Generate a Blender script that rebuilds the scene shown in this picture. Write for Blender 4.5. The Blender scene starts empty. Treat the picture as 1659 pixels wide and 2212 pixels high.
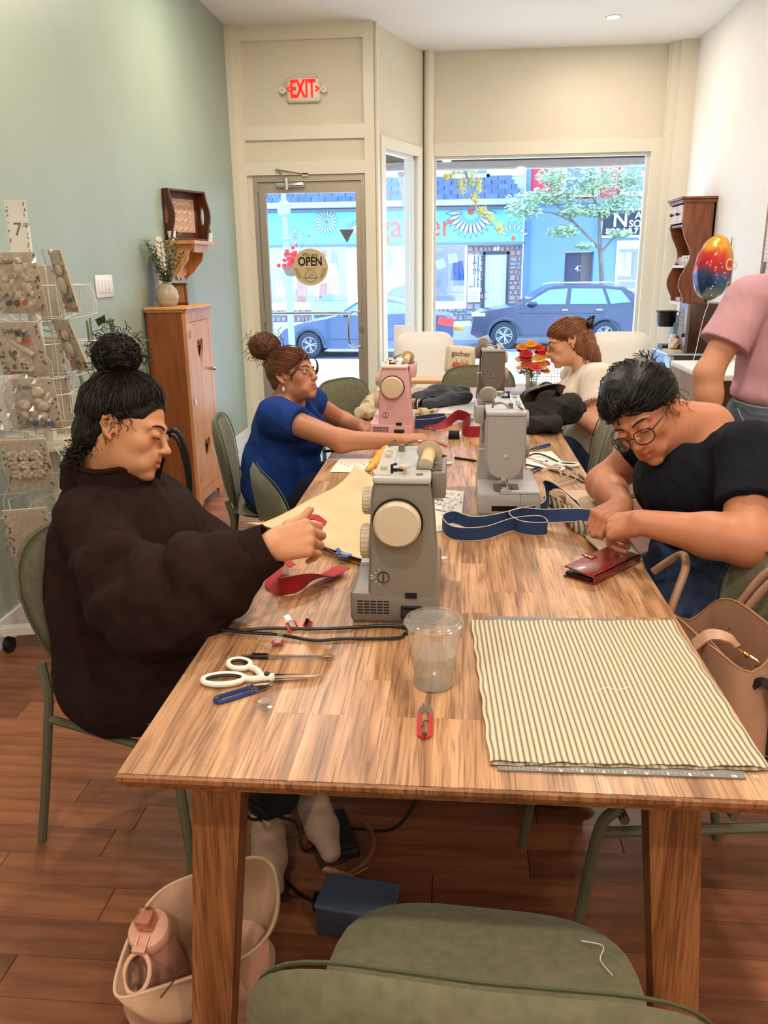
import bpy, math, random
import numpy as np
from mathutils import Vector as V, Matrix as M
from math import sin, cos, pi, radians as rad, sqrt, atan2

S = bpy.context.scene
COL = S.collection
random.seed(7)

# ------------------------------------------------------------------ camera
PITCH, YAW, ROLL, FPX = .29388, .089188, -.0124808, 1752.7
CAM = V((0, 0, 1.45))
_fw = V((-sin(YAW)*cos(PITCH), cos(YAW)*cos(PITCH), -sin(PITCH)))
_rt = V((cos(YAW), sin(YAW), 0)); _up = _rt.cross(_fw)
RT = _rt*cos(ROLL) + _up*sin(ROLL); UP = _up*cos(ROLL) - _rt*sin(ROLL)
cd = bpy.data.cameras.new('camera'); cam = bpy.data.objects.new('camera', cd); COL.objects.link(cam)
cd.sensor_fit = 'VERTICAL'; cd.sensor_height = 24; cd.lens = FPX/2212*24; cd.clip_end = 300; cd.clip_start = .02
mw = M.Identity(4)
for i in range(3):
    mw[i][0] = RT[i]; mw[i][1] = UP[i]; mw[i][2] = -_fw[i]; mw[i][3] = CAM[i]
cam.matrix_world = mw
S.camera = cam

# ------------------------------------------------------------------ world, sun, lamps, exposure
w = bpy.data.worlds.new('sky'); S.world = w; w.use_nodes = True
nt = w.node_tree; nt.nodes.clear()
out = nt.nodes.new('ShaderNodeOutputWorld'); bg = nt.nodes.new('ShaderNodeBackground')
tc = nt.nodes.new('ShaderNodeTexCoord'); sep = nt.nodes.new('ShaderNodeSeparateXYZ'); cr = nt.nodes.new('ShaderNodeValToRGB')
cr.color_ramp.elements[0].color = (.60, .79, 1, 1); cr.color_ramp.elements[0].position = .0
cr.color_ramp.elements[1].color = (.34, .58, 1, 1); cr.color_ramp.elements[1].position = .8
nt.links.new(tc.outputs['Generated'], sep.inputs[0]); nt.links.new(sep.outputs['Z'], cr.inputs[0])
nt.links.new(cr.outputs[0], bg.inputs[0]); nt.links.new(bg.outputs[0], out.inputs[0])
bg.inputs[1].default_value = 4.0
SUN = 5.5
ld = bpy.data.lights.new('sun', 'SUN'); ld.energy = SUN; ld.angle = rad(.6); ld.color = (1, .96, .9)
so = bpy.data.objects.new('sun', ld); COL.objects.link(so)
so.rotation_euler = V((-.25, -.75, -1.25)).to_track_quat('-Z', 'Y').to_euler()
LAMP_W = 19.5          # each recessed ceiling lamp
LAMP_C = (1, .90, .78)
LAMPS = [(1.16, 7.1), (-1.0, 5.2), (1.05, 4.7), (-.95, 2.9), (1.0, 2.3), (-.2, .45), (-1.2, -.9), (1.2, -.9), (0, -2.3)]
S.view_settings.view_transform = 'Standard'; S.view_settings.look = 'None'
S.view_settings.gamma = 1; S.view_settings.use_curve_mapping = False
S.view_settings.exposure = .50

# ------------------------------------------------------------------ helpers
def at(px, py, z=None, Y=None, X=None):
    """world point seen at pixel (px,py) on the plane z=, Y= or X="""
    d = _fw*FPX + RT*(px-829.5) - UP*(py-1106)
    if z is not None: k = (z-CAM.z)/d.z
    elif Y is not None: k = (Y-CAM.y)/d.y
    else: k = (X-CAM.x)/d.x
    return CAM + d*k

def srgb(h):
    if isinstance(h, str):
        c = [int(h[i:i+2], 16)/255 for i in (0, 2, 4)]
    else: c = [v/255 for v in h]
    return tuple((v/12.92 if v <= .04045 else ((v+.055)/1.055)**2.4) for v in c)

MATS = {}
def mat(name, c=None, c2=None, rough=.6, metal=0, scale=20., stretch=(1, 1, 1), bump=0., bscale=None, spec=.5,
        emit=0, detail=4, sheen=0, alpha=None, rnd=0., obj=True, attr=None, sss=0, coat=0):
    if name in MATS: return MATS[name]
    m = bpy.data.materials.new(name); m.use_nodes = True; MATS[name] = m
    n = m.node_tree.nodes; l = m.node_tree.links; b = n['Principled BSDF']
    c = srgb(c); b.inputs['Base Color'].default_value = (*c, 1); b.inputs['Roughness'].default_value = rough
    b.inputs['Metallic'].default_value = metal; b.inputs['Specular IOR Level'].default_value = spec
    if sheen: b.inputs['Sheen Weight'].default_value = sheen; b.inputs['Sheen Roughness'].default_value = .4
    if coat: b.inputs['Coat Weight'].default_value = coat; b.inputs['Coat Roughness'].default_value = .08
    if sss:
        b.inputs['Subsurface Weight'].default_value = sss; b.inputs['Subsurface Radius'].default_value = (.012, .005, .003)
        b.inputs['Subsurface Scale'].default_value = 1
    if emit:
        b.inputs['Emission Color'].default_value = (*c, 1); b.inputs['Emission Strength'].default_value = emit
    if alpha is not None: b.inputs['Alpha'].default_value = alpha
    if c2 or bump:
        t = n.new('ShaderNodeTexCoord'); mp = n.new('ShaderNodeMapping'); nz = n.new('ShaderNodeTexNoise')
        mp.inputs['Scale'].default_value = stretch
        l.new(t.outputs['Object'], mp.inputs[0]); l.new(mp.outputs[0], nz.inputs['Vector'])
        nz.inputs['Scale'].default_value = scale; nz.inputs['Detail'].default_value = detail
    src = None
    if c2:
        r = n.new('ShaderNodeValToRGB'); r.color_ramp.elements[0].position = .32; r.color_ramp.elements[1].position = .68
        r.color_ramp.elements[0].color = (*c, 1); r.color_ramp.elements[1].color = (*srgb(c2), 1)
        l.new(nz.outputs[0], r.inputs[0]); src = r.outputs[0]
    if attr:
        a = n.new('ShaderNodeVertexColor'); a.layer_name = attr
        mx = n.new('ShaderNodeMix'); mx.data_type = 'RGBA'; mx.blend_type = 'MULTIPLY'; mx.inputs[0].default_value = 1
        if src: l.new(src, mx.inputs[6])
        else: mx.inputs[6].default_value = (*c, 1)
        l.new(a.outputs[0], mx.inputs[7]); src = mx.outputs[2]
    if rnd:
        oi = n.new('ShaderNodeObjectInfo'); hs = n.new('ShaderNodeHueSaturation'); mr = n.new('ShaderNodeMapRange')
        l.new(oi.outputs['Random'], mr.inputs[0]); mr.inputs[3].default_value = 1-rnd; mr.inputs[4].default_value = 1+rnd
        l.new(mr.outputs[0], hs.inputs['Value'])
        if src: l.new(src, hs.inputs['Color'])
        else: hs.inputs['Color'].default_value = (*c, 1)
        src = hs.outputs[0]
    if src: l.new(src, b.inputs['Base Color'])
    if bump:
        nb = nz
        if bscale:
            nb = n.new('ShaderNodeTexNoise'); nb.inputs['Scale'].default_value = bscale; nb.inputs['Detail'].default_value = 3
            l.new(mp.outputs[0], nb.inputs['Vector'])
        bp = n.new('ShaderNodeBump'); bp.inputs['Strength'].default_value = bump; bp.inputs['Distance'].default_value = .002
        l.new(nb.outputs[0], bp.inputs['Height']); l.new(bp.outputs[0], b.inputs['Normal'])
    return m

def glassmat(name, tint=(1, 1, 1), refl=.07, rough=.02, edge=.5, milk=0):
    if name in MATS: return MATS[name]
    m = bpy.data.materials.new(name); m.use_nodes = True; MATS[name] = m
    n = m.node_tree.nodes; l = m.node_tree.links; n.clear()
    o = n.new('ShaderNodeOutputMaterial'); t = n.new('ShaderNodeBsdfTransparent'); g = n.new('ShaderNodeBsdfGlossy'); x = n.new('ShaderNodeMixShader')
    lw = n.new('ShaderNodeLayerWeight'); lw.inputs[0].default_value = .25
    ma = n.new('ShaderNodeMath'); ma.operation = 'MULTIPLY_ADD'; ma.inputs[1].default_value = edge; ma.inputs[2].default_value = refl
    l.new(lw.outputs['Facing'], ma.inputs[0]); l.new(ma.outputs[0], x.inputs[0])
    t.inputs[0].default_value = (*tint, 1); g.inputs['Roughness'].default_value = rough
    l.new(t.outputs[0], x.inputs[1]); l.new(g.outputs[0], x.inputs[2]); l.new(x.outputs[0], o.inputs[0])
    if milk:
        df = n.new('ShaderNodeBsdfDiffuse'); df.inputs[0].default_value = (.85, .83, .78, 1); x2 = n.new('ShaderNodeMixShader'); x2.inputs[0].default_value = milk
        l.new(x.outputs[0], x2.inputs[1]); l.new(df.outputs[0], x2.inputs[2]); l.new(x2.outputs[0], o.inputs[0])
    return m

def tag(o, label=None, cat=None, group=None, kind=None):
    if label: o['label'] = label
    if cat: o['category'] = cat
    if group: o['group'] = group
    if kind: o['kind'] = kind
    return o

def thing(name, label, cat, loc=(0, 0, 0), rz=0, group=None):
    o = bpy.data.objects.new(name, None); COL.objects.link(o); o.empty_display_size = .05
    o.location = loc; o.rotation_euler = (0, 0, rz)
    return tag(o, label, cat, group)

def copy_tree(o, parent=None):
    c = o.copy(); COL.objects.link(c); c.parent = parent
    for ch in o.children: copy_tree(ch, c)
    return c

def frame(x, z=None, o=(0, 0, 0)):
    """matrix whose local x is x and local z near z"""
    x = V(x).normalized(); z = V(z if z is not None else (0, 0, 1))
    y = z.cross(x)
    if y.length < 1e-5: y = V((0, 1, 0)).cross(x) if abs(x.y) < .9 else V((1, 0, 0)).cross(x)
    y.normalize(); z = x.cross(y)
    m = M((x, y, z)).transposed().to_4x4(); m.translation = V(o)
    return m

def RX(a): return M.Rotation(a, 4, 'X')
def RY(a): return M.Rotation(a, 4, 'Y')
def RZ(a): return M.Rotation(a, 4, 'Z')
def TR(*a): return M.Translation(V(a if len(a) == 3 else a[0]))

class MB:
    def __init__(s): s.v = []; s.f = []; s.T = M.Identity(4)
    def add(s, vs, fs):
        b = len(s.v); T = s.T
        s.v += [tuple(T @ V(p)) for p in vs]; s.f += [tuple(b+i for i in f) for f in fs]
        return s
    def box(s, c, d, R=None, tap=1., b=0.):
        x, y, z = d[0]/2, d[1]/2, d[2]/2
        if b > 0:
            # bevelled box: rounded vertical profile ring stack
            b = min(b, x*.99, y*.99, z*.99); pts = []
            rings = [(-z, -b), (-z+b*.3, -b*.3), (-z+b, 0), (z-b, 0), (z-b*.3, -b*.3), (z, -b)]
            for (h, o) in rings:
                xx, yy = x+o, y+o; r = b if o == 0 else b*.8
                for (sx, sy) in ((1, 1), (-1, 1), (-1, -1), (1, -1)):
                    q = [(xx-r*.0, yy-r), (xx-r*.3, yy-r*.3), (xx-r, yy)]
                    if sx*sy < 0: q = q[::-1]
                    pts += [(sx*a, sy*c2, h) for a, c2 in q]
            n = 12; fs = []
            for k in range(5):
                for i in range(n): j = (i+1) % n; fs.append((k*n+i, k*n+j, (k+1)*n+j, (k+1)*n+i))
            fs.append(tuple(range(n-1, -1, -1))); fs.append(tuple(range(5*n, 6*n)))
            T = TR(c) @ (R.to_4x4() if R else M.Identity(4))
            return s.add([T @ V(p) for p in pts], fs)
        vs = [(-x, -y, -z), (x, -y, -z), (x, y, -z), (-x, y, -z), (-x*tap, -y*tap, z), (x*tap, -y*tap, z), (x*tap, y*tap, z), (-x*tap, y*tap, z)]
        T = TR(c) @ (R.to_4x4() if R else M.Identity(4))
        return s.add([T @ V(p) for p in vs], [(3, 2, 1, 0), (4, 5, 6, 7), (0, 1, 5, 4), (1, 2, 6, 5), (2, 3, 7, 6), (3, 0, 4, 7)])
    def b2(s, x0, x1, y0, y1, z0, z1, b=0):
        return s.box(((x0+x1)/2, (y0+y1)/2, (z0+z1)/2), (abs(x1-x0), abs(y1-y0), abs(z1-z0)), b=b)
    def cyl(s, a, b, r, r2=None, n=12, caps=True):
        a, b = V(a), V(b); r2 = r if r2 is None else r2; F = frame(b-a)
        L = (b-a).length; vs = []
        for (h, q) in ((0, r), (L, r2)):
            vs += [a + (F.to_3x3() @ V((h, q*cos(2*pi*i/n), q*sin(2*pi*i/n)))) for i in range(n)]
        fs = [(i, (i+1) % n, n+(i+1) % n, n+i) for i in range(n)]
        if caps: fs += [tuple(range(n-1, -1, -1)), tuple(range(n, 2*n))]
        return s.add(vs, fs)
    def lathe(s, prof, c=(0, 0, 0), n=24, ax=None, close=False):
        """prof: (r,z) list; ax: matrix"""
        T = TR(c) @ (ax if ax else M.Identity(4)); vs = []; fs = []
        for (r, z) in prof: vs += [T @ V((r*cos(2*pi*i/n), r*sin(2*pi*i/n), z)) for i in range(n)]
        m = len(prof)
        for k in range(m-1 + (1 if close else 0)):
            for i in range(n):
                j = (i+1) % n; k2 = (k+1) % m; fs.append((k*n+i, k*n+j, k2*n+j, k2*n+i))
        if not close:
            if prof[0][0] > 1e-6: fs.append(tuple(range(n-1, -1, -1)))
            if prof[-1][0] > 1e-6: fs.append(tuple((m-1)*n+i for i in range(n)))
        return s.add(vs, fs)
    def ball(s, c, r, n=10, R=None):
        r = (r, r, r) if not hasattr(r, '__len__') else r; m = max(4, n//2+1); vs = []; fs = []
        T = TR(c) @ (R.to_4x4() if R else M.Identity(4))
        for k in range(m+1):
            a = -pi/2 + pi*k/m
            vs += [T @ V((r[0]*cos(a)*cos(2*pi*i/n), r[1]*cos(a)*sin(2*pi*i/n), r[2]*sin(a))) for i in range(n)]
        for k in range(m):
            for i in range(n): j = (i+1) % n; fs.append((k*n+i, k*n+j, (k+1)*n+j, (k+1)*n+i))
        return s.add(vs, fs)
    def tube(s, pts, r, n=8, closed=False, flat=None, up=None):
        """swept tube; r number or list; flat=(w,t): rectangular ribbon section, up: ribbon width direction(s)"""
        pts = [V(p) for p in pts]; N = len(pts); rr = r if hasattr(r, '__len__') else [r]*N
        vs = []; fs = []; prev = None
        for i, p in enumerate(pts):
            if closed: t = pts[(i+1) % N]-pts[i-1]
            else: t = pts[min(i+1, N-1)]-pts[max(i-1, 0)]
            if t.length < 1e-9: t = V((0, 0, 1))
            t.normalize()
            if flat:
                u = V(up[i] if isinstance(up, list) else (up or (0, 0, 1)))
                u = (u - t*u.dot(t)); u.normalize(); w_ = t.cross(u)
                a, b = flat[0]/2, flat[1]/2
                vs += [p+u*a+w_*b, p-u*a+w_*b, p-u*a-w_*b, p+u*a-w_*b]
            else:
                if prev is None: u = t.orthogonal()
                else: u = prev - t*prev.dot(t)
                u.normalize(); prev = u; w_ = t.cross(u)
                vs += [p + (u*cos(2*pi*k/n)+w_*sin(2*pi*k/n))*rr[i] for k in range(n)]
        if flat: n = 4
        for i in range(N-(0 if closed else 1)):
            i2 = (i+1) % N
            for k in range(n): k2 = (k+1) % n; fs.append((i*n+k, i*n+k2, i2*n+k2, i2*n+k))
        if not closed: fs += [tuple(range(n-1, -1, -1)), tuple((N-1)*n+k for k in range(n))]
        return s.add(vs, fs)
    def prism(s, poly, t, T=None, hole=None):
        """polygon in local xy extruded t along +z"""
        T = T or M.Identity(4); n = len(poly)
        vs = [T @ V((x, y, 0)) for x, y in poly] + [T @ V((x, y, t)) for x, y in poly]
        if hole:
            h = len(hole); vs += [T @ V((x, y, 0)) for x, y in hole] + [T @ V((x, y, t)) for x, y in hole]
            assert h == n
            fs = []
            for i in range(n):
                j = (i+1) % n
                fs += [(i, j, n+j, n+i), (2*n+j, 2*n+i, 3*n+i, 3*n+j), (j, i, 2*n+i, 2*n+j), (n+i, n+j, 3*n+j, 3*n+i)]
            return s.add(vs, fs)
        return s.add(vs, [tuple(range(n-1, -1, -1)), tuple(range(n, 2*n))] + [(i, (i+1) % n, n+(i+1) % n, n+i) for i in range(n)])
    def grid(s, fn, nu, nv, t=0.):
        """sheet fn(u,v)->(x,y,z); t thickness downwards along z/normal"""
        P = [[V(fn(i/nu, j/nv)) for j in range(nv+1)] for i in range(nu+1)]
        vs = [p for row in P for p in row]; k = nv+1
        fs = [(i*k+j, (i+1)*k+j, (i+1)*k+j+1, i*k+j+1) for i in range(nu) for j in range(nv)]
        if t:
            vs2 = []
            for i in range(nu+1):
                for j in range(nv+1):
                    a = P[min(i+1, nu)][j]-P[max(i-1, 0)][j]; b = P[i][min(j+1, nv)]-P[i][max(j-1, 0)]
                    nn = a.cross(b)
                    nn = nn.normalized() if nn.length > 1e-12 else V((0, 0, 1))
                    vs2.append(P[i][j]-nn*t)
            o = len(vs); vs += vs2
            fs += [tuple(o+q for q in f[::-1]) for f in fs]
            for i in range(nu): fs += [(i*k, o+i*k, o+(i+1)*k, (i+1)*k), ((i+1)*k+nv, o+(i+1)*k+nv, o+i*k+nv, i*k+nv)]
            for j in range(nv): fs += [(j+1, o+j+1, o+j, j), (nu*k+j, o+nu*k+j, o+nu*k+j+1, nu*k+j+1)]
        return s.add(vs, fs)
    def pillow(s, w_, h_, t, e=2.6, fn=None, nr=8, na=32, edge=.5, seam=0):
        """superellipse pad in local xy, thickness t in z (both sides); fn maps (x,y,z)->point"""
        fn = fn or (lambda x, y, z: (x, y, z)); vs = []; fs = []; rings = []
        for side in (1, -1):
            for k in range(nr+1):
                q = k/nr
                if side < 0: q = 1-q
                zz = side*t/2*(max(0, 1-q**3.5))**edge
                for i in range(na):
                    a = 2*pi*i/na; ca, sa = cos(a), sin(a)
                    x = w_/2*q*math.copysign(abs(ca)**(2/e), ca); y = h_/2*q*math.copysign(abs(sa)**(2/e), sa)
                    vs.append(fn(x, y, zz))
        n = 2*(nr+1)
        for k in range(n-1):
            for i in range(na): j = (i+1) % na; fs.append((k*na+i, k*na+j, (k+1)*na+j, (k+1)*na+i))
        return s.add(vs, fs)
    def build(s, name, m, parent=None, loc=None, smooth=40, label=None, rot=None):
        me = bpy.data.meshes.new(name); me.from_pydata(s.v, [], s.f); me.validate(); me.update()
        if m: me.materials.append(m)
        if smooth:
            me.polygons.foreach_set('use_smooth', [True]*len(me.polygons))
            try: me.set_sharp_from_angle(angle=rad(smooth))
            except Exception: pass
        o = bpy.data.objects.new(name, me); COL.objects.link(o)
        if parent: o.parent = parent
        if loc is not None: o.location = loc
        if rot is not None: o.rotation_euler = rot
        if label: o['label'] = label
        return o

def bez(pts, n=8, closed=False):
    """Catmull-Rom through pts"""
    P = [V(p) for p in pts]; N = len(P); R = []
    rng = range(N if closed else N-1)
    for i in rng:
        p0 = P[i-1] if (closed or i > 0) else P[0]*2-P[1]
        p1 = P[i]; p2 = P[(i+1) % N]
        p3 = P[(i+2) % N] if (closed or i+2 < N) else P[-1]*2-P[-2]
        for k in range(n):
            t = k/n
            R.append(.5*((2*p1)+(p2-p0)*t+(2*p0-5*p1+4*p2-p3)*t*t+(3*p1-p0-3*p2+p3)*t**3))
    if not closed: R.append(P[-1])
    return R

def text(body, size, T, m, parent=None, name='lettering', ext=.0006, align='CENTER', sx=1., space=1., bold=0., label=None):
    c = bpy.data.curves.new(name, 'FONT'); c.body = body; c.size = size; c.extrude = ext; c.align_x = align; c.align_y = 'CENTER'
    c.resolution_u = 3; c.space_character = space; c.offset = bold
    c.materials.append(m); o = bpy.data.objects.new(name, c); COL.objects.link(o)
    L = T @ M.Diagonal((sx, 1, 1, 1))
    me = bpy.data.meshes.new_from_object(o); bpy.data.objects.remove(o); me.name = name
    o = bpy.data.objects.new(name, me); COL.objects.link(o)
    if not me.materials: me.materials.append(m)
    if parent: o.parent = parent
    o.matrix_local = L
    if label: o['label'] = label
    return o
FACE = RX(pi/2)            # text plane facing -Y, reading along +X

def struct(mb, name, m, parent=None, smooth=30):
    o = mb.build(name, m, parent, smooth=smooth)
    if not parent: o['kind'] = 'structure'
    return o
# ------------------------------------------------------------------ room shell
XL, XR, YB, YD, YW, H = -1.81, 2.0, -3.2, 6.97, 7.95, 3.24
m_cream = mat('cream_paint', 'E4DBC4', 'E0D6BE', rough=.55, scale=3, bump=.08, bscale=220)
m_trim = mat('cream_gloss_trim', 'EAE1CC', rough=.38)
m_white = mat('white_paint', 'F0EAE0', 'ECE5DA', rough=.6, scale=2, bump=.08, bscale=220)
m_ceil = mat('ceiling_paint', 'F6F0E8', rough=.8)
m_green = mat('sage_wall_paint', '9EAB9A', '98A693', rough=.42, scale=2.5, bump=.1, bscale=160, spec=.6)
m_base = mat('baseboard_white', 'ECE9E4', rough=.4)
m_plank = mat('walnut_plank', '74462F', '98603F', rough=.36, scale=2.6, stretch=(1.2, 14, 6), bump=.12, rnd=.34, detail=6, bscale=30, spec=.45)
m_gap = mat('floor_joint', '4A2E20', rough=.9)
m_tile = mat('entry_tile', 'B4B9BC', 'C4C6C4', rough=.35, scale=4)
m_alu = mat('door_aluminium', 'B3A797', rough=.36, metal=.55)
m_black = mat('black_plastic', '0B0B0C', rough=.35)
m_chrome = mat('chrome', 'D8D8D6', rough=.14, metal=1)
m_glass = glassmat('window_glass', (.98, .99, 1), .015, edge=.10)
m_warm = mat('lamp_disc', 'FFE9C8', emit=9)

fl = MB(); fl.b2(XL, XR, YB, 5.88, -.06, -.006)
floor = struct(fl, 'floor', m_gap)
fb = MB(); fb.b2(XL, XR, YB, .30, -.006, 0); o = fb.build('board', m_plank, floor)
rw = .106; rnd = random.Random(3); nrow = int((5.86-.3)/rw); protos = {}
for i in range(nrow):
    x = XL + (0 if i % 2 else 0); y = .3+i*rw; x = XL; first = rnd.uniform(.25, 1.1)
    while x < XR-.02:
        L = first if x == XL else rnd.choice([.9, 1.1, 1.3]); L = min(L, XR-x)
        if XR-(x+L) < .2: L = XR-x
        key = round(L, 3)
        mb = MB(); mb.b2(-L/2+.0012, L/2-.0012, -rw/2+.0007, rw/2-.0007, -.006, 0, 0)
        o = mb.build('plank', m_plank, floor, loc=(x+L/2, y+rw/2, 0), smooth=0)
        x += L
tf = MB(); tf.b2(XL, XR, 5.90, 8.1, -.06, -.004); o = tf.build('floor_entry_tiles', m_gap); o['kind'] = 'structure'; tiles = o
for i in range(12):
    for j in range(7):
        x0 = XL+i*.32; y0 = 5.91+j*.32
        MB().b2(x0+.002, min(x0+.318, XR), y0+.002, min(y0+.318, 8.1), -.004, .0).build('tile', m_tile, tiles, smooth=0)
struct(MB().b2(XL, XR, 5.86, 5.90, -.006, .006), 'trim_1', m_plank)

ceil = struct(MB().b2(XL-.1, XR+.1, YB-.1, 8.2, H, H+.08), 'ceiling', m_ceil)
struct(MB().b2(XL-.1, XL, YB, YD+.2, -.05, H), 'wall_left', m_green)
struct(MB().b2(XR, XR+.1, YB, 8.2, -.05, H), 'wall_right', m_white)
struct(MB().b2(XL-.1, XR+.1, YB-.1, YB, -.05, H), 'wall_back', m_white)
struct(MB().b2(XL, XL+.014, YB, 5.88, 0, .11).b2(XL, XL+.014, 5.9, YD-.03, 0, .11), 'baseboard_left', m_base)
struct(MB().b2(XR-.014, XR, YB, 7.9, 0, .11), 'baseboard_right', m_base)

# door wall (recessed bay at Y = 6.97), built from panels around the opening
DX0, DX1, DZ = -1.66, -.745, 2.162
wd = MB()
wd.b2(XL, DX0, YD, YD+.12, 0, H).b2(DX1, -.665, YD, YD+.12, 0, H).b2(DX0, DX1, YD, YD+.12, DZ, H)
wdoor = struct(wd, 'wall_front', m_cream)
tr = MB()
tr.b2(XL+.0, -1.70, YD-.03, YD, 0, H).b2(-.74, -.662, YD-.03, YD, 0, H)         # stiles
tr.b2(-1.70, -.74, YD-.03, YD, 3.13, H).b2(-1.70, -.74, YD-.03, YD, 2.425, 2.525).b2(-1.70, -.74, YD-.03, YD, 2.165, 2.262)
tr.b2(XL, XL+.05, YD-.06, YD-.03, 0, H)
struct(tr, 'trim_2', m_trim)
# splay wall between the door bay and the shop window
A = V((-.665, 6.99)); B = V((-.30, 7.97)); dirv = (B-A).normalized(); LS = (B-A).length
def splay(s0, s1, z0, z1, n0=0., n1=.1):
    """box along the splay; n = offset outward (away from the room)"""
    nrm = V((-dirv.y, dirv.x))
    vs = [(*(A+dirv*s+nrm*n), z) for z in (z0, z1) for (s, n) in ((s0, n0), (s1, n0), (s1, n1), (s0, n1))]
    return vs, [(3, 2, 1, 0), (4, 5, 6, 7), (0, 1, 5, 4), (1, 2, 6, 5), (2, 3, 7, 6), (3, 0, 4, 7)]
sw = MB(); sw.add(*splay(0, .17, 0, H)); sw.add(*splay(.86, LS, 0, H)); sw.add(*splay(.17, .86, 2.38, H)); sw.add(*splay(.17, .86, 0, .32))
struct(sw, 'wall_front_side', m_cream)
st = MB(); st.add(*splay(.09, .17, .3, 2.46, -.02, 0)); st.add(*splay(.86, .94, .3, 2.46, -.02, 0)); st.add(*splay(.17, .86, 2.38, 2.46, -.02, 0)); st.add(*splay(-.0, .035, 0, H, -.03, 0))
struct(st, 'trim_3', m_trim)
w1 = MB(); w1.add(*splay(.17, .19, .32, 2.38, .02, .07)); w1.add(*splay(.84, .86, .32, 2.38, .02, .07)); w1.add(*splay(.17, .86, 2.35, 2.38, .02, .07)); w1.add(*splay(.17, .86, .32, .35, .02, .07)); w1.add(*splay(.74, .76, .35, 2.35, .02, .07))
win1 = struct(w1, 'window_1', mat('window_white', 'DDD8CC', rough=.4))
g = MB(); g.add(*splay(.19, .84, .35, 2.35, .04, .045)); g.build('pane', m_glass, win1, smooth=0)
# round column, and a solid strip coloured dark as a shaded gap
struct(MB().cyl((-.262, 7.93, 0), (-.262, 7.93, H), .045, n=20), 'trim_4', m_trim)
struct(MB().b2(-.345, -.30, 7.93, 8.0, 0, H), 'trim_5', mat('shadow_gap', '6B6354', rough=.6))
# window wall at Y = 7.95
WX0, WX1, WZ0, WZ1 = -.216, 1.695, .32, 2.395
ww = MB(); ww.b2(-.30, WX0, YW, YW+.14, 0, H).b2(WX1, XR, YW, YW+.14, 0, H).b2(WX0, WX1, YW, YW+.14, WZ1, H).b2(WX0, WX1, YW, YW+.14, 0, WZ0)
struct(ww, 'wall_window', m_cream)
tw = MB(); tw.b2(-.216, 1.78, YW-.025, YW, 2.395, 2.50).b2(WX1, 1.78, YW-.025, YW, 0, 2.395).b2(1.78, 1.80, YW-.05, YW, 0, H).b2(1.86, XR, YW-.12, YW, 0, H).b2(1.80, 1.86, YW-.08, YW, 0, H)
struct(tw, 'trim_6', m_trim)
wf = MB(); wf.b2(WX0+.02, WX1-.03, YW+.02, YW+.08, 2.37, 2.395).b2(WX1-.03, WX1, YW+.02, YW+.08, WZ0, WZ1).b2(WX0, WX0+.02, YW+.02, YW+.08, WZ0, WZ1).b2(WX0+.02, WX1-.03, YW+.02, YW+.08, WZ0, WZ0+.03)
win2 = struct(wf, 'window_2', MATS['window_white'])
MB().b2(WX0, WX1, YW+.045, YW+.052, WZ0, WZ1).build('pane', m_glass, win2, smooth=0)
# rolled awning box above the shop window, outside
fz = MB(); fz.b2(-2.2, 2.4, 8.2, 8.75, 2.375, 2.9)
struct(fz, 'trim_7', mat('awning_box_brown', '6E5F52', '5B4D42', rough=.7, scale=6, stretch=(.5, 3, 3)))
struct(MB().b2(-2.2, 2.4, 8.14, 8.76, 2.90, 4.6), 'wall_outside_upper', m_cream)
struct(MB().b2(-2.2, 2.4, 8.76, 8.80, 2.36, 2.40), 'trim_8', m_base)

# aluminium glass door
dr = MB(); y0, y1 = YD+.02, YD+.065
dr.b2(DX0+.001, DX0+.035, YD-.004, YD+.1, 0, DZ-.046).b2(DX1-.03, DX1-.001, YD-.004, YD+.1, 0, DZ-.046).b2(DX0+.001, DX1-.001, YD-.005, YD+.1, DZ-.046, DZ-.001)
dframe = struct(dr, 'door_1', m_alu)
lf = MB(); lf.b2(-1.62, -1.565, y0, y1, .01, 2.115).b2(-.825, -.778, y0, y1, .01, 2.115).b2(-1.565, -.825, y0, y1, 2.03, 2.115).b2(-1.565, -.825, y0, y1, .01, .25)
lf.build('door_leaf', m_alu, dframe)
MB().b2(-1.565, -.825, YD+.04, YD+.046, .25, 2.03).build('pane', m_glass, dframe, smooth=0)
MB().cyl((-1.60, YD+.09, 1.075), (-.80, YD+.09, 1.075), .012).build('push_bar', m_chrome, dframe)
MB().tube(bez([(-.80, YD+.02, 1.09), (-.875, YD-.03, 1.08), (-.895, YD-.045, 1.03), (-.895, YD-.045, .86), (-.875, YD-.03, .81), (-.80, YD+.02, .80)], 6), .011).build('pull_handle', m_chrome, dframe)
MB().cyl((-.80, YD+.03, .955), (-.80, YD+.0, .955), .018, n=16).build('lock', m_chrome, dframe)
dc = MB(); dc.b2(-1.47, -1.235, YD-.035, YD+.015, 2.07, 2.11, .012); dc.cyl((-1.375, YD-.05, 2.05), (-1.375, YD-.05, 2.14), .016)
dc.tube([(-1.375, YD-.05, 2.14), (-1.46, YD-.055, 2.205), (-1.22, YD-.02, 2.165)], .007); dc.b2(-1.25, -1.20, YD-.03, YD, 2.15, 2.175)
dc.build('door_closer', m_chrome, dframe)
MB().b2(-1.642, -1.617, YD-.012, YD+.02, 1.99+.05, 2.11).b2(-1.642, -1.617, YD-.012, YD+.02, 1.0, 1.1).build('hinge', m_alu, dframe)

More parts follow.
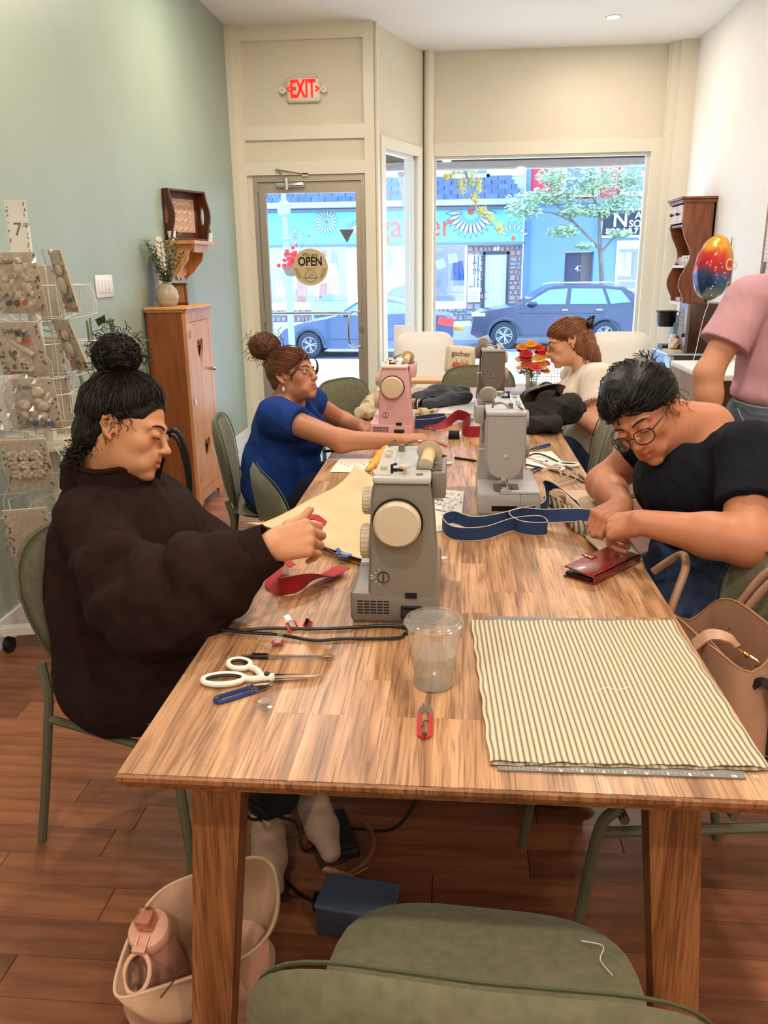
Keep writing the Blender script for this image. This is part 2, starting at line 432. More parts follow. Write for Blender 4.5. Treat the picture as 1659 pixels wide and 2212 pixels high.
# exit sign
ex = thing('exit_sign', 'red lettered exit sign with two round lamps above the glass door', 'sign', (-1.212, YD-.003, 2.775))
MB().box((0, -.025, 0), (.27, .05, .175), b=.025).build('housing', mat('sign_white', 'EFE3CF', rough=.35), ex)
m_red = mat('exit_red', 'FF1408', emit=1.3)
text('EXIT', .175, TR(0, -.0525, 0) @ FACE, m_red, ex, 'lettering', .001, sx=.56, bold=.005)
text('<', .085, TR(-.113, -.0525, 0) @ FACE, m_red, ex, 'arrow', .001, sx=.7, bold=.003)
text('>', .085, TR(.113, -.0525, 0) @ FACE, m_red, ex, 'arrow', .001, sx=.7, bold=.003)
for s in (-1, 1):
    q = MB().cyl((s*.13, -.02, 0), (s*.15, -.025, 0), .012).lathe([(.0, .0), (.012, .0), (.024, .012), (.026, .03), (.022, .034), (0, .034)], (s*.163, -.02, 0), 16, RX(pi/2)).build('lamp_head', MATS['sign_white'], ex)
    MB().ball((s*.163, -.054, 0), (.010, .006, .010)).build('bulb', m_chrome, q)

# recessed ceiling lamps
for i, (x, y) in enumerate(LAMPS):
    t = thing('recessed_lamp', 'small round recessed lamp in the ceiling ' + ('before the shop window', 'above the pine cupboard', 'above the white desk', 'above the green wall by the spinner rack',
      'above the person in the black top', 'above the near end of the table', 'behind the near table end, by the green wall', 'behind the near table end, by the white wall', 'farthest behind the near table end')[i], 'lamp', (x, y, H), group='recessed ceiling lamps')
    MB().lathe([(.045, -.004), (.06, -.006), (.062, 0), (.045, 0)], n=24, close=True).build('ring', m_base, t)
    MB().lathe([(0, -.002), (.044, -.002)], n=24).build('disc', m_warm, t)
    l_ = bpy.data.lights.new('lamp_light', 'AREA'); l_.shape = 'DISK'; l_.size = .16; l_.energy = LAMP_W*(.45 if i == 0 else 1); l_.color = LAMP_C
    lo = bpy.data.objects.new('lamp_light', l_); COL.objects.link(lo); lo.parent = t; lo.location = (0, 0, -.02)

# open sign hanging in the door pane by a string
m_sign = mat('sign_birch', 'D8BE93', 'D2B78A', rough=.6, scale=8, stretch=(1, 1, 6))
m_ink = mat('ink_black', '111111', rough=.7)
sg = thing('open_sign', 'round wooden open sign hanging on a string in the door glass', 'sign', (-1.217, YD+.030, 1.452))
R_ = .148
MB().lathe([(0, 0), (R_, 0), (R_, .006), (0, .006)], n=48, ax=RX(pi/2)).build('disc', m_sign, sg)
text('We are', .042, TR(0, -.0065, .098) @ FACE, m_ink, sg, 'lettering', .0003)
text('OPEN', .098, TR(0, -.0065, .042) @ FACE, m_ink, sg, 'lettering', .0003, sx=.8, bold=.0028)
text('Come on in', .018, TR(0, -.0065, -.012) @ FACE, m_ink, sg, 'lettering', .0003)
lg = MB(); lg.lathe([(.046, -.0005), (.049, -.0005), (.049, .0005), (.046, .0005)], (0, -.0065, -.072), 32, RX(pi/2), close=True)
lg.tube(bez([(-.03, -.007, -.06), (-.015, -.007, -.045), (0, -.007, -.06), (.015, -.007, -.045), (.03, -.007, -.06)], 4), .0012, n=4)
lg.tube(bez([(-.028, -.007, -.07), (-.005, -.007, -.085), (.01, -.007, -.06), (.028, -.007, -.075)], 4), .0015, n=4)
lg.build('emblem', m_ink, sg)
text('CRAFT & GATHER', .0155, TR(0, -.0072, -.088) @ FACE, m_ink, sg, 'lettering', .0003)
lv = MB()
for s in (-1, 1):
    lv.tube(bez([(s*.122, -.007, -.012), (s*.112, -.007, -.05), (s*.085, -.007, -.09)], 4), .0012, n=4)
    for k in range(6):
        z = -.018-k*.013; x = s*(.12-k*.006)
        for q in (-1, 1): lv.ball((x+q*.009, -.007, z+.004), (.007, .001, .0035), 6, RY(q*.7*1))
lv.build('leaf_wreath', mat('leaf_ink', '5E6B52'), sg)
MB().tube([(-.10, -.001, .105), (-.022, .001, .235), (.0, .0, .25), (.022, .001, .235), (.13, -.001, .08)], .0018, n=5).build('string', mat('twine', '8B93A8'), sg)
MB().ball((0, 0, .25), (.009, .006, .009)).build('suction_hook', m_chrome, sg)
stk = thing('window_sticker', 'small grey triangular sticker in the upper corner of the door glass', 'sticker', (-.905, YD+.034, 1.70))
MB().prism([(-.062, .045), (.062, .045), (0, -.062)], .002, FACE).build('decal', mat('decal_grey', '6B7078'), stk)
for k_ in range(2): MB().tube([(-.03+k_*.012+i*.006, -.003, .026-k_*.02+.004*(i % 2)) for i in range(11-4*k_)], .0012, n=4).build('decal_print', mat('decal_blue', '3558C8'), stk)
# ------------------------------------------------------------------ street
m_walk = mat('concrete_walk', 'CFC9BE', 'C4BEB4', rough=.9, scale=3)
m_road = mat('asphalt', '7F8690', '757C86', rough=.9, scale=5, bump=.2, bscale=60)
g = MB()
g.add([(-30, 8.1, -.12), (30, 8.1, -.12), (30, 18.4, -.55), (-30, 18.4, -.55), (-30, 8.1, -.4), (30, 8.1, -.4), (30, 18.4, -.9), (-30, 18.4, -.9)],
      [(0, 1, 2, 3), (3, 2, 6, 7), (1, 0, 4, 5), (0, 3, 7, 4), (2, 1, 5, 6), (7, 6, 5, 4)])
o = g.build('pavement', m_walk, smooth=0); o['kind'] = 'structure'
o = MB().b2(-30, 30, 18.3, 26.1, -.9, -.75).build('road', m_road, smooth=0); o['kind'] = 'structure'
o = MB().b2(-30, 30, 25.6, 28.2, -.9, -.32).build('pavement_far', m_walk, smooth=0); o['kind'] = 'structure'
MB().b2(-30, 30, 22.55, 22.62, -.75, -.746).build('road_line', m_base)['kind'] = 'structure'

YF = 28.0
def fx(px, py): p = at(px, py, Y=YF); return p.x, p.z
def fbox(mb, x0, x1, z0, z1, d0=0., d1=.1):
    """box on the facade, d = how far it stands out towards the street"""
    return mb.b2(x0, x1, YF-d1, YF-d0, z0, z1)

# --- teal shop front
sh = thing('shop_building', 'stone fronted shop across the street with a turquoise fascia and slate awning', 'building', (0, 0, 0))
m_siding = mat('pale_siding', 'C9D2DC', rough=.8)
m_teal = mat('turquoise_fascia', '7FD8E0', rough=.5)
b = MB(); fbox(b, -14, 2.13, 3.9, 8, -.6, 0); fbox(b, -14, 2.13, 2.1, 3.9, -.6, 0); fbox(b, .30, 2.13, -.35, 2.1, -.6, -.02)
fbox(b, -14, .3, -.35, .1, -.6, -.02); b.build('wall', m_siding, sh)
fbox(MB(), -12, 2.13, -.35, 2.2, -6, -5.6).build('back_wall', mat('shop_interior', '8A8F9A', rough=.9), sh)
fbox(MB(), -12, .3, -.35, .12, -5, -.6).build('shop_floor', m_walk, sh)
for k in range(13):
    fbox(MB(), -14, 2.13, 4.15+k*.3, 4.43+k*.3, 0, .04).build('siding_board', m_siding, sh, smooth=0)
fw_ = MB(); fbox(fw_, -.2, .9, 4.22, 4.9, .04, .08); q = fw_.build('window', mat('pane_dark', '6B7C93', rough=.2), sh)
fq = MB(); fbox(fq, -.3, -.2, 4.12, 5, .04, .12); fbox(fq, .9, 1.0, 4.12, 5, .04, .12); fbox(fq, -.3, 1.0, 4.12, 4.22, .04, .12); fq.build('window_frame', m_base, q)
m_slate = mat('slate_shingle', '56677F', '4A5A72', rough=.8, scale=8, rnd=.15)
# mansard awning as rows of shingles
nsh = 0
for r in range(5):
    z0 = 3.42+r*.145; d = .85-r*.16; x = -8.4-(r % 2)*.2; xr = 2.05-r*.09
    while x < xr-.01:
        w_ = min(.42, xr-x)
        MB().add([(x+.01, YF-d-.03, z0), (x+w_-.01, YF-d-.03, z0), (x+w_-.01, YF-d+.14, z0+.17), (x+.01, YF-d+.14, z0+.17), (x+.01, YF-d, z0), (x+w_-.01, YF-d, z0), (x+w_-.01, YF-d+.17, z0+.17), (x+.01, YF-d+.17, z0+.17)],
                 [(0, 1, 2, 3), (7, 6, 5, 4), (0, 4, 5, 1), (1, 5, 6, 2), (3, 2, 6, 7), (4, 0, 3, 7)]).build('shingle', m_slate, sh, smooth=0)
        x += .42
MB().add([(-8.6, YF-.82, 3.42), (2.08, YF-.82, 3.42), (1.6, YF+.03, 4.14), (-8.6, YF+.03, 4.14), (2.1, YF, 3.42), (-8.6, YF, 3.42)], [(0, 1, 2, 3), (1, 4, 2), (0, 3, 5), (5, 4, 1, 0)]).build('awning', mat('slate_dark', '4A5A72'), sh, smooth=0)
fbox(MB(), -8.7, 2.15, 3.26, 3.42, 0, .9).build('awning_edge', mat('pale_blue_trim', 'AFC6E0'), sh)
fbox(MB(), -8.7, 2.15, 3.16, 3.24, 0, .45).build('gutter', mat('grey_trim', '7D8796'), sh)
fbox(MB(), -8.7, 2.12, 2.17, 3.16, 0, .18).build('fascia', m_teal, sh)
fbox(MB(), -8.7, 2.15, 2.08, 2.17, 0, .24).build('fascia_edge', MATS['grey_trim'], sh)
# flower bursts on the fascia
m_petal = mat('petal_pale', 'CFE9E8', rough=.6); m_pd = mat('petal_dark', '5E6E80', rough=.6); m_pc = mat('petal_core', 'E8604A', rough=.6)
def burst(px, py, r, n, inner=.25, a0=0, a1=2*pi, full=True):
    cx, cz = fx(px, py); y = YF-.19; rr = r/62.
    pl = MB(); dk = MB()
    for k in range(n):
        a = a0+(a1-a0)*k/(n if full else n-1)
        for (mbb, q0, q1, w_, yy) in ((dk, inner, 1, .075, y), (pl, inner*1.2, .92, .05, y-.012)):
            L = rr*(q1-q0); pts = [(rr*q0, 0), (rr*(q0+.55*(q1-q0)), -w_*rr*1.3), (rr*q1, 0), (rr*(q0+.55*(q1-q0)), w_*rr*1.3)]
            mbb.prism(pts, .01, TR(cx, yy, cz) @ RX(pi/2) @ RZ(a))
    dk.build('flower_motif', m_pd, sh, smooth=0); pl.build('flower_motif', m_petal, sh, smooth=0)
    MB().cyl((cx, y, cz), (cx, y-.03, cz), rr*.12).build('flower_core', m_pc, sh)
burst(707, 480, 27, 18); burst(641, 512, 19, 16); burst(782, 518, 40, 9, a0=pi*.35, a1=pi*.75, full=False)
burst(1017, 458, 52, 13, .3, pi*1.02, pi*1.98, False); burst(1108, 515, 34, 7, .3, pi*.1, pi*.85, False)
gx, gz = fx(897, 490)
text('gather', 1.02, TR(gx, YF-.2, gz) @ FACE, mat('sign_orange', 'E2563C', rough=.5), sh, 'lettering', .02, sx=.93)
# stone piers, as one part of many small stones
m_stone = mat('field_stone', 'B98C7C', '8E98A8', rough=.9, scale=3.5, detail=1)
def stones(x0, x1, z0, z1, y=None, s=.17, name='stone_cladding'):
    y = YF if y is None else y; mb = MB(); r = random.Random(int(x0*100)); z = z0
    while z < z1:
        h = min(r.uniform(.6, 1.3)*s, z1-z); x = x0
        while x < x1:
            w_ = min(r.uniform(.7, 1.6)*s, x1-x); c = (x+w_/2, y-.02, z+h/2); q = .012
            j = lambda: r.uniform(-.02, .02)
            mb.add([(x+q+j()*.5, y, z+q), (x+w_-q, y, z+q+j()*.5), (x+w_-q+j()*.5, y, z+h-q), (x+q, y, z+h-q+j()*.5),
                    (x+2.5*q, y-.06+j(), z+2.5*q), (x+w_-2.5*q, y-.06+j(), z+2.5*q), (x+w_-2.5*q, y-.06+j(), z+h-2.5*q), (x+2.5*q, y-.06+j(), z+h-2.5*q)],
                   [(4, 5, 6, 7), (0, 1, 5, 4), (1, 2, 6, 5), (2, 3, 7, 6), (3, 0, 4, 7)]); x += w_
        z += h
    o = mb.build(name, m_stone, sh, smooth=0); o['kind'] = 'stuff'
stones(.34, .86, -.3, 2.05, YF-.02); stones(1.72, 2.1, -.3, 2.05, YF-.02); stones(.86, 1.72, 1.86, 2.05, YF-.02); stones(-8, .34, -.32, .1, YF-.02)
# door 49
m_pale = mat('pale_door_paint', 'C3CCD6', rough=.5)
dd = MB(); fbox(dd, .93, 1.62, -.3, 1.78, -.05, .03); d49 = dd.build('door', m_pale, sh)
fr = MB(); fbox(fr, .86, .93, -.3, 1.86, -.05, .07); fbox(fr, 1.62, 1.70, -.3, 1.86, -.05, .07); fbox(fr, .86, 1.7, 1.78, 1.86, -.05, .07); fr.build('door_frame', mat('frame_dark', '3E4654'), sh)
for (z0, z1) in ((1.42, 1.66), (.68, 1.3), (-.15, .5)):
    for (x0, x1) in ((1.03, 1.22), (1.33, 1.52)):
        p_ = MB(); fbox(p_, x0, x1, z0, z1, .03, .04); fbox(p_, x0+.03, x1-.03, z0+.03, z1-.03, .04, .06); p_.build('door_panel', m_pale, d49)
MB().ball((.98, YF-.06, .62), .035).ball((.98, YF-.06, .42), .035).build('door_knob', m_chrome, d49)
text('49', .2, TR(1.28, YF-.1, 1.95) @ FACE, m_base, sh, 'house_number', .01, bold=.004)
# shop windows: frames and displayed goods
m_pane = glassmat('shop_glass', (.93, .97, 1), .10)
for (x0, x1) in ((-8, -6.45), (-6.35, -3.62), (-3.1, .28)):
    q = MB(); fbox(q, x0-.06, x0+.02, .08, 2.1, -.04, .04); fbox(q, x1-.02, x1+.06, .08, 2.1, -.04, .04); fbox(q, x0, x1, .06, .14, -.04, .06)
    fr = q.build('window_frame', m_base, sh); g_ = MB(); fbox(g_, x0, x1, .14, 2.1, -.01, 0); g_.build('pane', m_pane, fr, smooth=0)
q = MB(); fbox(q, -3.6, -3.12, -.3, 2.1, -.1, .02); q.build('door_pillar', m_base, sh)
# sewing essentials board
q = MB(); fbox(q, .36, .78, .28, 1.78, .07, .1); sb = q.build('sign_board', mat('board_pale', 'D5E6EE'), sh)
m_navy = mat('sign_navy', '23406B')
for i, ch in enumerate('SEWING'): text(ch, .13, TR(.58, YF-.105, 1.70-i*.1) @ FACE, m_navy, sb, 'lettering', .005, bold=.004)
for i, ch in enumerate('ESSENTIALS'): text(ch, .13, TR(.70, YF-.105, 1.70-i*.1) @ FACE, m_navy, sb, 'lettering', .005, bold=.004)
ar = MB(); fbox(ar, .575, .595, .78, 1.12, .1, .11); fbox(ar, .43, .595, .77, .79, .1, .11); ar.prism([(.41, .78), (.46, .82), (.46, .74)], .01, TR(0, YF-.1, 0) @ FACE); ar.build('arrow', m_navy, sb)
for k in range(4): MB().tube([(.44+.026*i, YF-.102, .60-k*.07+.008*((i*5+k) % 3-1)) for i in range(11)], .006, n=4).build('small_print', m_navy, sb)
# goods in the windows
rg = random.Random(11)
gcols = ['B6483C', 'C96A4A', '8C4B57', '4A78B8', '7FA8CE', 'D7A268', 'E7D7C4', 'C83B3B', '9AB6C9', 'D98A3A', '6E7F92', 'E4E9EE', 'D9C46A', '3C6FA0']
seen = {}
for i in range(34):
    x = rg.choice([rg.uniform(-6.2, -3.8), rg.uniform(-2.9, .1), rg.uniform(-6.2, -3.8)]); z = rg.uniform(.5, 1.9); w_ = rg.uniform(.10, .26); h_ = rg.uniform(.35, .8)
    yy = YF+rg.uniform(.3, 1.3); zt = min(z+h_/2, 2.0); zb = max(zt-h_, .15)
    col = rg.choice(gcols); mg = mat('cloth_'+col, col, rough=.9)
    def hang(u, v, x=x, w_=w_, zt=zt, zb=zb, yy=yy, ph=rg.random()*6):
        ww_ = w_*(.7+.3*v); return (x+(u-.5)*ww_*2, yy+.03*sin(u*14+ph), zt+(zb-zt)*v)
    o = MB().grid(hang, 10, 3, .01).build('hanging_garment', mg); nm = dict(zip(gcols, ('rust red', 'orange', 'plum', 'mid blue', 'pale blue', 'sand', 'cream', 'bright red', 'grey blue', 'amber', 'slate', 'white', 'mustard', 'strong blue')))[col]
    nm += ' long' if h_ > .58 else ' short'; k_ = seen.setdefault((nm, x < -3.4), []); k_.append(1)
    tag(o, nm+' cloth in turquoise shop window '+('seen through the door' if x < -3.4 else 'left of the stone pier')+('', ', behind one alike', ', third alike')[min(len(k_)-1, 2)], 'garment', 'cloths hanging in the shop window')
for i, (px, py) in enumerate([(590, 565), (612, 575), (952, 570), (978, 558)]):
    p = at(px, py, Y=YF+.1); o = MB().box((0, 0, 0), (.3, .01, .3), RY(pi/4+.2*i)).build('square_card', mat('card_pale', 'DDE8F4')); o.location = p
    tag(o, 'pale square card hung cornerwise in the turquoise shop window, '+('left of the open sign', 'half behind the street lamp', 'nearest the window column', 'lower one near the sewing board')[i], 'card', 'square cards in the shop window')
o = MB().b2(-.2, .2, -.15, .15, 0, .42).build('display_stool', mat('stool_blue', '4FA6CC')); o.location = (-4.35, YF+.4, .12); tag(o, 'small blue box standing in the turquoise shop window', 'box')
p = at(712, 670, Y=YF-.3)
o = thing('sandwich_board', 'light blue notice board standing low before the turquoise shop', 'sign', (p.x, YF-.35, -.32))
MB().b2(-.62, .62, -.03, .03, .28, .68).b2(-.6, -.54, -.03, .03, 0, .3).b2(.54, .6, -.03, .03, 0, .3).build('board', mat('board_blue', 'A9D5EA'), o)
# --- second building
sb2 = thing('blue_building', 'blue painted building with red upper storey and a dark sign', 'building', (0, 0, 0))
m_blue = mat('blue_render', '7FA4D8', rough=.8); m_pink = mat('red_upper_wall', 'D9465C', rough=.8)
q = MB(); fbox(q, 2.2, 3.5, -.35, 3.35, -.6, 0); fbox(q, 4.42, 5.15, -.35, 3.35, -.6, 0); fbox(q, 3.5, 4.42, 1.83, 3.35, -.6, 0); fbox(q, 5.15, 12, 2.15, 3.35, -.6, 0); fbox(q, 5.15, 12, -.35, .2, -.6, 0); q.build('lower_wall', m_blue, sb2)
q = MB(); fbox(q, 2.2, 12, 3.35, 8, -.6, 0); q.build('upper_wall', m_pink, sb2)
q = MB(); fbox(q, 2.16, 2.3, -.35, 6, .001, .15); q.build('downpipe', mat('pipe_blue', '5E86C4'), sb2)
q = MB(); fbox(q, 2.2, 12, 3.3, 3.42, 0, .12); q.build('ledge', mat('ledge_grey', '8C97A8'), sb2)
for (x0, x1) in ((3.42, 4.3), (5.25, 6.15), (7.2, 8.1)):
    q = MB(); fbox(q, x0, x1, 3.62, 4.9, 0, .04); wn = q.build('window', MATS['pane_dark'], sb2)
    q = MB(); fbox(q, x0-.16, x0, 3.5, 5, 0, .09); fbox(q, x1, x1+.16, 3.5, 5, 0, .09); fbox(q, x0-.16, x1+.16, 3.48, 3.62, 0, .12); fbox(q, x0, x1, 4.0, 4.06, 0, .08); q.build('window_frame', m_base, wn)
q = MB(); fbox(q, 3.52, 4.42, -.3, 1.82, -.35, -.3); d47 = q.build('door', mat('door_charcoal', '565A70', rough=.6), sb2)
text('47', .26, TR(4.0, YF+.29, 1.3) @ FACE, m_base, d47, 'house_number', .005, bold=.004)
q = MB(); fbox(q, 4.05, 4.42, -.3, 1.82, -.3, -.27); q.build('door_side', mat('door_brown', '7A6E70'), sb2)
q = MB(); fbox(q, 4.58, 8, 2.28, 3.08, 0, .14); sgb = q.build('sign_board', mat('sign_black', '2E3C4C'), sb2)
q = MB(); fbox(q, 4.55, 8, 3.05, 3.11, 0, .17); fbox(q, 4.55, 8, 2.24, 2.31, 0, .17); fbox(q, 4.55, 4.6, 2.24, 3.11, 0, .17); q.build('sign_frame', m_base, sgb)
text('N', .62, TR(5.15, YF-.16, 2.76) @ FACE, m_base, sgb, 'lettering', .01, bold=.01)
text('A C', .3, TR(5.6, YF-.16, 2.9) @ FACE, m_base, sgb, 'lettering', .01, align='LEFT', space=1.2, bold=.006)
text('SOL', .3, TR(5.42, YF-.16, 2.64) @ FACE, m_base, sgb, 'lettering', .01, align='LEFT', bold=.006)
text('SOS-6 0 7', .22, TR(4.72, YF-.16, 2.43) @ FACE, m_base, sgb, 'lettering', .01, align='LEFT', space=1.1, bold=.012)
q = MB(); fbox(q, 5.15, 12, .2, 2.15, -2, -1.9); q.build('shop_back', mat('shop_back', '46566E'), sb2)
q = MB(); fbox(q, 5.12, 5.2, .1, 2.15, -.04, .03); fbox(q, 5.15, 9, 1.9, 2.15, -.04, .0); fbox(q, 5.15, 9, .2, .3, -.04, .05); fr = q.build('window_frame', m_base, sb2)
q = MB(); fbox(q, 5.2, 9, .3, 1.9, -.01, 0); q.build('pane', m_pane, fr, smooth=0)
for i, (c, x) in enumerate((('E8E6E0', 5.35), ('DEE3E8', 5.6), ('3F4A5C', 5.82), ('D8C07A', 5.95))):
    o = MB().grid(lambda u, v: (x+(u-.5)*.2*(1+.2*v), YF+.5+.02*sin(u*12), 1.8-.75*v), 8, 3, .01).build('shirt', mat('shirt_'+c, c))
    tag(o, ('white', 'pale grey', 'dark navy', 'mustard')[i]+' shirt hanging in the window beside the blue wall', 'garment', 'shirts in the window right of the blue wall')
q = MB(); fbox(q, 5.25, 7, .88, .92, -.6, -.2); fbox(q, 5.25, 7, .6, .64, -.6, -.2); q.build('display_shelf', m_base, sb2)

# --- cars, extruded from a side profile
m_tyre = mat('tyre', '3A414C', rough=.8); m_rim = mat('rim', 'B8BEC8', rough=.3, metal=.6); m_cglass = mat('car_glass', '6FA3C8', rough=.08, spec=.8)
def car(name, label, body, prof, glass, wheels, r, L, W, loc, col, s=1):
    t = thing(name, label, 'car', loc)
    bm_ = mat(col, body, rough=.25, coat=.6)
    n = len(prof); vs = []; fs = []
    ys = [(-W/2, 1), (-W/2+.08, 1.0), (W/2-.08, 1.0), (W/2, 1)]
    for k, (y, _) in enumerate(ys):
        for (x, z) in prof:
            tum = .16*max(0, (z-.95))/.6            # glasshouse leans in
            ed = .985 if k in (0, 3) else 1
            vs.append(((x*ed if k in (0, 3) else x), (y+tum) if y < 0 else (y-tum), z*(.99 if k in (0, 3) and z > .5 else 1)))
    for k in range(3):
        for i in range(n): j = (i+1) % n; fs.append((k*n+i, (k+1)*n+i, (k+1)*n+j, k*n+j))
    fs.append(tuple(range(n))); fs.append(tuple(3*n+i for i in range(n-1, -1, -1)))
    mb = MB(); mb.add(vs, fs); mb.build('body', bm_, t, smooth=35)
    for gp in glass:
        for sd in (-1, 1):
            q = MB(); P = []
            for (x, z) in gp:
                tum = .16*max(0, (z-.95))/.6; P.append((x, sd*(W/2-tum+.004), z))
            P2 = [(a, b_-sd*.02, c) for a, b_, c in P]; m_ = len(P)
            q.add(P+P2, [tuple(range(m_)) if sd < 0 else tuple(range(m_-1, -1, -1))] + [(i, (i+1) % m_, m_+(i+1) % m_, m_+i) for i in range(m_)]); q.build('side_window', m_cglass, t, smooth=0)
    for x in wheels:
        for sd in (-1, 1):
            y = sd*(W/2-.1)
            q = MB().lathe([(r*.62, -.11), (r*.95, -.11), (r, -.07), (r, .07), (r*.95, .11), (r*.62, .11)], (x, y, r), 28, RX(pi/2), close=True).build('wheel', m_tyre, t)
            rm = MB().lathe([(0, -.03), (r*.6, -.03), (r*.64, .0), (r*.6, .03), (0, .03)], (x, y, r), 24, RX(pi/2))
            rm.build('hub', mat('hub_dark', '48546A', rough=.4), q)
            sp = MB()
            for k in range(5):
                a = 2*pi*k/5
                for e in (-.16, .16):
                    sp.cyl((x, y+sd*.05, r), (x+cos(a+e)*r*.58, y+sd*.06, r+sin(a+e)*r*.58), r*.055, n=6)
            sp.lathe([(r*.56, -.01), (r*.63, -.01), (r*.63, .01), (r*.56, .01)], (x, y+sd*.07, r), 24, RX(pi/2), close=True)
            sp.build('spokes', m_rim, q)
            ar_ = MB(); ar_.tube([(x+cos(a)*r*1.22, sd*(W/2+.005), r+sin(a)*r*1.2) for a in [pi*(.02+.96*k/12) for k in range(13)]], .05, n=6); ar_.build('wheel_arch', mat('arch_grey', '4A5566', rough=.6), t)
    return t
suvp = [(0, .42), (.03, .62), (.08, .92), (.25, 1.0), (1.05, 1.12), (1.30, 1.16), (2.02, 1.60), (2.25, 1.66), (3.3, 1.67), (4.05, 1.60), (4.30, 1.42), (4.45, 1.12), (4.55, .95), (4.56, .55), (4.45, .38), (3.98, .34), (3.9, .6), (3.7, .76), (3.45, .78), (3.2, .68), (3.1, .34), (1.3, .3), (1.22, .6), (1.02, .77), (.78, .78), (.56, .66), (.46, .40), (.2, .30)]
p = at(1015, 745, Y=22.6)
suv = car('suv', 'dark blue sport utility vehicle parked across the street before the stone door', '1B3052', suvp,
    [[(1.42, 1.18), (2.08, 1.55), (2.55, 1.58), (2.5, 1.18)], [(2.62, 1.18), (2.66, 1.58), (3.45, 1.57), (3.6, 1.18)], [(3.68, 1.18), (3.55, 1.56), (3.95, 1.52), (4.2, 1.22)]], (.9, 3.57), .37, 4.55, 1.86, (at(1017, 700, Y=22.6).x, 23.5, -.75), 'suv_paint')
MB().tube([(1.9, -.62, 1.68), (2.1, -.62, 1.72), (3.7, -.62, 1.72), (3.9, -.62, 1.65)], .025, n=6).build('roof_rail', m_chrome, suv)
MB().ball((1.62, -1.0, 1.2), (.13, .09, .08)).build('mirror', MATS['suv_paint'], suv)
MB().box((.2, -.8, .93), (.36, .3, .09)).build('headlamp', mat('lamp_clear', 'D5DCE6', rough=.2), suv)
MB().box((4.42, -.82, 1.12), (.26, .2, .17)).build('tail_lamp', mat('tail_red', 'E03A3A', rough=.3), suv)
for (x0, x1) in ((1.28, 2.55), (2.6, 3.5)):
    MB().b2(x0, x1, -.936, -.93, .36, .40).b2(x0, x1, -.936, -.93, .95, .965).build('door_trim', MATS['arch_grey'], suv)
MB().b2(2.4, 2.56, -.96, -.93, 1.02, 1.05).b2(3.3, 3.46, -.96, -.93, 1.02, 1.05).build('door_handle', m_chrome, suv)
sedp = [(0, .40), (.02, .6), (.12, .72), (.6, .86), (1.3, .97), (1.55, 1.03), (2.1, 1.36), (2.5, 1.45), (3.0, 1.44), (3.45, 1.33), (3.95, 1.08), (4.55, 1.03), (4.68, .95), (4.7, .55), (4.6, .34), (4.1, .28), (4.02, .52), (3.8, .68), (3.55, .68), (3.32, .52), (3.25, .25), (1.22, .25), (1.14, .52), (.92, .68), (.68, .68), (.44, .52), (.38, .26), (.1, .28)]
ps = at(607, 740, Y=20.6)
sed = car('sedan', 'blue grey sedan parked at the near kerb behind the glass door', '2F4A72', sedp,
    [[(1.66, 1.04), (2.15, 1.33), (2.6, 1.39), (2.6, 1.06)], [(2.68, 1.06), (2.7, 1.39), (3.35, 1.3), (3.75, 1.09)]], (.80, 3.68), .33, 4.7, 1.8, (ps.x, 21.4, -.75-.0), 'sedan_paint')
MB().ball((1.85, -.97, 1.08), (.11, .08, .07)).build('mirror', MATS['sedan_paint'], sed)
MB().box((4.50, -.74, .88), (.42, .34, .20), RY(.15)).build('tail_lamp', MATS['tail_red'], sed); sed.scale = (.925, 1, 1)
MB().box((.18, -.75, .66), (.3, .24, .09)).build('headlamp', MATS['lamp_clear'], sed)
MB().b2(1.25, 3.3, -.906, -.9, .45, .48).b2(2.62, 2.65, -.906, -.9, .3, 1.05).build('door_trim', MATS['arch_grey'], sed)

# --- lamp post, basket, trees
lp = at(620, 690, Y=19)
t = thing('street_lamp', 'pale blue grey street lamp post seen through the door glass', 'lamp post', (at(625, 600, Y=17.9).x, 17.9, -.53))
m_post = mat('post_blue', '8FA3BD', rough=.5)
MB().cyl((0, 0, 0), (-.06, 0, 4.2), .075, .05, n=16).build('pole', m_post, t)
MB().lathe([(.05, 0), (.13, .05), (.16, .25), (.09, .3), (.06, .33)], (-.05, 0, 3.0), 16).build('collar', m_post, t)
for z in (1.15, 2.35, 2.55): MB().cyl((-.02, 0, z), (-.02, 0, z+.06), .1, n=16).build('ring', m_post, t)
fb_ = thing('flower_basket', 'basket of bright red flowers hung on the street lamp', 'flower basket', (at(630, 565, Y=17.6).x, 17.55, at(630, 565, Y=17.6).z))
q = MB(); r = random.Random(4)
for k in range(70):
    q.ball((r.gauss(0, .13), r.gauss(0, .1), r.gauss(.0, .11)), r.uniform(.025, .05), 6)
q.build('blossoms', mat('bloom_red', 'D82B2B', rough=.8), fb_)['kind'] = 'stuff'
MB().lathe([(0, -.3), (.12, -.27), (.2, -.12), (.21, -.1)], n=16).tube([(.0, .0, 0), (-.12, .12, .2), (-.12, .3, .2)], .012, n=5).build('basket', mat('basket_brown', '6B5A48'), fb_)

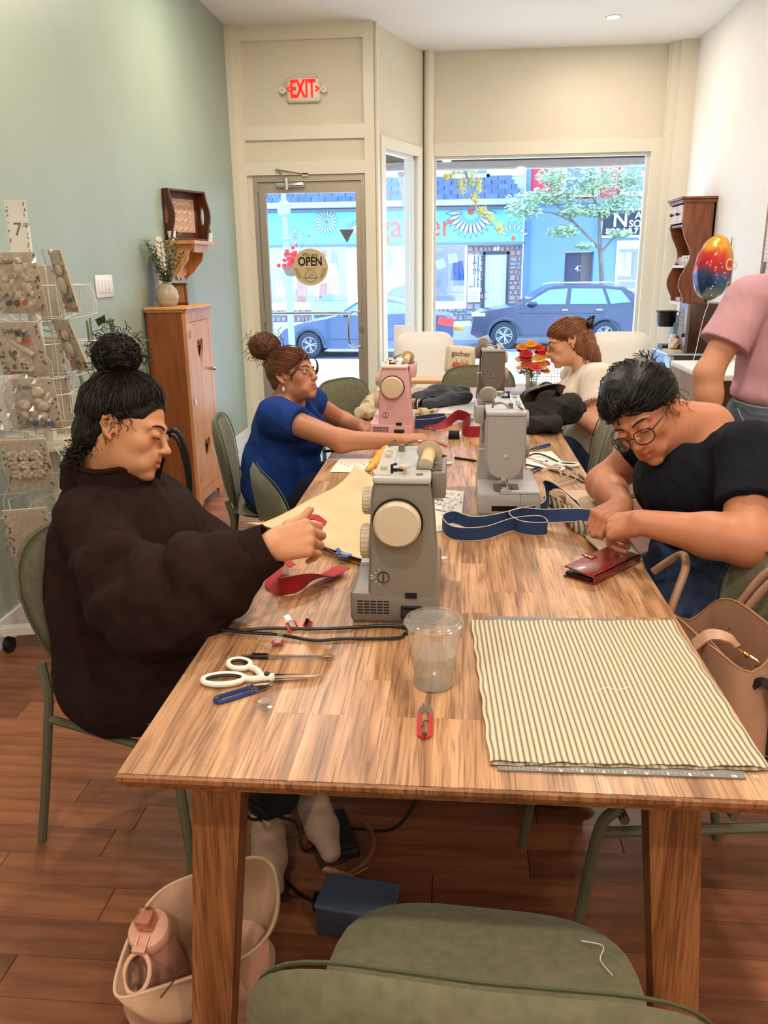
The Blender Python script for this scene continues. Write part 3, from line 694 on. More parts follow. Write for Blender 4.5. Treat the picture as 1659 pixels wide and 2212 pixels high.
m_bark = mat('bark', '8C8378', '6E655B', rough=.95, scale=10, stretch=(1, 1, .25), bump=.8)
def leaf_cloud(name, blobs, n, size, m, parent, seed, droop=0., long=2.2):
    r = random.Random(seed); v = []; f = []
    for i in range(n):
        (cx, cy, cz, rx, ry, rz_) = r.choice(blobs)
        d = V((r.gauss(0, 1), r.gauss(0, 1), r.gauss(0, 1))); d.normalize(); d *= r.random()**.45
        c = V((cx+d.x*rx, cy+d.y*ry, cz+d.z*rz_)); a = V((r.gauss(0, 1), r.gauss(0, 1), r.gauss(0, .5)-droop)).normalized(); u = a.orthogonal().normalized()
        s_ = size*r.uniform(.6, 1.3); b = len(v)
        v += [c-a*s_*long/2, c+u*s_/2, c+a*s_*long/2, c-u*s_/2]; f.append((b, b+1, b+2, b+3))
    me = MB(); me.v = [tuple(p) for p in v]; me.f = f
    o = me.build(name, m, parent, smooth=0); o['kind'] = 'stuff'; return o
def wp(px, py, Y, base): p = at(px, py, Y=Y); return (p.x-base[0], p.y-base[1], p.z-base[2])
bs = (at(1303, 640, Y=25.9).x, 25.9, -.32)
tr1 = thing('street_tree', 'slender green leafed tree before the blue building', 'tree', bs)
W = lambda a, b, y=25.9: wp(a, b, y, bs)
q = MB(); q.tube([(0, 0, 0), W(1300, 600), W(1296, 530)], [.09, .075, .06], n=8)
q.tube([W(1297, 540), W(1275, 515), W(1240, 480), W(1195, 460), W(1150, 455)], [.05, .04, .035, .025, .012], n=6)
q.tube([W(1298, 545), W(1320, 520), W(1350, 490)], [.04, .03, .012], n=6); q.tube([W(1296, 530), W(1296, 470), W(1280, 420), W(1275, 370)], [.055, .045, .03, .02], n=6)
q.tube([W(1296, 480), W(1330, 440), W(1345, 390)], [.035, .025, .012], n=6); q.tube([W(1240, 480), W(1200, 440), W(1170, 420)], [.03, .02, .01], n=6)
q.build('trunk', m_bark, tr1)
bl = [(*W(a, b), rx, .7, rz_) for a, b, rx, rz_ in ((1150, 430, .9, .25), (1130, 455, .6, .3), (1200, 420, .8, .3), (1255, 410, .8, .35), (1320, 395, .9, .45), (1370, 385, .6, .5), (1280, 375, .9, .4), (1350, 440, .8, .3), (1215, 500, .5, .2), (1195, 380, .5, .3), (1290, 455, .6, .2), (1340, 505, .35, .12), (1240, 455, .5, .2), (1262, 530, .25, .1))]
leaf_cloud('foliage', bl, 5200, .065, mat('leaf_green', '8FB59A', 'B4C48E', rough=.8, scale=2), tr1, 5)
bs = (at(893, 700, Y=12).x, 12, -.28)
tr2 = thing('pavement_tree', 'near tree trunk with drooping yellow green leaves outside the side window', 'tree', bs)
W = lambda a, b, y=12.: wp(a, b, y, bs)
q = MB(); q.tube([(0, 0, 0), W(893, 650), W(892, 500), W(880, 420), W(868, 360), (W(860, 260))], [.11, .10, .085, .08, .075, .07], n=10)
q.tube([W(893, 500), W(905, 430), W(922, 370), W(940, 250)], [.07, .06, .055, .05], n=8)
q.tube([W(940, 250), W(990, 330), W(1015, 400), W(1030, 450), W(1062, 480), W(1085, 520)], [.04, .025, .02, .014, .008, .004], n=6)
q.tube([W(940, 250), W(980, 370), W(990, 420)], [.03, .012, .005], n=6)
q.build('trunk', m_bark, tr2)
bl = [(*W(a, b), rx, .12, rz_) for a, b, rx, rz_ in ((985, 375, .14, .12), (1000, 400, .07, .12), (1022, 385, .08, .14), (1025, 430, .07, .09), (1042, 455, .08, .06), (1060, 470, .07, .07), (1080, 490, .05, .09), (1035, 400, .04, .1), (965, 380, .05, .05))]
leaf_cloud('foliage', bl, 900, .016, mat('leaf_yellow', '9A8A3A', 'C0B040', rough=.8, scale=14), tr2, 6, droop=1.6, long=3.2)
o = MB().b2(-.22, .22, -.03, .03, 0, .11, .01).build('amber_marker', mat('amber', 'E0A040', rough=.4)); o.location = at(985, 714, Y=22.2); tag(o, 'low amber marker between the two parked cars', 'marker')
# ------------------------------------------------------------------ wood
def wood(name, c1, c2, c3, axis='Y', rough=.4, scale=1., rnd=.12, coat=0, streak=.55, bump=.15):
    if name in MATS: return MATS[name]
    m = bpy.data.materials.new(name); m.use_nodes = True; MATS[name] = m
    n = m.node_tree.nodes; l = m.node_tree.links; b = n['Principled BSDF']; b.inputs['Roughness'].default_value = rough
    if coat: b.inputs['Coat Weight'].default_value = coat; b.inputs['Coat Roughness'].default_value = .15
    t = n.new('ShaderNodeTexCoord'); oi = n.new('ShaderNodeObjectInfo')
    add = n.new('ShaderNodeVectorMath'); add.operation = 'MULTIPLY_ADD'
    cx = n.new('ShaderNodeCombineXYZ')
    for i in range(3): l.new(oi.outputs['Random'], cx.inputs[i])
    l.new(cx.outputs[0], add.inputs[0]); add.inputs[1].default_value = (37, 53, 19); l.new(t.outputs['Object'], add.inputs[2])
    st = {'X': (.09, 1, 1), 'Y': (1, .09, 1), 'Z': (1, 1, .09)}[axis]
    def nz(sc, det, dist, st_=st):
        mp = n.new('ShaderNodeMapping'); mp.inputs['Scale'].default_value = st_; q = n.new('ShaderNodeTexNoise')
        l.new(add.outputs[0], mp.inputs[0]); l.new(mp.outputs[0], q.inputs['Vector'])
        q.inputs['Scale'].default_value = sc*scale; q.inputs['Detail'].default_value = det; q.inputs['Distortion'].default_value = dist
        return q.outputs[0]
    broad = nz(19, 4, 1.4); st2 = tuple(v*(.35 if v < .5 else 1) for v in st); fine = nz(230, 5, .4, st2)
    r = n.new('ShaderNodeValToRGB'); e = r.color_ramp.elements
    e[0].position = .30; e[0].color = (*srgb(c3), 1); e[1].position = .7; e[1].color = (*srgb(c1), 1)
    k = e.new(.5); k.color = (*srgb(c2), 1); l.new(broad, r.inputs[0])
    r2 = n.new('ShaderNodeValToRGB'); r2.color_ramp.elements[0].position = .36; r2.color_ramp.elements[0].color = (streak, streak*.92, streak*.86, 1)
    r2.color_ramp.elements[1].position = .52; r2.color_ramp.elements[1].color = (1, 1, 1, 1); l.new(fine, r2.inputs[0])
    mx = n.new('ShaderNodeMix'); mx.data_type = 'RGBA'; mx.blend_type = 'MULTIPLY'; mx.inputs[0].default_value = 1
    l.new(r.outputs[0], mx.inputs[6]); l.new(r2.outputs[0], mx.inputs[7])
    hs = n.new('ShaderNodeHueSaturation'); mr = n.new('ShaderNodeMapRange'); l.new(oi.outputs['Random'], mr.inputs[0])
    mr.inputs[3].default_value = 1-rnd; mr.inputs[4].default_value = 1+rnd; l.new(mr.outputs[0], hs.inputs['Value'])
    l.new(mx.outputs[2], hs.inputs['Color']); l.new(hs.outputs[0], b.inputs['Base Color'])
    bp = n.new('ShaderNodeBump'); bp.inputs['Strength'].default_value = bump; bp.inputs['Distance'].default_value = .001
    l.new(fine, bp.inputs['Height']); l.new(bp.outputs[0], b.inputs['Normal'])
    return m

# ------------------------------------------------------------------ long work table
T0, T1, TX0, TX1, TZ = .978, 4.9, -.485, .463, .75
m_tab = wood('acacia_table', 'D0A47C', 'B88A62', '886042', 'Y', rough=.33, rnd=.15, streak=.55)
m_leg = wood('acacia_leg', 'A97348', '935F38', '74461F', 'Z', rough=.42, rnd=.08)
tb = thing('work_table', 'long light brown butcher block table everyone sews at', 'table', (0, 0, 0))
prof = [(0, .010), (.004, .0), (.02, -.012), (.045, -.024)]
mb = MB(); mb.b2(TX0+.01, TX1-.01, T0+.01, T1-.01, TZ-.028, TZ-.002); mb.build('core_board', m_leg, tb)
# rounded solid rim under the staves
rm = MB()
ring = lambda o, z: [(TX0+o, T0+o, z), (TX1-o, T0+o, z), (TX1-o, T1-o, z), (TX0+o, T1-o, z)]
lev = [(.004, TZ-.0015), (.0, TZ-.005), (.0, TZ-.012), (.006, TZ-.022), (.022, TZ-.033), (.06, TZ-.036)]
vs = []; fs = []
for o_, z in lev: vs += ring(o_, z)
for k in range(len(lev)-1):
    for i in range(4): j = (i+1) % 4; fs.append((k*4+j, k*4+i, (k+1)*4+i, (k+1)*4+j))
fs.append(tuple(range(len(vs)-4, len(vs)))[::1])
rm.add(vs, fs); rm.build('edge_rim', m_leg, tb, smooth=0)
ns = 15; sw_ = (TX1-TX0-.006)/ns; r = random.Random(9); meshes = {}
for i in range(ns):
    y = T0+.003; first = True
    while y < T1-.01:
        L = r.choice([.18, .30, .42]) if first else r.choice([.30, .42, .54]); first = False
        if T1-.003-(y+L) < .14: L = T1-.003-y
        mb = MB(); mb.b2(-sw_/2+.0002, sw_/2-.0002, -L/2+.0002, L/2-.0002, -.004, 0)
        key = round(L, 3)
        if key not in meshes: meshes[key] = mb.build('stave', m_tab, tb, smooth=0); o = meshes[key]
        else: o = meshes[key].copy(); COL.objects.link(o); o.parent = tb
        o.location = (TX0+.003+sw_*(i+.5), y+L/2, TZ)
        y += L
def tleg(x0, x1, y0, sx, sy):
    # four corner tapered square leg, top at z=.715, foot splayed outward
    w_, d = .082, .062
    vs = []
    for (z, ox, oy, k) in ((.716, 0, 0, 1.), (.0, sx*.062, sy*.05, .84)):
        for (a, b_) in ((-1, -1), (1, -1), (1, 1), (-1, 1)): vs.append((x0+ox+a*w_/2*k, y0+oy+b_*d/2*k, z))
    return MB().add(vs, [(3, 2, 1, 0), (4, 5, 6, 7), (1, 0, 4, 5), (2, 1, 5, 6), (3, 2, 6, 7), (0, 3, 7, 4)])
for (x, y, sx, sy) in ((-.372, 1.14, -1, -.4), (.343, 1.14, 1, -.4), (-.372, T1-.18, -1, 1), (.343, T1-.18, 1, 1)):
    q = tleg(x, 0, y, sx, sy); q.f = [f[::-1] for f in q.f]; q.build('leg', m_leg, tb, smooth=0)
MB().b2(-.36, .33, 1.16, 1.185, .655, .715).b2(-.36, .33, T1-.22, T1-.195, .655, .715).build('cross_rail', m_leg, tb)

# ------------------------------------------------------------------ green upholstered chairs
m_felt = mat('sage_felt', '7B7860', '6C6A53', rough=.95, spec=.2, scale=60, bump=.35, bscale=900, sheen=.12)
m_tube = mat('olive_tube', '5C5D48', rough=.45)
def make_chair():
    t = bpy.data.objects.new('dining_chair', None); COL.objects.link(t)
    # seat, front towards +y
    def sf(x, y, z):
        return (x*(1-.10*(-y/.22)*(y < 0)*.6), y+.022, .445+z+.012*(x/.22)**2-.01*(y > .15)*((y-.15)/.08))
    MB().pillow(.46, .495, .055, 3.2, sf, 8, 40).build('seat', m_felt, t)
    # back shell: local x across, y up -> curved, leaning back
    def bf(x, y, z):
        h = y+.20                                   # 0..0.40 above the bottom of the shell
        tap = .70+.30*min(1, h/.24)
        X = x*tap
        yy = -.215-.16*h+.55*(X*X)+z
        return (X, yy, .455+h*.985-z*.15)
    MB().pillow(.47, .40, .05, 3.6, bf, 8, 44).build('backrest', m_felt, t)
    sm = MB(); pts = []
    for i in range(44):
        a = 2*pi*i/44; ca, sa = cos(a), sin(a); e = 3.6
        x = .235*.985*math.copysign(abs(ca)**(2/e), ca); y = .20*.985*math.copysign(abs(sa)**(2/e), sa); pts.append(bf(x, y, .012))
    sm.tube(pts, .0022, n=5, closed=True); sm.build('seam', mat('felt_seam', '45462F', rough=1), t)
    for s in (-1, 1):
        MB().tube(bez([(s*.19, -.235, .52), (s*.20, -.215, .44), (s*.205, -.225, .36), (s*.215, -.255, .18), (s*.225, -.29, 0)], 5), .0115, n=8).build('leg', m_tube, t)
        MB().tube(bez([(s*.19, .13, .425), (s*.20, .17, .38), (s*.215, .20, .2), (s*.225, .225, 0)], 5), .0115, n=8).build('leg', m_tube, t)
        MB().tube([(s*.203, -.222, .375), (s*.2, .17, .375)], .0105, n=8).build('side_rail', m_tube, t)
    MB().tube([(-.2, -.1, .40), (.2, -.1, .40)], .0105, n=8).tube([(-.2, .12, .40), (.2, .12, .40)], .0105, n=8).build('seat_frame', m_tube, t)
    return t
ch0 = make_chair()
CH = [('sage green chair in front with its back to the viewer', .045, .835, -.06),
      ('sage green chair under the woman in the dark brown fleece', -.725, 1.83, -pi/2-.36),
      ('empty sage green chair pushed in between the fleece wearer and the woman in blue', -.36, 2.54, -pi/2+.42),
      ('sage green chair the woman in the blue top sits on', -.75, 3.42, -pi/2+.2),
      ('empty sage green chair behind the blue top, its back catching window light', -.43, 4.42, -pi/2-.55),
      ('dark sage chair at the far head of the table behind a folded dark cloth', .145, 4.93, pi),
      ('sage green chair behind the woman in the black top', .86, 2.02, pi/2-.1),
      ('sage green chair holding the tan handbag at the table corner', .44, 1.60, pi/2+.12),
      ('empty sage green chair beside the pile of black canvas', .36, 3.35, pi/2-.1),
      ('sage green chair the woman in the white blouse sits on', .82, 4.05, pi/2)]
chairs = []
for i, (lb, x, y, rz) in enumerate(CH):
    c = ch0 if i == 0 else copy_tree(ch0)
    c.location = (x, y, 0); c.rotation_euler = (0, 0, rz); tag(c, lb, 'chair', 'sage green chairs around the table'); chairs.append(c)
# stray thread on the nearest seat
o = MB().tube(bez([(.20, 1.0, .478), (.23, .99, .48), (.222, .965, .479), (.235, .94, .478)], 5), .0008, n=4).build('loose_thread', m_base)
tag(o, 'short pale thread lying on the nearest chair seat', 'thread')

# ------------------------------------------------------------------ sewing machines (local: length +y from hand wheel to head, front -x)
def machine(label, loc, rz, side, top, knob=None, sc=1., spool=True, logo=True, frontc=None):
    t = thing('sewing_machine', label, 'sewing machine', loc, rz, 'sewing machines on the table')
    t.scale = (1, 1, .965)
    ms = mat('mach_'+side, side, rough=.38, bump=.05, bscale=500); mt = mat('mach_'+top, top, rough=.3); mk = mat('mach_knob_'+(knob or 'C9B9A2'), knob or 'C9B9A2', rough=.4)
    L = .295
    # bed: wide foot
    MB().b2(-.095, .085, 0, L, .006, .072, .008).b2(-.09, .08, .01, L-.01, 0, .008).build('base', ms, t)
    # column beside the wheel, tapering upward
    z0, z1 = .06, .315
    q = MB(); vs = []
    secs = [(z0, -.058, .083, 0, .125), (.12, -.056, .080, .001, .12), (.27, -.050, .070, .008, .12), (.30, -.046, .066, .012, .12), (z1, -.036, .056, .022, .115)]
    for (z, xa, xb, ya, yb) in secs: vs += [(xa+.006, ya, z), (xb-.006, ya, z), (xb, ya+.006, z), (xb, yb, z), (xa, yb, z), (xa, ya+.006, z)]
    fs = []
    for k in range(len(secs)-1):
        for i in range(6): j = (i+1) % 6; fs.append((k*6+i, k*6+j, (k+1)*6+j, (k+1)*6+i))
    fs += [tuple(range((len(secs)-1)*6, len(secs)*6)), (5, 4, 3, 2, 1, 0)]; q.add(vs, fs); q.build('column', ms, t, smooth=25)
    # arm
    MB().b2(-.044, .064, .10, L-.06, .200, .312, .012).build('arm', ms, t)
    # head with curved lower edge, prism along x-z profile extruded in y
    P = [(-.052, .305), (.062, .305), (.066, .27), (.064, .17), (.052, .135), (.03, .122), (-.018, .122), (-.04, .14), (-.052, .18)]
    P = [(a*.96+.004, b_) for a, b_ in P]
    hd = MB(); hd.prism([(x, z) for x, z in P], .075, TR(0, L, 0) @ RX(pi/2)); hd.prism([(x*.93, z*.985+.003) for x, z in P], .006, TR(0, L+.006, 0) @ RX(pi/2)); h_ = hd.build('head', ms, t, smooth=25)
    MB().cyl((.01, L+.005, .19), (.01, L+.011, .19), .006, n=12).build('screw', m_chrome, h_)
    MB().tube([(.05, L-.03, .20), (.085, L-.03, .20), (.088, L-.03, .195)], .0035, n=6).build('thread_lever', mk, h_)
    # top deck
    q = MB(); q.b2(-.046, .068, .006, L+.004, .305, .320, .006); q.build('top_deck', mt, t)
    MB().b2(.068, .096, .055, .185, .262, .318, .004).build('spool_rim', ms, t)
    MB().b2(.036, .088, .07, .175, .3185, .3205).build('spool_recess', mat('recess_grey', '5B5348'), t)
    MB().b2(-.043, -.012, .02, L-.02, .320, .322).build('stitch_panel', mt, t)
    for k, y in enumerate((.06, .17, .205)):
        MB().b2(-.034, -.022, y, y+.012, .321, .331, .002).build('slider', mk, t)
    MB().cyl((.016, .035, .318), (.016, .035, .333), .0035).cyl((.016, .035, .333), (.016, .035, .338), .011, n=16).build('bobbin_winder', mk, t)
    MB().tube([(-.01, .04, .32), (-.01, .04, .337), (-.002, .05, .337)], .003, n=6).b2(-.014, .012, .055, .06, .32, .326).build('bobbin_stop', m_black, t)
    MB().cyl((.045, .03, .32), (.045, .03, .3215), .007).build('slot', mat('recess_grey'), t)
    th = MB(); th.tube(bez([(.0, .27, .325), (.02, .26, .338), (.045, .27, .336), (.05, .285, .33)], 4), .003, n=6).b2(-.01, .003, .235, .25, .32, .335).tube([(-.035, .28, .323), (-.022, .295, .333), (-.03, .30, .328)], .003, n=5)
    th.build('thread_guide', mat('guide_steel', '7A746C', rough=.3, metal=.7), t)
    if spool:
        sp = thing('spool', None, None); sp.parent = t; sp.location = (.058, .095, .337); sp.scale = (.88,)*3; sp.rotation_euler = (.35, 0, -.15); sp.name = 'thread_spool'
        MB().cyl((0, -.022, 0), (0, .028, 0), .0155, .0155, n=20).build('thread', mat('thread_cream', 'D8C49A', 'CDB684', rough=.8, scale=300, stretch=(.1, 3, .1)), sp)
        MB().lathe([(0, -.002), (.018, -.002), (.030, .001), (.031, .004), (.02, .006), (0, .006)], (0, .034, 0), 24, RX(pi/2)).lathe([(0, 0), (.017, 0), (.017, .003), (0, .003)], (0, -.022, 0), 20, RX(pi/2)).build('spool_cap', mk, sp)
    else:
        MB().lathe([(0, -.002), (.025, -.002), (.027, .002), (.025, .006), (0, .006)], (.056, .13, .343), 28, RX(pi/2-.45)).build('spool_cap', mk, t)
        q = MB()
        for k in range(8): a = k*pi/4; q.b2(-.0015, .0015, .012, .026, 0, .008)
        q.lathe([(0, .0), (.008, .0), (.008, .01), (0, .01)], (.056, .127, .344), 16, RX(pi/2-.45)).build('spool_pin', m_chrome, t)
    # end face: hand wheel, knob, vent, switch, socket
    MB().lathe([(0, 0), (.044, .0), (.047, .006), (.047, .018), (.042, .024), (0, .026)], (.003, -.002, .228), 40, RX(pi/2)).build('hand_wheel', mk, t)
    MB().lathe([(.047, -.001), (.0505, -.001), (.0505, .002), (.047, .002)], (.003, -.0, .228), 40, RX(pi/2), close=True).build('wheel_gap', m_black, t)
    MB().lathe([(0, 0), (.011, 0), (.011, .003), (0, .003)], (-.026, .0005, .108), 20, RX(pi/2)).build('adjust_screw', ms, t)
    MB().lathe([(.0105, 0), (.012, 0), (.012, .0034), (.0105, .0034)], (-.026, .0005, .108), 20, RX(pi/2), close=True).b2(-.027, -.025, -.004, 0, .099, .117).build('screw_slot', m_black, t)
    mw_ = mat('print_white', 'D8CDB8'); q = MB()
    for k in range(5): a = pi*(.65+.18*k); q.box((-.026+.018*cos(a), -.0004, .108+.018*sin(a)), (.005, .001, .0012), RY(-a))
    q.b2(-.052, -.047, -.001, 0, .104, .106).b2(-.052, -.047, -.001, 0, .110, .112); q.build('print', mw_, t)
    q = MB()
    for i in range(5):
        for k in range(5): q.b2(-.080+k*.0135, -.069+k*.0135, -.0012, .001, .026+i*.0065, .0285+i*.0065)
    q.build('vent_slots', m_black, t)['kind'] = 'stuff'
    MB().b2(.017, .041, -.002, .004, .062, .074).b2(.022, .036, -.004, 0, .064, .072).build('power_switch', m_black, t)
    MB().b2(.008, .052, -.003, .004, .026, .045, .004).build('socket', m_black, t)
    # front dials (towards -x)
    for (z, r_) in ((.255, .028), (.165, .036)):
        q = MB().lathe([(0, 0), (r_*.9, .0), (r_, .003), (r_, .018), (r_*.9, .021), (0, .021)], (-.050 if z > .2 else -.055, .062, z), 32, RY(-pi/2))
        for k in range(24):
            a = 2*pi*k/24; q.cyl(((-.068 if z > .2 else -.073), .062+r_*cos(a), z+r_*sin(a)), ((-.056 if z > .2 else -.06), .062+r_*cos(a), z+r_*sin(a)), .0012, n=5)
        q.build('dial', mk, t)
    # free arm, needle plate, foot
    MB().b2(-.09, .02, .16, L+.0, .072, .078).build('free_arm_top', mt, t)
    MB().b2(-.035, .04, L-.09, L-.02, .0775, .0792, .001).build('needle_plate', m_chrome, t)
    q = MB(); q.cyl((.0, L-.04, .078), (.0, L-.04, .135), .0025, n=8).cyl((.008, L-.05, .09), (.008, L-.05, .135), .004, n=8).b2(-.006, .016, L-.062, L-.03, .08, .084).tube(bez([(-.005, L-.03, .085), (.0, L-.01, .088), (.012, L-.01, .086), (.018, L-.03, .083)], 4), .0015, n=5)
    q.b2(-.008, .018, L-.056, L-.045, .1, .112); q.build('presser_foot', m_chrome, t)
    MB().b2(-.028, .045, L-.0005, L+.001, .018, .034).build('storage_slot', m_black, t)
    MB().b2(-.0365, -.0355, L-.002, L+.0008, .01, .07).build('panel_line', mat('recess_grey'), t)
    return t
m1 = machine('grey sewing machine nearest the viewer with a cream thread spool on top', (-.112, 1.512, TZ), 0, '7A7268', 'B6B5B0')  # body greyer than the light deck: side shade put into the colours
m2 = machine('pale grey sewing machine facing the woman in black, needle end towards the viewer', (.155, 2.565, TZ), pi, 'A8A4A4', 'BABCC0', 'B2ABA2', spool=False)
m3 = machine('pink sewing machine in front of the woman in the blue top', (-.262, 3.36, TZ), 0, 'D9A6A8', 'E8D3CF', 'D3BFA0')
m4 = machine('sewing machine at the far end beside the flower vase, coloured dark for its backlit shade', (.195, 4.315, TZ), pi, '6F685E', 'A9A59C', spool=False)  # dark grey holds the backlit shade; the plastic is like the others

# ------------------------------------------------------------------ pine cupboard with heart cut-outs, and what stands on it
m_pine = wood('pine_side_shaded', '9C5A2A', '905024', '80441C', 'Z', rough=.38, rnd=.02, streak=.9, bump=.05)  # same pine as the front, with the side's shade put into the colour
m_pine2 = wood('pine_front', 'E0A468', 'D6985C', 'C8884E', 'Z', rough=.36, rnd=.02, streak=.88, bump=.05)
cb = thing('pine_cupboard', 'tall narrow pine cupboard with two heart cut-outs against the green wall', 'cupboard', (0, 0, 0))
cx0, cx1, cy0, cy1, cz = -1.795, -1.56, 4.70, 5.19, 1.215
q = MB(); q.b2(cx0, cx1-.02, cy0, cy0+.02, .05, cz).b2(cx0, cx1-.02, cy1-.02, cy1, .05, cz).b2(cx0, cx0+.015, cy0, cy1, .05, cz).b2(cx0, cx1-.02, cy0+.02, cy1-.02, .1, .12).b2(cx0, cx1-.03, cy0+.02, cy1-.02, .62, .64)
q.prism([(cx0, 0), (cx0+.05, 0), (cx0+.07, .035), (cx1-.09, .035), (cx1-.07, 0), (cx1-.02, 0), (cx1-.02, .06), (cx0, .06)], .02, TR(0, cy0+.02, 0) @ RX(pi/2))
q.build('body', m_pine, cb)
q = MB(); q.b2(cx1-.02, cx1, cy0, cy0+.055, .0, cz).b2(cx1-.02, cx1, cy1-.055, cy1, .0, cz).b2(cx1-.02, cx1, cy0+.055, cy1-.055, 1.15, cz)
q.prism([(cy0+.05, .12), (cy1-.05, .12), (cy1-.05, .03), (cy1-.1, .06), (cy0+.1, .06), (cy0+.05, .03)], .02, TR(cx1-.02, 0, 0) @ M(((0, 0, 1, 0), (1, 0, 0, 0), (0, 1, 0, 0), (0, 0, 0, 1))))
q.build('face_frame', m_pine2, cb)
hp = []
for k in range(32):
    a = 2*pi*k/32; hp.append((.0036*16*sin(a)**3, .0056*(13*cos(a)-5*cos(2*a)-2*cos(3*a)-cos(4*a))))
def ray_rect(p, w_, h0, h1):
    a = atan2(p[1], p[0]); c, s_ = cos(a), sin(a); k = 1e9
    if abs(c) > 1e-6: k = min(k, w_/abs(c))
    if abs(s_) > 1e-6: k = min(k, (h1 if s_ > 0 else h0)/abs(s_))
    return (c*k, s_*k)
YZ = M(((0, 0, 1, 0), (1, 0, 0, 0), (0, 1, 0, 0), (0, 0, 0, 1)))
dm = MB(); dyc = (cy0+cy1)/2; hw = (cy1-cy0)/2-.057
for (zc, zlo, zhi) in ((.975, .63, 1.147), (.36, .125, .63)):
    outer = [ray_rect(p, hw, zc-zlo, zhi-zc) for p in hp]
    # keep rectangle corners exact
    for (sx, hh) in ((1, zhi-zc), (-1, zhi-zc), (1, -(zc-zlo)), (-1, -(zc-zlo))):
        i = min(range(32), key=lambda i: (outer[i][0]-sx*hw)**2+(outer[i][1]-hh)**2); outer[i] = (sx*hw, hh)
    dm.prism(outer, .017, TR(cx1-.018, dyc, zc) @ YZ, hole=hp)
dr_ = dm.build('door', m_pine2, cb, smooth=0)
MB().b2(cx1-.03, cx1-.022, cy0+.06, cy1-.06, .13, 1.14).build('shade_backing', mat('cupboard_dark', '2A1A10'), cb)  # dark sheet added behind the hearts for the shaded inside
MB().cyl((cx1, cy1-.075, .84), (cx1+.02, cy1-.075, .84), .008, .012).ball((cx1+.024, cy1-.075, .84), .014).build('knob', m_chrome, dr_)
for z in (1.08, .68, .2): MB().b2(cx1, cx1+.004, cy0+.05, cy0+.066, z-.022, z+.022).build('hinge', m_chrome, cb)
MB().b2(cx0-.005, cx1+.022, cy0-.022, cy1+.022, cz+.006, cz+.024, .008).b2(cx0, cx1+.01, cy0-.01, cy1+.01, cz-.004, cz+.008).build('top_board', m_pine2, cb)
CT = cz+.0245
vs_ = at(361, 640, Y=4.83); vx = vs_.x
va = thing('ceramic_vase', 'small round cream vase of leafy green stems on the pine cupboard', 'vase', (vx, 4.83, CT))
MB().lathe([(0, 0), (.045, 0), (.062, .02), (.068, .055), (.062, .09), (.04, .118), (.026, .126), (.028, .132), (.022, .13), (.02, .12), (0, .1)], n=32).build('pot', mat('glaze_cream', 'B9AC98', 'A89A86', rough=.25, scale=4, stretch=(.2, .2, 14), bump=.3), va)
q = MB(); lf_ = MB(); r = random.Random(2)
def leaf(mb, c, d, L, w_, up=(0, 0, 1)):
    c = V(c); d = V(d).normalized(); s_ = d.cross(V(up)); s_ = s_.normalized() if s_.length > 1e-3 else V((1, 0, 0)); n_ = s_.cross(d)
    mb.add([c, c+d*L*.4+s_*w_-n_*.0, c+d*L, c+d*L*.4-s_*w_, c+d*L*.5+n_*L*.07], [(0, 1, 4), (1, 2, 4), (2, 3, 4), (3, 0, 4)])
for k in range(13):
    a = r.uniform(0, 2*pi); sp_ = r.uniform(.02, .13); h_ = r.uniform(.2, .33)
    pts = bez([(0, 0, .1), (cos(a)*sp_*.4, sin(a)*sp_*.4, .1+h_*.4), (cos(a)*sp_, sin(a)*sp_, .1+h_*.9)], 5); q.tube(pts, .0016, n=5)
    for i, p in enumerate(pts[2:]):
        for sd in (-1, 1, 0):
            b_ = a+sd*1.5+r.uniform(-.5, .5); leaf(lf_, p, (cos(b_), sin(b_), r.uniform(.2, .9)), r.uniform(.03, .055), .0065)
st_ = q.build('stem', mat('stem_green', '6F7F58'), va); o = lf_.build('leaves', mat('olive_leaf', '6E8062', '56684C', rough=.6, scale=8), va, smooth=0); o['kind'] = 'stuff'
p = at(335, 590, Y=4.95)
bd = thing('paddle_board', 'pale oval wooden board leaning on the wall behind the vase', 'board', (-1.775, 4.93, CT))
q = MB(); q.prism([(.075*math.copysign(abs(cos(2*pi*k/36))**.8, cos(2*pi*k/36)), .20+.195*sin(2*pi*k/36)) for k in range(36)], .012, YZ); q.build('board', mat('birch_pale', 'E3D0B0', 'D8C29E', rough=.5, scale=6, stretch=(1, 1, .2)), bd); bd.rotation_euler = (0, .03, 0)
p = at(390, 640, Y=4.98)
fr = thing('easel_frame', 'small brown wooden frame leaning beside the vase on the cupboard', 'picture frame', (-1.675, 5.0, CT), -.25)
MB().prism([(-.05, 0), (-.035, 0), (-.035, .13), (-.05, .13)], .016, FACE).prism([(.035, 0), (.05, 0), (.05, .13), (.035, .13)], .016, FACE).prism([(-.05, 0), (.05, 0), (.05, .015), (-.05, .015)], .016, FACE).prism([(-.05, .115), (.05, .115), (.05, .13), (-.05, .13)], .016, FACE).build('frame', wood('walnut_small', '8A5230', '7A4626', '60341A', 'Z'), fr)
MB().b2(-.04, .04, -.006, -.002, .01, .12).build('backing', mat('kraft', 'B08A64'), fr)

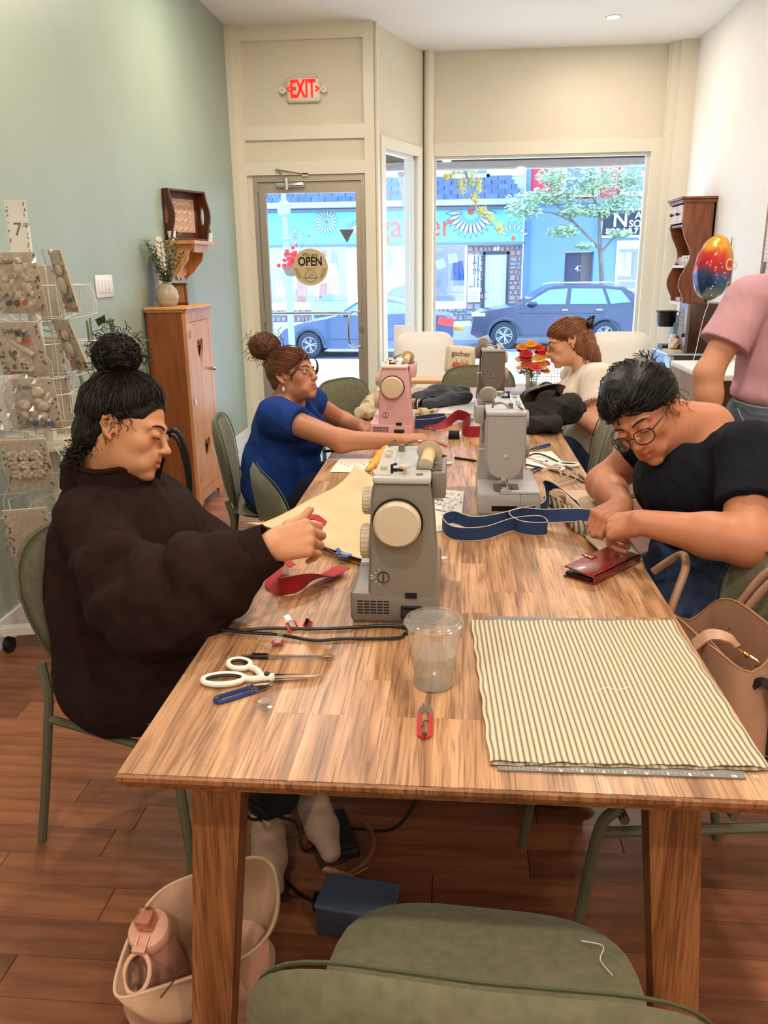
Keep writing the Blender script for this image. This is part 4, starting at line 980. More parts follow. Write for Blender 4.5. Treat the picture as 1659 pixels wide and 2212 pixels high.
# wall shelf with tray and succulents
ws = thing('wall_shelf', 'small scalloped pine shelf mounted on the green wall above the cupboard', 'shelf', (0, 0, 0))
sy0, sy1, sz = 5.17, 5.62, 1.60
MB().b2(-1.808, -1.62, sy0, sy1, sz, sz+.02).build('shelf_board', m_pine2, ws)
bp_ = [(0, 0), (.16, 0), (.16, -.02), (.13, -.05), (.12, -.10), (.09, -.13), (.06, -.17), (.03, -.19), (0, -.22)]
for y in (sy0+.05, sy1-.09): MB().prism(bp_, .018, TR(-1.808, y+.018, sz) @ RX(pi/2)).build('bracket', m_pine2, ws, smooth=0)
sc_ = [(sy0+.06, 0), (sy1-.08, 0)] + [(sy1-.08-(sy1-sy0-.14)*k/24, -.15-.025*abs(sin(k*pi/6))-.05*sin(pi*k/24)) for k in range(25)]
MB().prism(sc_, .012, TR(-1.808, 0, sz) @ YZ).build('back_panel', m_pine2, ws, smooth=0)
MB().b2(-1.66, -1.645, sy0+.07, sy1-.09, sz-.05, sz).build('apron', m_pine2, ws)
ty = thing('wooden_tray', 'dark brown tray with oval handle holes displayed upright on the wall shelf', 'tray', (-1.76, 5.36, sz+.02+.004), -.42)
m_tray = wood('tray_brown', '6B3A22', '5C2F1A', '4A2412', 'Z', rough=.35)
# upright: floor of tray faces +x; short ends left/right (y), wavy tops
hh = .30; wd_ = .34
MB().b2(0, .012, -wd_/2, wd_/2, 0, hh).build('tray_base', m_tray, ty)
ov = [(.045+.016*cos(2*pi*k/24), hh/2+.055*sin(2*pi*k/24)) for k in range(24)]
en = []
for k in range(24):
    a = 2*pi*k/24; c_, s_ = cos(a), sin(a); kx = 1/max(abs(c_), abs(s_)); x = .045+c_*kx*.045; z = hh/2+s_*kx*hh/2
    if x > .06: x += .018*cos((z-hh/2)/hh*2*pi)
    en.append((x, z))
for y in (-wd_/2, wd_/2-.012): MB().prism(en, .012, TR(0, y+.012, 0) @ RX(pi/2), hole=ov).build('tray_end', m_tray, ty, smooth=0)
MB().b2(.0, .07, -wd_/2, wd_/2, 0, .012).b2(.0, .07, -wd_/2, wd_/2, hh-.012, hh).build('tray_side', m_tray, ty)
MB().b2(.012, .014, -.12, .12, .05, .25).build('tray_print', mat('print_linen', 'C4A58C', 'B88E7C', rough=.8, scale=30), ty)
for k in range(4): MB().tube([(.0148, -.085+.017*i_, .222-k*.05+.009*((i_*7+k*3) % 3-1)) for i_ in range(11)], .0026, n=4).build('print_line', mat('print_white2', 'F2E8DC'), ty)
def succulent(lb, loc):
    t = thing('potted_succulent', lb, 'plant', loc)
    MB().lathe([(0, 0), (.02, 0), (.027, .055), (.025, .055), (.019, .01), (0, .01)], n=20).build('pot', m_base, t)
    q = MB()
    for k in range(16): a = k*2.4; leaf(q, (0, 0, .052), (cos(a), sin(a), .4+.12*k), .03+.001*k, .006)
    q.build('rosette', mat('succulent_green', '4C6655'), t, smooth=0)
a_ = at(370, 510, Y=5.19); succulent('small potted succulent on the near end of the wall shelf', (a_.x, 5.20, sz+.021))
succulent('small potted succulent on the far end of the wall shelf behind the tray', (-1.65, 5.585, sz+.021))

# light switches
sp_ = thing('light_switch', 'white four gang light switch plate on the green wall', 'light switch', (XL, 4.2, 1.37))
MB().b2(0, .006, -.105, .105, -.057, .057, .003).build('plate', m_base, sp_)
for k in range(4): MB().b2(.006, .010, -.078+k*.042, -.048+k*.042, -.034, .034, .002).build('rocker', m_base, sp_)

# ------------------------------------------------------------------ spinner rack with craft kits
m_wire = mat('white_wire', 'DCD6CE', rough=.35)
RXc, RYc = -1.50, 2.86
rk = thing('spinner_rack', 'white wire spinner rack of craft kits on castors by the green wall', 'display rack', (RXc, RYc, 0))
MB().cyl((0, 0, .08), (0, 0, 1.60), .022, n=16).build('pole', m_wire, rk)
for k in range(2):
    a = .25+k*pi/2; d = V((cos(a), sin(a), 0)); q = MB(); q.box((0, 0, .09), (.56, .045, .03), RZ(a)); b_ = q.build('base_beam', m_wire, rk)
    for s_ in (-1, 1):
        c = d*s_*.26; w_ = MB(); w_.cyl((c.x-.012, c.y, .03), (c.x+.012, c.y, .03), .03, n=16); w_.cyl((c.x, c.y, .03), (c.x, c.y, .08), .008); w_.build('caster', m_black, b_)
def pkt(px, py, Y): p = at(px, py, Y=Y); return p
KITS = [  # px, py of centre, Y, width, height, yaw, tilt, style, label
 (38, 612, 2.64, .145, .185, .10, -.25, 'animals', 'craft kit with three white plaster animals, uppermost at the rack edge'),
 (138, 608, 2.72, .10, .19, -.75, -.2, 'brush', 'turned craft kit with shiny wrap, uppermost and nearest the light switch'),
 (45, 755, 2.62, .15, .175, .05, -.28, 'house', 'craft kit with a white plaster house and heart window'),
 (152, 745, 2.74, .13, .17, -.7, -.3, 'house2', 'turned craft kit with crinkled wrap beside the plaster house kit'),
 (76, 872, 2.62, .145, .165, .08, -.2, 'figures', 'craft kit with white snowman like figures and blue paint pots'),
 (22, 868, 2.60, .10, .17, .9, -.2, 'edge', 'craft kit seen nearly edge on beside the snowman figure kit'),
 (60, 1005, 2.58, .14, .185, .25, -.3, 'flowers', 'craft kit with white plaster roses in crinkled wrap'),
 (62, 1150, 2.56, .13, .18, .35, -.3, 'plain', 'lowest craft kit, partly behind the brown fleece'),
 (92, 640, 2.96, .13, .20, 0, -.1, 'plain', 'plain backed craft kit deep in the top ring of the rack'),
 (108, 790, 2.98, .13, .20, .1, -.1, 'plain', 'plain backed craft kit deep in the second ring of the rack'),
 (128, 900, 2.98, .13, .20, -.1, -.1, 'plain', 'plain backed craft kit deep in the third ring of the rack')]
m_kraft = mat('kit_card', 'D2C6B6', 'C6B8A4', rough=.7, scale=12); m_plast = mat('plaster', 'D2C4B0', rough=.6, bump=.2)
m_cello = glassmat('cello_wrap', (.97, .97, .98), .10, .18); m_straw = mat('straw', 'B0703E', rough=.8); m_dark = mat('print_dark', '4A4038')
for i, (px, py, Y, kw, kh, yaw, tilt, st, lb) in enumerate(KITS):
    kw *= 1.08; kh *= 1.08
    p = at(px, py, Y=Y); t = thing('craft_kit', lb, 'craft kit', p, 0, 'craft kits on the spinner rack'); t.rotation_euler = (tilt*-1, 0, yaw)
    r = random.Random(i)
    MB().b2(-kw/2, kw/2, -.002, .004, -kh/2, kh/2).build('card', m_kraft if st != 'edge' else m_base, t, smooth=0)
    q = MB()
    for k in range(26):
        sx = r.choice((-1, 1)); q.ball((sx*(kw/2-r.uniform(.004, .02)), -.003, r.uniform(-kh/2, kh/2)*.9), (.0035, .0006, .005), 6, RY(r.uniform(-1, 1)))
    o = q.build('leaf_print', mat('leaf_print', '6A6A58'), t); o['kind'] = 'stuff'
    if st in ('house', 'figures', 'animals'): text('Little', .022, TR(-.02, -.0035, kh/2-.03) @ FACE, m_dark, t, 'lettering', .0003)
    if st == 'house':
        MB().prism([(-.045, -.07), (.03, -.07), (.03, -.01), (-.01, .035), (-.045, -.005)], .014, TR(0, -.003, 0) @ FACE).box((.015, -.014, .012), (.075, .02, .008), RY(.75)).build('plaster_house', m_plast, t, smooth=0)
        q = MB(); q.b2(-.035, -.022, -.018, -.016, -.062, -.045)
        for a, b_ in ((0, -.045), (.012, -.045), (0, -.058), (.012, -.058)): q.b2(a-.005, a+.004, -.018, -.0165, b_-.005, b_+.004)
        q.prism([(x*.25-.02, z*.25-.012) for x, z in hp], .002, TR(0, -.0165, 0) @ FACE); q.build('window_holes', mat('hole_shade', '7A6858'), t, smooth=0)
        for (a, b_, c) in ((.012, .062, '5A4A3E'), (.035, .055, '3E5E7E'), (.035, .035, 'D8693A'), (.012, .04, 'E0D2BE')): MB().cyl((a, -.003, b_), (a, -.018, b_), .0095, n=14).build('paint_pot', mat('pot_'+c, c, rough=.3), t)
    elif st == 'figures':
        for (a, b_) in ((-.03, .0), (.03, -.005), (.022, .045)):
            MB().ball((a, -.012, b_), (.022, .013, .02), 12).ball((a-.004, -.012, b_-.034), (.014, .011, .016), 12).ball((a+.008, -.01, b_-.052), .008, 8).build('plaster_figure', m_plast, t)
        for k, c in enumerate(('8A7C6C', '33507A', '4A5A44', '3A66A8')): MB().cyl((-.035+k*.026, -.003, -.068), (-.035+k*.026, -.016, -.068), .0085, n=12).build('paint_pot', mat('pot_'+c, c, rough=.3), t)
    elif st == 'animals':
        for (a, b_) in ((.015, .05), (-.04, -.01), (.03, -.01)):
            MB().ball((a, -.01, b_), (.018, .01, .024), 10).ball((a+.008, -.012, b_+.026), (.012, .01, .011), 10).ball((a-.012, -.01, b_-.02), (.008, .008, .014), 8).ball((a+.013, -.01, b_-.022), (.007, .007, .013), 8).ball((a+.018, -.01, b_+.036), .004, 6).build('plaster_figure', m_plast, t)
        for k, c in enumerate(('4A3A30', '6A3E28', 'D0664E', 'D8CCB8')): MB().cyl((-.04+k*.026, -.003, -.062), (-.04+k*.026, -.014, -.062), .009, n=12).build('paint_pot', mat('pot_'+c, c, rough=.3), t)
    elif st == 'flowers':
        for k in range(9):
            q = MB(); a, b_ = (k % 3-1)*.035, (k//3-1)*.035+.01
            q.ball((a, -.01, b_), (.018, .009, .018), 10)
            for z in range(5): q.ball((a+.012*cos(z*1.26), -.016, b_+.012*sin(z*1.26)), (.009, .005, .009), 7)
            q.build('plaster_rose', m_plast, t)
    elif st in ('brush', 'house2'):
        for k in range(3): MB().tube([(-.02+k*.007, -.006, -.06), (-.03+k*.012, -.008, .06)], .0022, n=5).build('brush', mat('brush_wood', 'A9794E'), t)
        MB().ball((.01, -.012, -.01), (.022, .012, .03), 10).ball((.02, -.012, .04), (.018, .011, .018), 10).build('plaster_figure', m_plast, t)
        for k, c in enumerate(('D8693A', 'D0506E', '33507A')): MB().cyl((-.02+k*.02, -.003, -.06), (-.02+k*.02, -.014, -.06), .008, n=12).build('paint_pot', mat('pot_'+c, c, rough=.3), t)
    if st in ('house', 'animals', 'figures', 'brush', 'house2'):
        q = MB()
        for k in range(60):
            a = r.uniform(-kw/2, kw/2)*.95; z = -kh/2+r.uniform(.0, .022); b_ = r.uniform(-1, 1); q.tube([(a, -.006-r.random()*.01, z), (a+.012*cos(b_), -.008, z+.012*sin(b_))], .0006, n=3)
        o = q.build('straw_filling', m_straw, t, smooth=0); o['kind'] = 'stuff'
    ph = i*1.7
    def wr(u, v, s_=1): return ((u-.5)*kw*1.1, -.024+.008*sin(9*u+ph)*sin(7*v+ph)+.006*sin(23*u+17*v), (v-.5)*kh*1.08)
    if st != 'plain' or i == 7: MB().grid(wr, 12, 12).build('cello_wrap', m_cello, t, smooth=0)
# rings of wire holders
for z, npk in ((1.40, 6), (1.20, 6), (1.02, 6), (.86, 6), (.66, 6)):
    q = MB(); q.tube([(.10*cos(2*pi*k/12), .10*sin(2*pi*k/12), z) for k in range(12)], .0025, n=5, closed=True)
    q.tube([(.10*cos(2*pi*k/12), .10*sin(2*pi*k/12), z-.12) for k in range(12)], .0025, n=5, closed=True)
    for k in range(12): a = 2*pi*k/12; q.tube([(.10*cos(a), .10*sin(a), z-.13), (.10*cos(a), .10*sin(a), z+.07)], .0022, n=5)
    rg_ = q.build('wire_ring', m_wire, rk)
    for k in range(npk):
        a = 2*pi*k/npk+.26; R = RZ(a)
        q = MB(); q.tube([R @ V((.10, -.05, z)), R @ V((.19, -.055, z-.0)), R @ V((.21, -.03, z-.05)), R @ V((.21, -.03, z-.10)), R @ V((.12, -.03, z-.12))], .0022, n=5)
        q.tube([R @ V((.10, .05, z)), R @ V((.19, .055, z)), R @ V((.21, .03, z-.05)), R @ V((.21, .03, z-.10)), R @ V((.12, .03, z-.12))], .0022, n=5)
        q.tube([R @ V((.21, -.03, z-.10)), R @ V((.21, .03, z-.10))], .0022, n=5); q.build('wire_pocket', m_wire, rg_)
MB().lathe([(0, .84), (.2, .84), (.2, .85), (0, .85)], n=32).build('ring_shelf', mat('cream_shelf', 'C9BFA8'), rk)
tg = thing('rack_price_board', 'tall white printed card marked seven on top of the spinner rack', 'sign', at(40, 500, Y=2.80)); tg.rotation_euler = (0, 0, .1)
MB().b2(-.035, .035, -.002, .002, -.10, .10).build('card', m_base, tg, smooth=0)
text('7', .06, TR(.0, -.003, .005) @ FACE, mat('print_brown', '7A6A5A'), tg, 'lettering', .0003); text('.00', .018, TR(.027, -.003, .02) @ FACE, MATS['print_brown'], tg, 'lettering', .0003)
q = MB(); r = random.Random(8)
for k in range(40): q.ball((r.choice((-1, 1))*r.uniform(.026, .034), -.0025, r.uniform(-.095, .095)), (.0022, .0005, .0028), 5)
o = q.build('leaf_print', MATS['leaf_print'], tg); o['kind'] = 'stuff'
# floor plant behind the rack
fpb = at(185, 760, Y=3.5)
fp_ = thing('floor_plant', 'green leafy plant in a grey pot behind the spinner rack', 'plant', (-1.55, 3.42, 0))
MB().lathe([(0, 0), (.11, 0), (.14, .5), (.12, .5), (.1, .45), (0, .45)], n=24).build('pot', mat('grey_pot', '55585A', rough=.6), fp_)
q = MB(); r = random.Random(3)
for k in range(46):
    a = r.uniform(0, 2*pi); h_ = r.uniform(.55, 1.25); c = (cos(a)*.09*h_, sin(a)*.09*h_, h_); leaf(q, c, (cos(a), sin(a), r.uniform(-.3, .6)), r.uniform(.09, .14), .02)
o = q.build('leaves', mat('plant_green', '5E7A52', '4A6644', rough=.5, scale=5), fp_, smooth=0); o['kind'] = 'stuff'
q = MB()
for k in range(6): a = k; q.tube([(0, 0, .4), (.05*cos(a), .05*sin(a), .8), (.1*cos(a), .1*sin(a), 1.25)], .005, n=5)
q.build('stem', MATS['stem_green'], fp_)
bgk = thing('black_shoulder_bag', 'black bag with a rounded strap standing behind the brown fleece', 'bag', (-1.16, 2.98, 0)); bgk.scale = (.8, .8, .86)
MB().pillow(.36, .5, .14, 4, lambda x, y, z: (x, z, .42+y), 6, 28).build('body', mat('black_cloth', '17181A', rough=.7), bgk)
MB().tube(bez([(-.08, 0, .6), (.0, 0, .9), (.12, 0, 1.0), (.17, 0, .85), (.16, 0, .6)], 5), .012, n=8).tube(bez([(-.08, .03, .6), (-.02, .03, .88), (.1, .03, .97), (.15, .03, .8), (.14, .03, .6)], 5), .010, n=8).build('strap', m_black, bgk)
# ------------------------------------------------------------------ implicit surfaces (for bodies, hands, heads, soft cloth)
F32 = np.float32
def vn(a): a = np.array(a, F32); return a
class Sdf:
    def __init__(s): s.p = []; s.disp = None; s.M = None
    def sc(s): return s.M.to_scale()[0] if s.M is not None else 1.
    def _w(s, a): return vn(s.M @ V(a)) if s.M is not None else vn(a)
    def cap(s, a, b, ra, rb=None, k=.02, op='u', cut=0):
        """tapered capsule; cut=1 flat end at b, 2 flat at both"""
        a, b = s._w(a), s._w(b); rb = ra if rb is None else rb; q_ = s.sc(); ra *= q_; rb *= q_; R = max(ra, rb)
        lo = np.minimum(a, b)-R; hi = np.maximum(a, b)+R; ba = b-a; L2 = float(ba@ba)+1e-12; L = sqrt(L2)
        def f(x, y, z):
            X, Y, Z = x-a[0], y-a[1], z-a[2]
            t = (X*ba[0]+Y*ba[1]+Z*ba[2])/L2; tc = np.clip(t, 0, 1)
            d = np.sqrt((X-tc*ba[0])**2+(Y-tc*ba[1])**2+(Z-tc*ba[2])**2)-(ra+(rb-ra)*tc)
            if cut: d = np.maximum(d, (t-1)*L)
            if cut == 2: d = np.maximum(d, -t*L)
            return d
        s.p.append((f, lo, hi, k, op)); return s
    def chain(s, pts, rs, k=.02, op='u'):
        for i in range(len(pts)-1): s.cap(pts[i], pts[i+1], rs[i], rs[i+1], k, op)
        return s
    def ell(s, c, r, k=.02, op='u', rot=None):
        c = s._w(c); r = vn(r)*F32(s.sc()); B = (s.M.to_3x3().normalized() if s.M is not None else M.Identity(3))
        if rot is not None: B = B @ rot.to_3x3()
        Bi = np.array(B.transposed(), F32); R = float(r.max()); ext = np.sqrt(((np.array(B, F32)*r[None, :])**2).sum(1))
        def f(x, y, z):
            X, Y, Z = x-c[0], y-c[1], z-c[2]
            u = (Bi[0, 0]*X+Bi[0, 1]*Y+Bi[0, 2]*Z); v = (Bi[1, 0]*X+Bi[1, 1]*Y+Bi[1, 2]*Z); w_ = (Bi[2, 0]*X+Bi[2, 1]*Y+Bi[2, 2]*Z)
            k0 = np.sqrt((u/r[0])**2+(v/r[1])**2+(w_/r[2])**2); k1 = np.sqrt((u/r[0]**2)**2+(v/r[1]**2)**2+(w_/r[2]**2)**2)+1e-6
            return k0*(k0-1)/k1
        s.p.append((f, c-ext, c+ext, k, op)); return s
    def half(s, p, n, k=.004):
        """cut away everything on the +n side of p (smooth)"""
        p = s._w(p); n = V(n).normalized(); n = vn((s.M.to_3x3() @ n) if s.M is not None else n)
        def f(x, y, z): return -((x-p[0])*n[0]+(y-p[1])*n[1]+(z-p[2])*n[2])
        s.p.append((f, vn((-99,)*3), vn((99,)*3), k, 's')); return s
    def eval(s, lo, hi, h):
        n = [int(math.ceil((hi[i]-lo[i])/h))+1 for i in range(3)]
        ax = [np.arange(n[i], dtype=F32)*F32(h)+F32(lo[i]) for i in range(3)]
        G = np.full(n, .06, F32)
        for f, l, u, k, op in s.p:
            m = max(k, 3*h)+.004; sl = []
            for i in range(3):
                a = int(max(0, math.floor((l[i]-m-lo[i])/h))); b = int(min(n[i], math.ceil((u[i]+m-lo[i])/h)+1))
                sl.append(slice(a, b))
            if any(q.stop <= q.start for q in sl): continue
            sl = tuple(sl)
            d = f(ax[0][sl[0]][:, None, None], ax[1][sl[1]][None, :, None], ax[2][sl[2]][None, None, :]).astype(F32)
            g = G[sl]
            if op == 'u': hh = np.maximum(k-np.abs(g-d), 0)/k; G[sl] = np.minimum(g, d)-hh*hh*k*.25
            else:
                d = -d; hh = np.maximum(k-np.abs(g-d), 0)/k; G[sl] = np.maximum(g, d)+hh*hh*k*.25
        if s.disp is not None: 
            mask = np.abs(G) < .03
            G += np.where(mask, s.disp(ax[0][:, None, None], ax[1][None, :, None], ax[2][None, None, :]), 0).astype(F32)
        return G, ax
    def mesh(s, boxes):
        AV = []; AF = []; off = 0
        if len(boxes) > 1:          # fine boxes first, then one coarse pass over everything else
            lo_, hi_ = s.bounds(.02); boxes = list(boxes)+[(lo_, hi_, .0065)]
        for bi, (lo, hi, h) in enumerate(boxes):
            G, ax = s.eval(lo, hi, h); v, f = nets(G, lo, h)
            if bi and len(v):
                c = v[f].mean(1); keep = np.ones(len(f), bool)
                for l2, u2, h2 in boxes[:bi]:
                    m_ = max(h, h2)*1.2; keep &= ~((c > np.array(l2)+m_).all(1) & (c < np.array(u2)-m_).all(1))
                f = f[keep]
            if len(v): AV.append(v); AF.append(f+off); off += len(v)
        return np.concatenate(AV), np.concatenate(AF)
    def bounds(s, pad=.01):
        lo = np.min([p[1] for p in s.p if p[4] == 'u'], 0)-pad; hi = np.max([p[2] for p in s.p if p[4] == 'u'], 0)+pad
        return lo, hi
    def build(s, name, m, parent=None, h=.006, boxes=None, color=None, label=None):
        if boxes is None: lo, hi = s.bounds(.012); boxes = [(lo, hi, h)]
        v, f = s.mesh(boxes); me = bpy.data.meshes.new(name)
        me.vertices.add(len(v)); me.vertices.foreach_set('co', v.astype(F32).ravel())
        me.loops.add(len(f)*4); me.loops.foreach_set('vertex_index', f.astype(np.int32).ravel())
        me.polygons.add(len(f)); me.polygons.foreach_set('loop_start', np.arange(len(f), dtype=np.int32)*4)
        me.polygons.foreach_set('use_smooth', np.ones(len(f), bool)); me.update(calc_edges=True)
        if color is not None:
            ca = me.color_attributes.new('tint', 'FLOAT_COLOR', 'POINT'); c = np.ones((len(v), 4), F32); c[:, :3] = color(v); ca.data.foreach_set('color', c.ravel())
        me.materials.append(m); o = bpy.data.objects.new(name, me); COL.objects.link(o)
        if parent: o.parent = parent; o.matrix_parent_inverse = parent.matrix_basis.inverted()
        if label: o['label'] = label
        return o

def nets(G, lo, h):
    s_ = G < 0; nx, ny, nz = G.shape
    c = s_[:-1, :-1, :-1].astype(np.int8)
    for (i, j, k) in ((1, 0, 0), (0, 1, 0), (0, 0, 1), (1, 1, 0), (1, 0, 1), (0, 1, 1), (1, 1, 1)):
        c = c+s_[i:nx-1+i, j:ny-1+j, k:nz-1+k]
    act = (c > 0) & (c < 8); idx = np.argwhere(act)
    if len(idx) == 0: return np.zeros((0, 3)), np.zeros((0, 4), int)
    I, J, K = idx.T; acc = np.zeros((len(idx), 3)); cnt = np.zeros(len(idx))
    cor = [(0, 0, 0), (1, 0, 0), (0, 1, 0), (1, 1, 0), (0, 0, 1), (1, 0, 1), (0, 1, 1), (1, 1, 1)]
    val = [G[I+a, J+b, K+d] for a, b, d in cor]
    for a in range(8):
        for ax_, st in ((0, 1), (1, 2), (2, 4)):
            if a & st: continue
            b = a | st; va, vb = val[a], val[b]; m = (va < 0) != (vb < 0)
            t = np.where(m, va/np.where(va-vb == 0, 1, va-vb), 0)
            p = np.array(cor[a], float)[None, :].repeat(len(idx), 0); p[:, ax_] += t
            acc += p*m[:, None]; cnt += m
    P = (idx+acc/cnt[:, None])*h+np.array(lo)
    vid = np.full(act.shape, -1, np.int64); vid[I, J, K] = np.arange(len(idx)); Fs = []
    def quads(sa, sb, d1, d2, flip):
        m = sa != sb; e = np.argwhere(m)
        return e, sa[m]
    # x edges
    for axn in range(3):
        a = [slice(None)]*3; b = [slice(None)]*3; a[axn] = slice(0, -1); b[axn] = slice(1, None)
        A_, B_ = s_[tuple(a)], s_[tuple(b)]; m = A_ != B_; e = np.argwhere(m); ins = A_[m]
        o1, o2 = [(1, 2), (2, 0), (0, 1)][axn]
        ok = (e[:, o1] > 0) & (e[:, o2] > 0) & (e[:, o1] < G.shape[o1]-1) & (e[:, o2] < G.shape[o2]-1); e = e[ok]; ins = ins[ok]
        def g(d1, d2): q = e.copy(); q[:, o1] -= d1; q[:, o2] -= d2; return vid[q[:, 0], q[:, 1], q[:, 2]]
        q = np.stack([g(1, 1), g(0, 1), g(0, 0), g(1, 0)], 1); q[~ins] = q[~ins][:, ::-1]; Fs.append(q)
    Q = np.concatenate(Fs); Q = Q[(Q >= 0).all(1)]
    return P, Q

def folds(seed, amp, freq, axis=(1, 1, 1), n=5):
    """smooth cloth-like displacement field"""
    r = random.Random(seed); W_ = []
    for i in range(n):
        d = V((r.gauss(0, 1)*axis[0], r.gauss(0, 1)*axis[1], r.gauss(0, 1)*axis[2])); d.normalize(); f_ = freq*r.uniform(.6, 1.7)
        W_.append((d*f_, r.uniform(0, 6.28), r.uniform(.5, 1)))
    def D(x, y, z):
        w1 = .5*np.sin(x*9+y*7)+.5*np.sin(z*11-y*5+1); t = 0
        for d, ph, a in W_:
            s__ = np.sin(d.x*x+d.y*y+d.z*z+ph+w1*1.6); t = t+a*(1-np.abs(s__))**2
        return -amp*(t/n*1.6-.5)
    return D

def hand(s, wrist, f, n, side, curls, thumb, sc=1., spread=.0, k=.004, extra=0.):
    """f: forearm->knuckle direction, n: back-of-hand normal, side +1: thumb towards f x n. curls: 4 x (mcp,pip,dip) degrees; thumb: 3 direction triples in (f,t,n)"""
    w_ = V(wrist); f = V(f).normalized(); n = V(n); n = (n-f*n.dot(f)).normalized(); t = f.cross(n)*side
    tip = []
    kp = []
    for i in range(4):
        off = (.030, .010, -.010, -.029)[i]*sc; ln = (.082, .086, .081, .073)[i]*sc
        kb = w_+t*off*.65; kn = w_+f*ln+t*off+n*(.001, .004, .003, -.002)[i]*sc; kp.append(kn)
        s.cap(kb+f*.012, kn, .0155*sc, .0115*sc, .012)
    s.ell(w_+f*.045*sc-n*.006*sc, (.045*sc,)*3, .02) if 0 else None
    s.cap(w_+t*.016*sc+f*.03*sc-n*.008*sc, w_+f*.07*sc+t*.012*sc-n*.006*sc, .017*sc, .012*sc, .015)
    s.cap(w_-t*.014*sc+f*.025*sc-n*.008*sc, w_+f*.06*sc-t*.018*sc-n*.006*sc, .016*sc, .012*sc, .015)
    for i in range(4):
        Ls = [(.043, .026, .021), (.048, .030, .022), (.045, .028, .022), (.035, .021, .019)][i]; rr = [(.0098, .0086, .0078, .0066), (.0100, .0088, .008, .0068), (.0095, .0084, .0076, .0064), (.0085, .0074, .0067, .0056)][i]
        a = 0; p = kp[i]; sp_ = (1.2, .4, -.4, -1.3)[i]*spread
        for j in range(3):
            a += rad(curls[i][j]); d = (f*cos(a)-n*sin(a)+t*sp_*cos(a)).normalized(); q = p+d*Ls[j]*sc
            s.cap(p, q, rr[j]*sc, rr[j+1]*sc, k if j else .007); p = q
        tip.append((p, d))
    p = w_+f*.022*sc+t*.020*sc-n*.006*sc
    rr = (.0145, .0118, .0098, .0078)
    for j, (c, L) in enumerate(zip(thumb, (.042, .034, .028))):
        d = (f*c[0]+t*c[1]+n*c[2]).normalized(); q = p+d*L*sc; s.cap(p, q, rr[j]*sc, rr[j+1]*sc, .012 if j == 0 else .005); p = q
    tip.append((p, d))
    return tip, kp, (f, t, n)
# ------------------------------------------------------------------ things on the table
def T_(px, py, dz=0.): p = at(px, py, z=TZ+dz); return p
def stripes(name, base, dark, per, axis=0, rough=.9):
    if name in MATS: return MATS[name]
    m = bpy.data.materials.new(name); m.use_nodes = True; MATS[name] = m; n = m.node_tree.nodes; l = m.node_tree.links; b = n['Principled BSDF']; b.inputs['Roughness'].default_value = rough
    t = n.new('ShaderNodeUVMap') if axis == 'uv' else n.new('ShaderNodeTexCoord'); sp = n.new('ShaderNodeSeparateXYZ')
    l.new(t.outputs['UV' if axis == 'uv' else 'Object'], sp.inputs[0])
    dv = n.new('ShaderNodeMath'); dv.operation = 'MULTIPLY'; dv.inputs[1].default_value = 1/per; l.new(sp.outputs[0 if axis == 'uv' else axis], dv.inputs[0])
    fr = n.new('ShaderNodeMath'); fr.operation = 'FRACT'; l.new(dv.outputs[0], fr.inputs[0])
    r = n.new('ShaderNodeValToRGB'); r.color_ramp.interpolation = 'CONSTANT'; e = r.color_ramp.elements; B_ = (*srgb(base), 1); D_ = (*srgb(dark), 1)
    e[0].position = 0; e[0].color = B_; e[1].position = .40; e[1].color = D_
    for p_, c in ((.45, B_), (.52, D_), (.84, B_), (.91, D_), (.96, B_)): q = e.new(p_); q.color = c
    l.new(fr.outputs[0], r.inputs[0]); l.new(r.outputs[0], b.inputs['Base Color'])
    nz = n.new('ShaderNodeTexNoise'); nz.inputs['Scale'].default_value = 600; bp = n.new('ShaderNodeBump'); bp.inputs['Strength'].default_value = .3; bp.inputs['Distance'].default_value = .001
    l.new(nz.outputs[0], bp.inputs['Height']); l.new(bp.outputs[0], b.inputs['Normal']); return m
m_tick = stripes('ticking', 'DBCBA8', '827A74', .0093)
# ruler mat under the ticking
rl = thing('ruler_mat', 'thin grey cutting board with white inch numbers under the striped fabric', 'cutting mat', (0, 0, TZ+.0005))
a, b, c, d = [at(*q, z=TZ+.002) for q in ((1050, 1331), (1415, 1340), (1612, 1682), (1075, 1664))]
bl = [(p.x, p.y) for p in (d, c, b, a)]
MB().prism(bl, .0025).build('mat', mat('mat_grey', '7B7672', rough=.45), rl, smooth=0)
q = MB(); ux = (c-d).normalized()
for i in range(45):
    p = d+ux*(.012+i*.0254/4); q.box((p.x, p.y+.0065, .0027), (.0005, .004 if i % 4 else .007, .0004), RZ(atan2(ux.y, ux.x)))
for i in range(45):
    p = a+(b-a).normalized()*(.008+i*.0254/4); q.box((p.x, p.y-.004, .0027), (.0005, .003, .0004))
o = q.build('tick_marks', m_base, rl, smooth=0); o['kind'] = 'stuff'
for i in range(1, 12):
    p = d+ux*(.03+i*.0302-.0); text(str(i), .0085, TR(p.x, p.y+.003, .0026) @ RZ(atan2(ux.y, ux.x)), m_base, rl, 'lettering', .0003, bold=.0003)
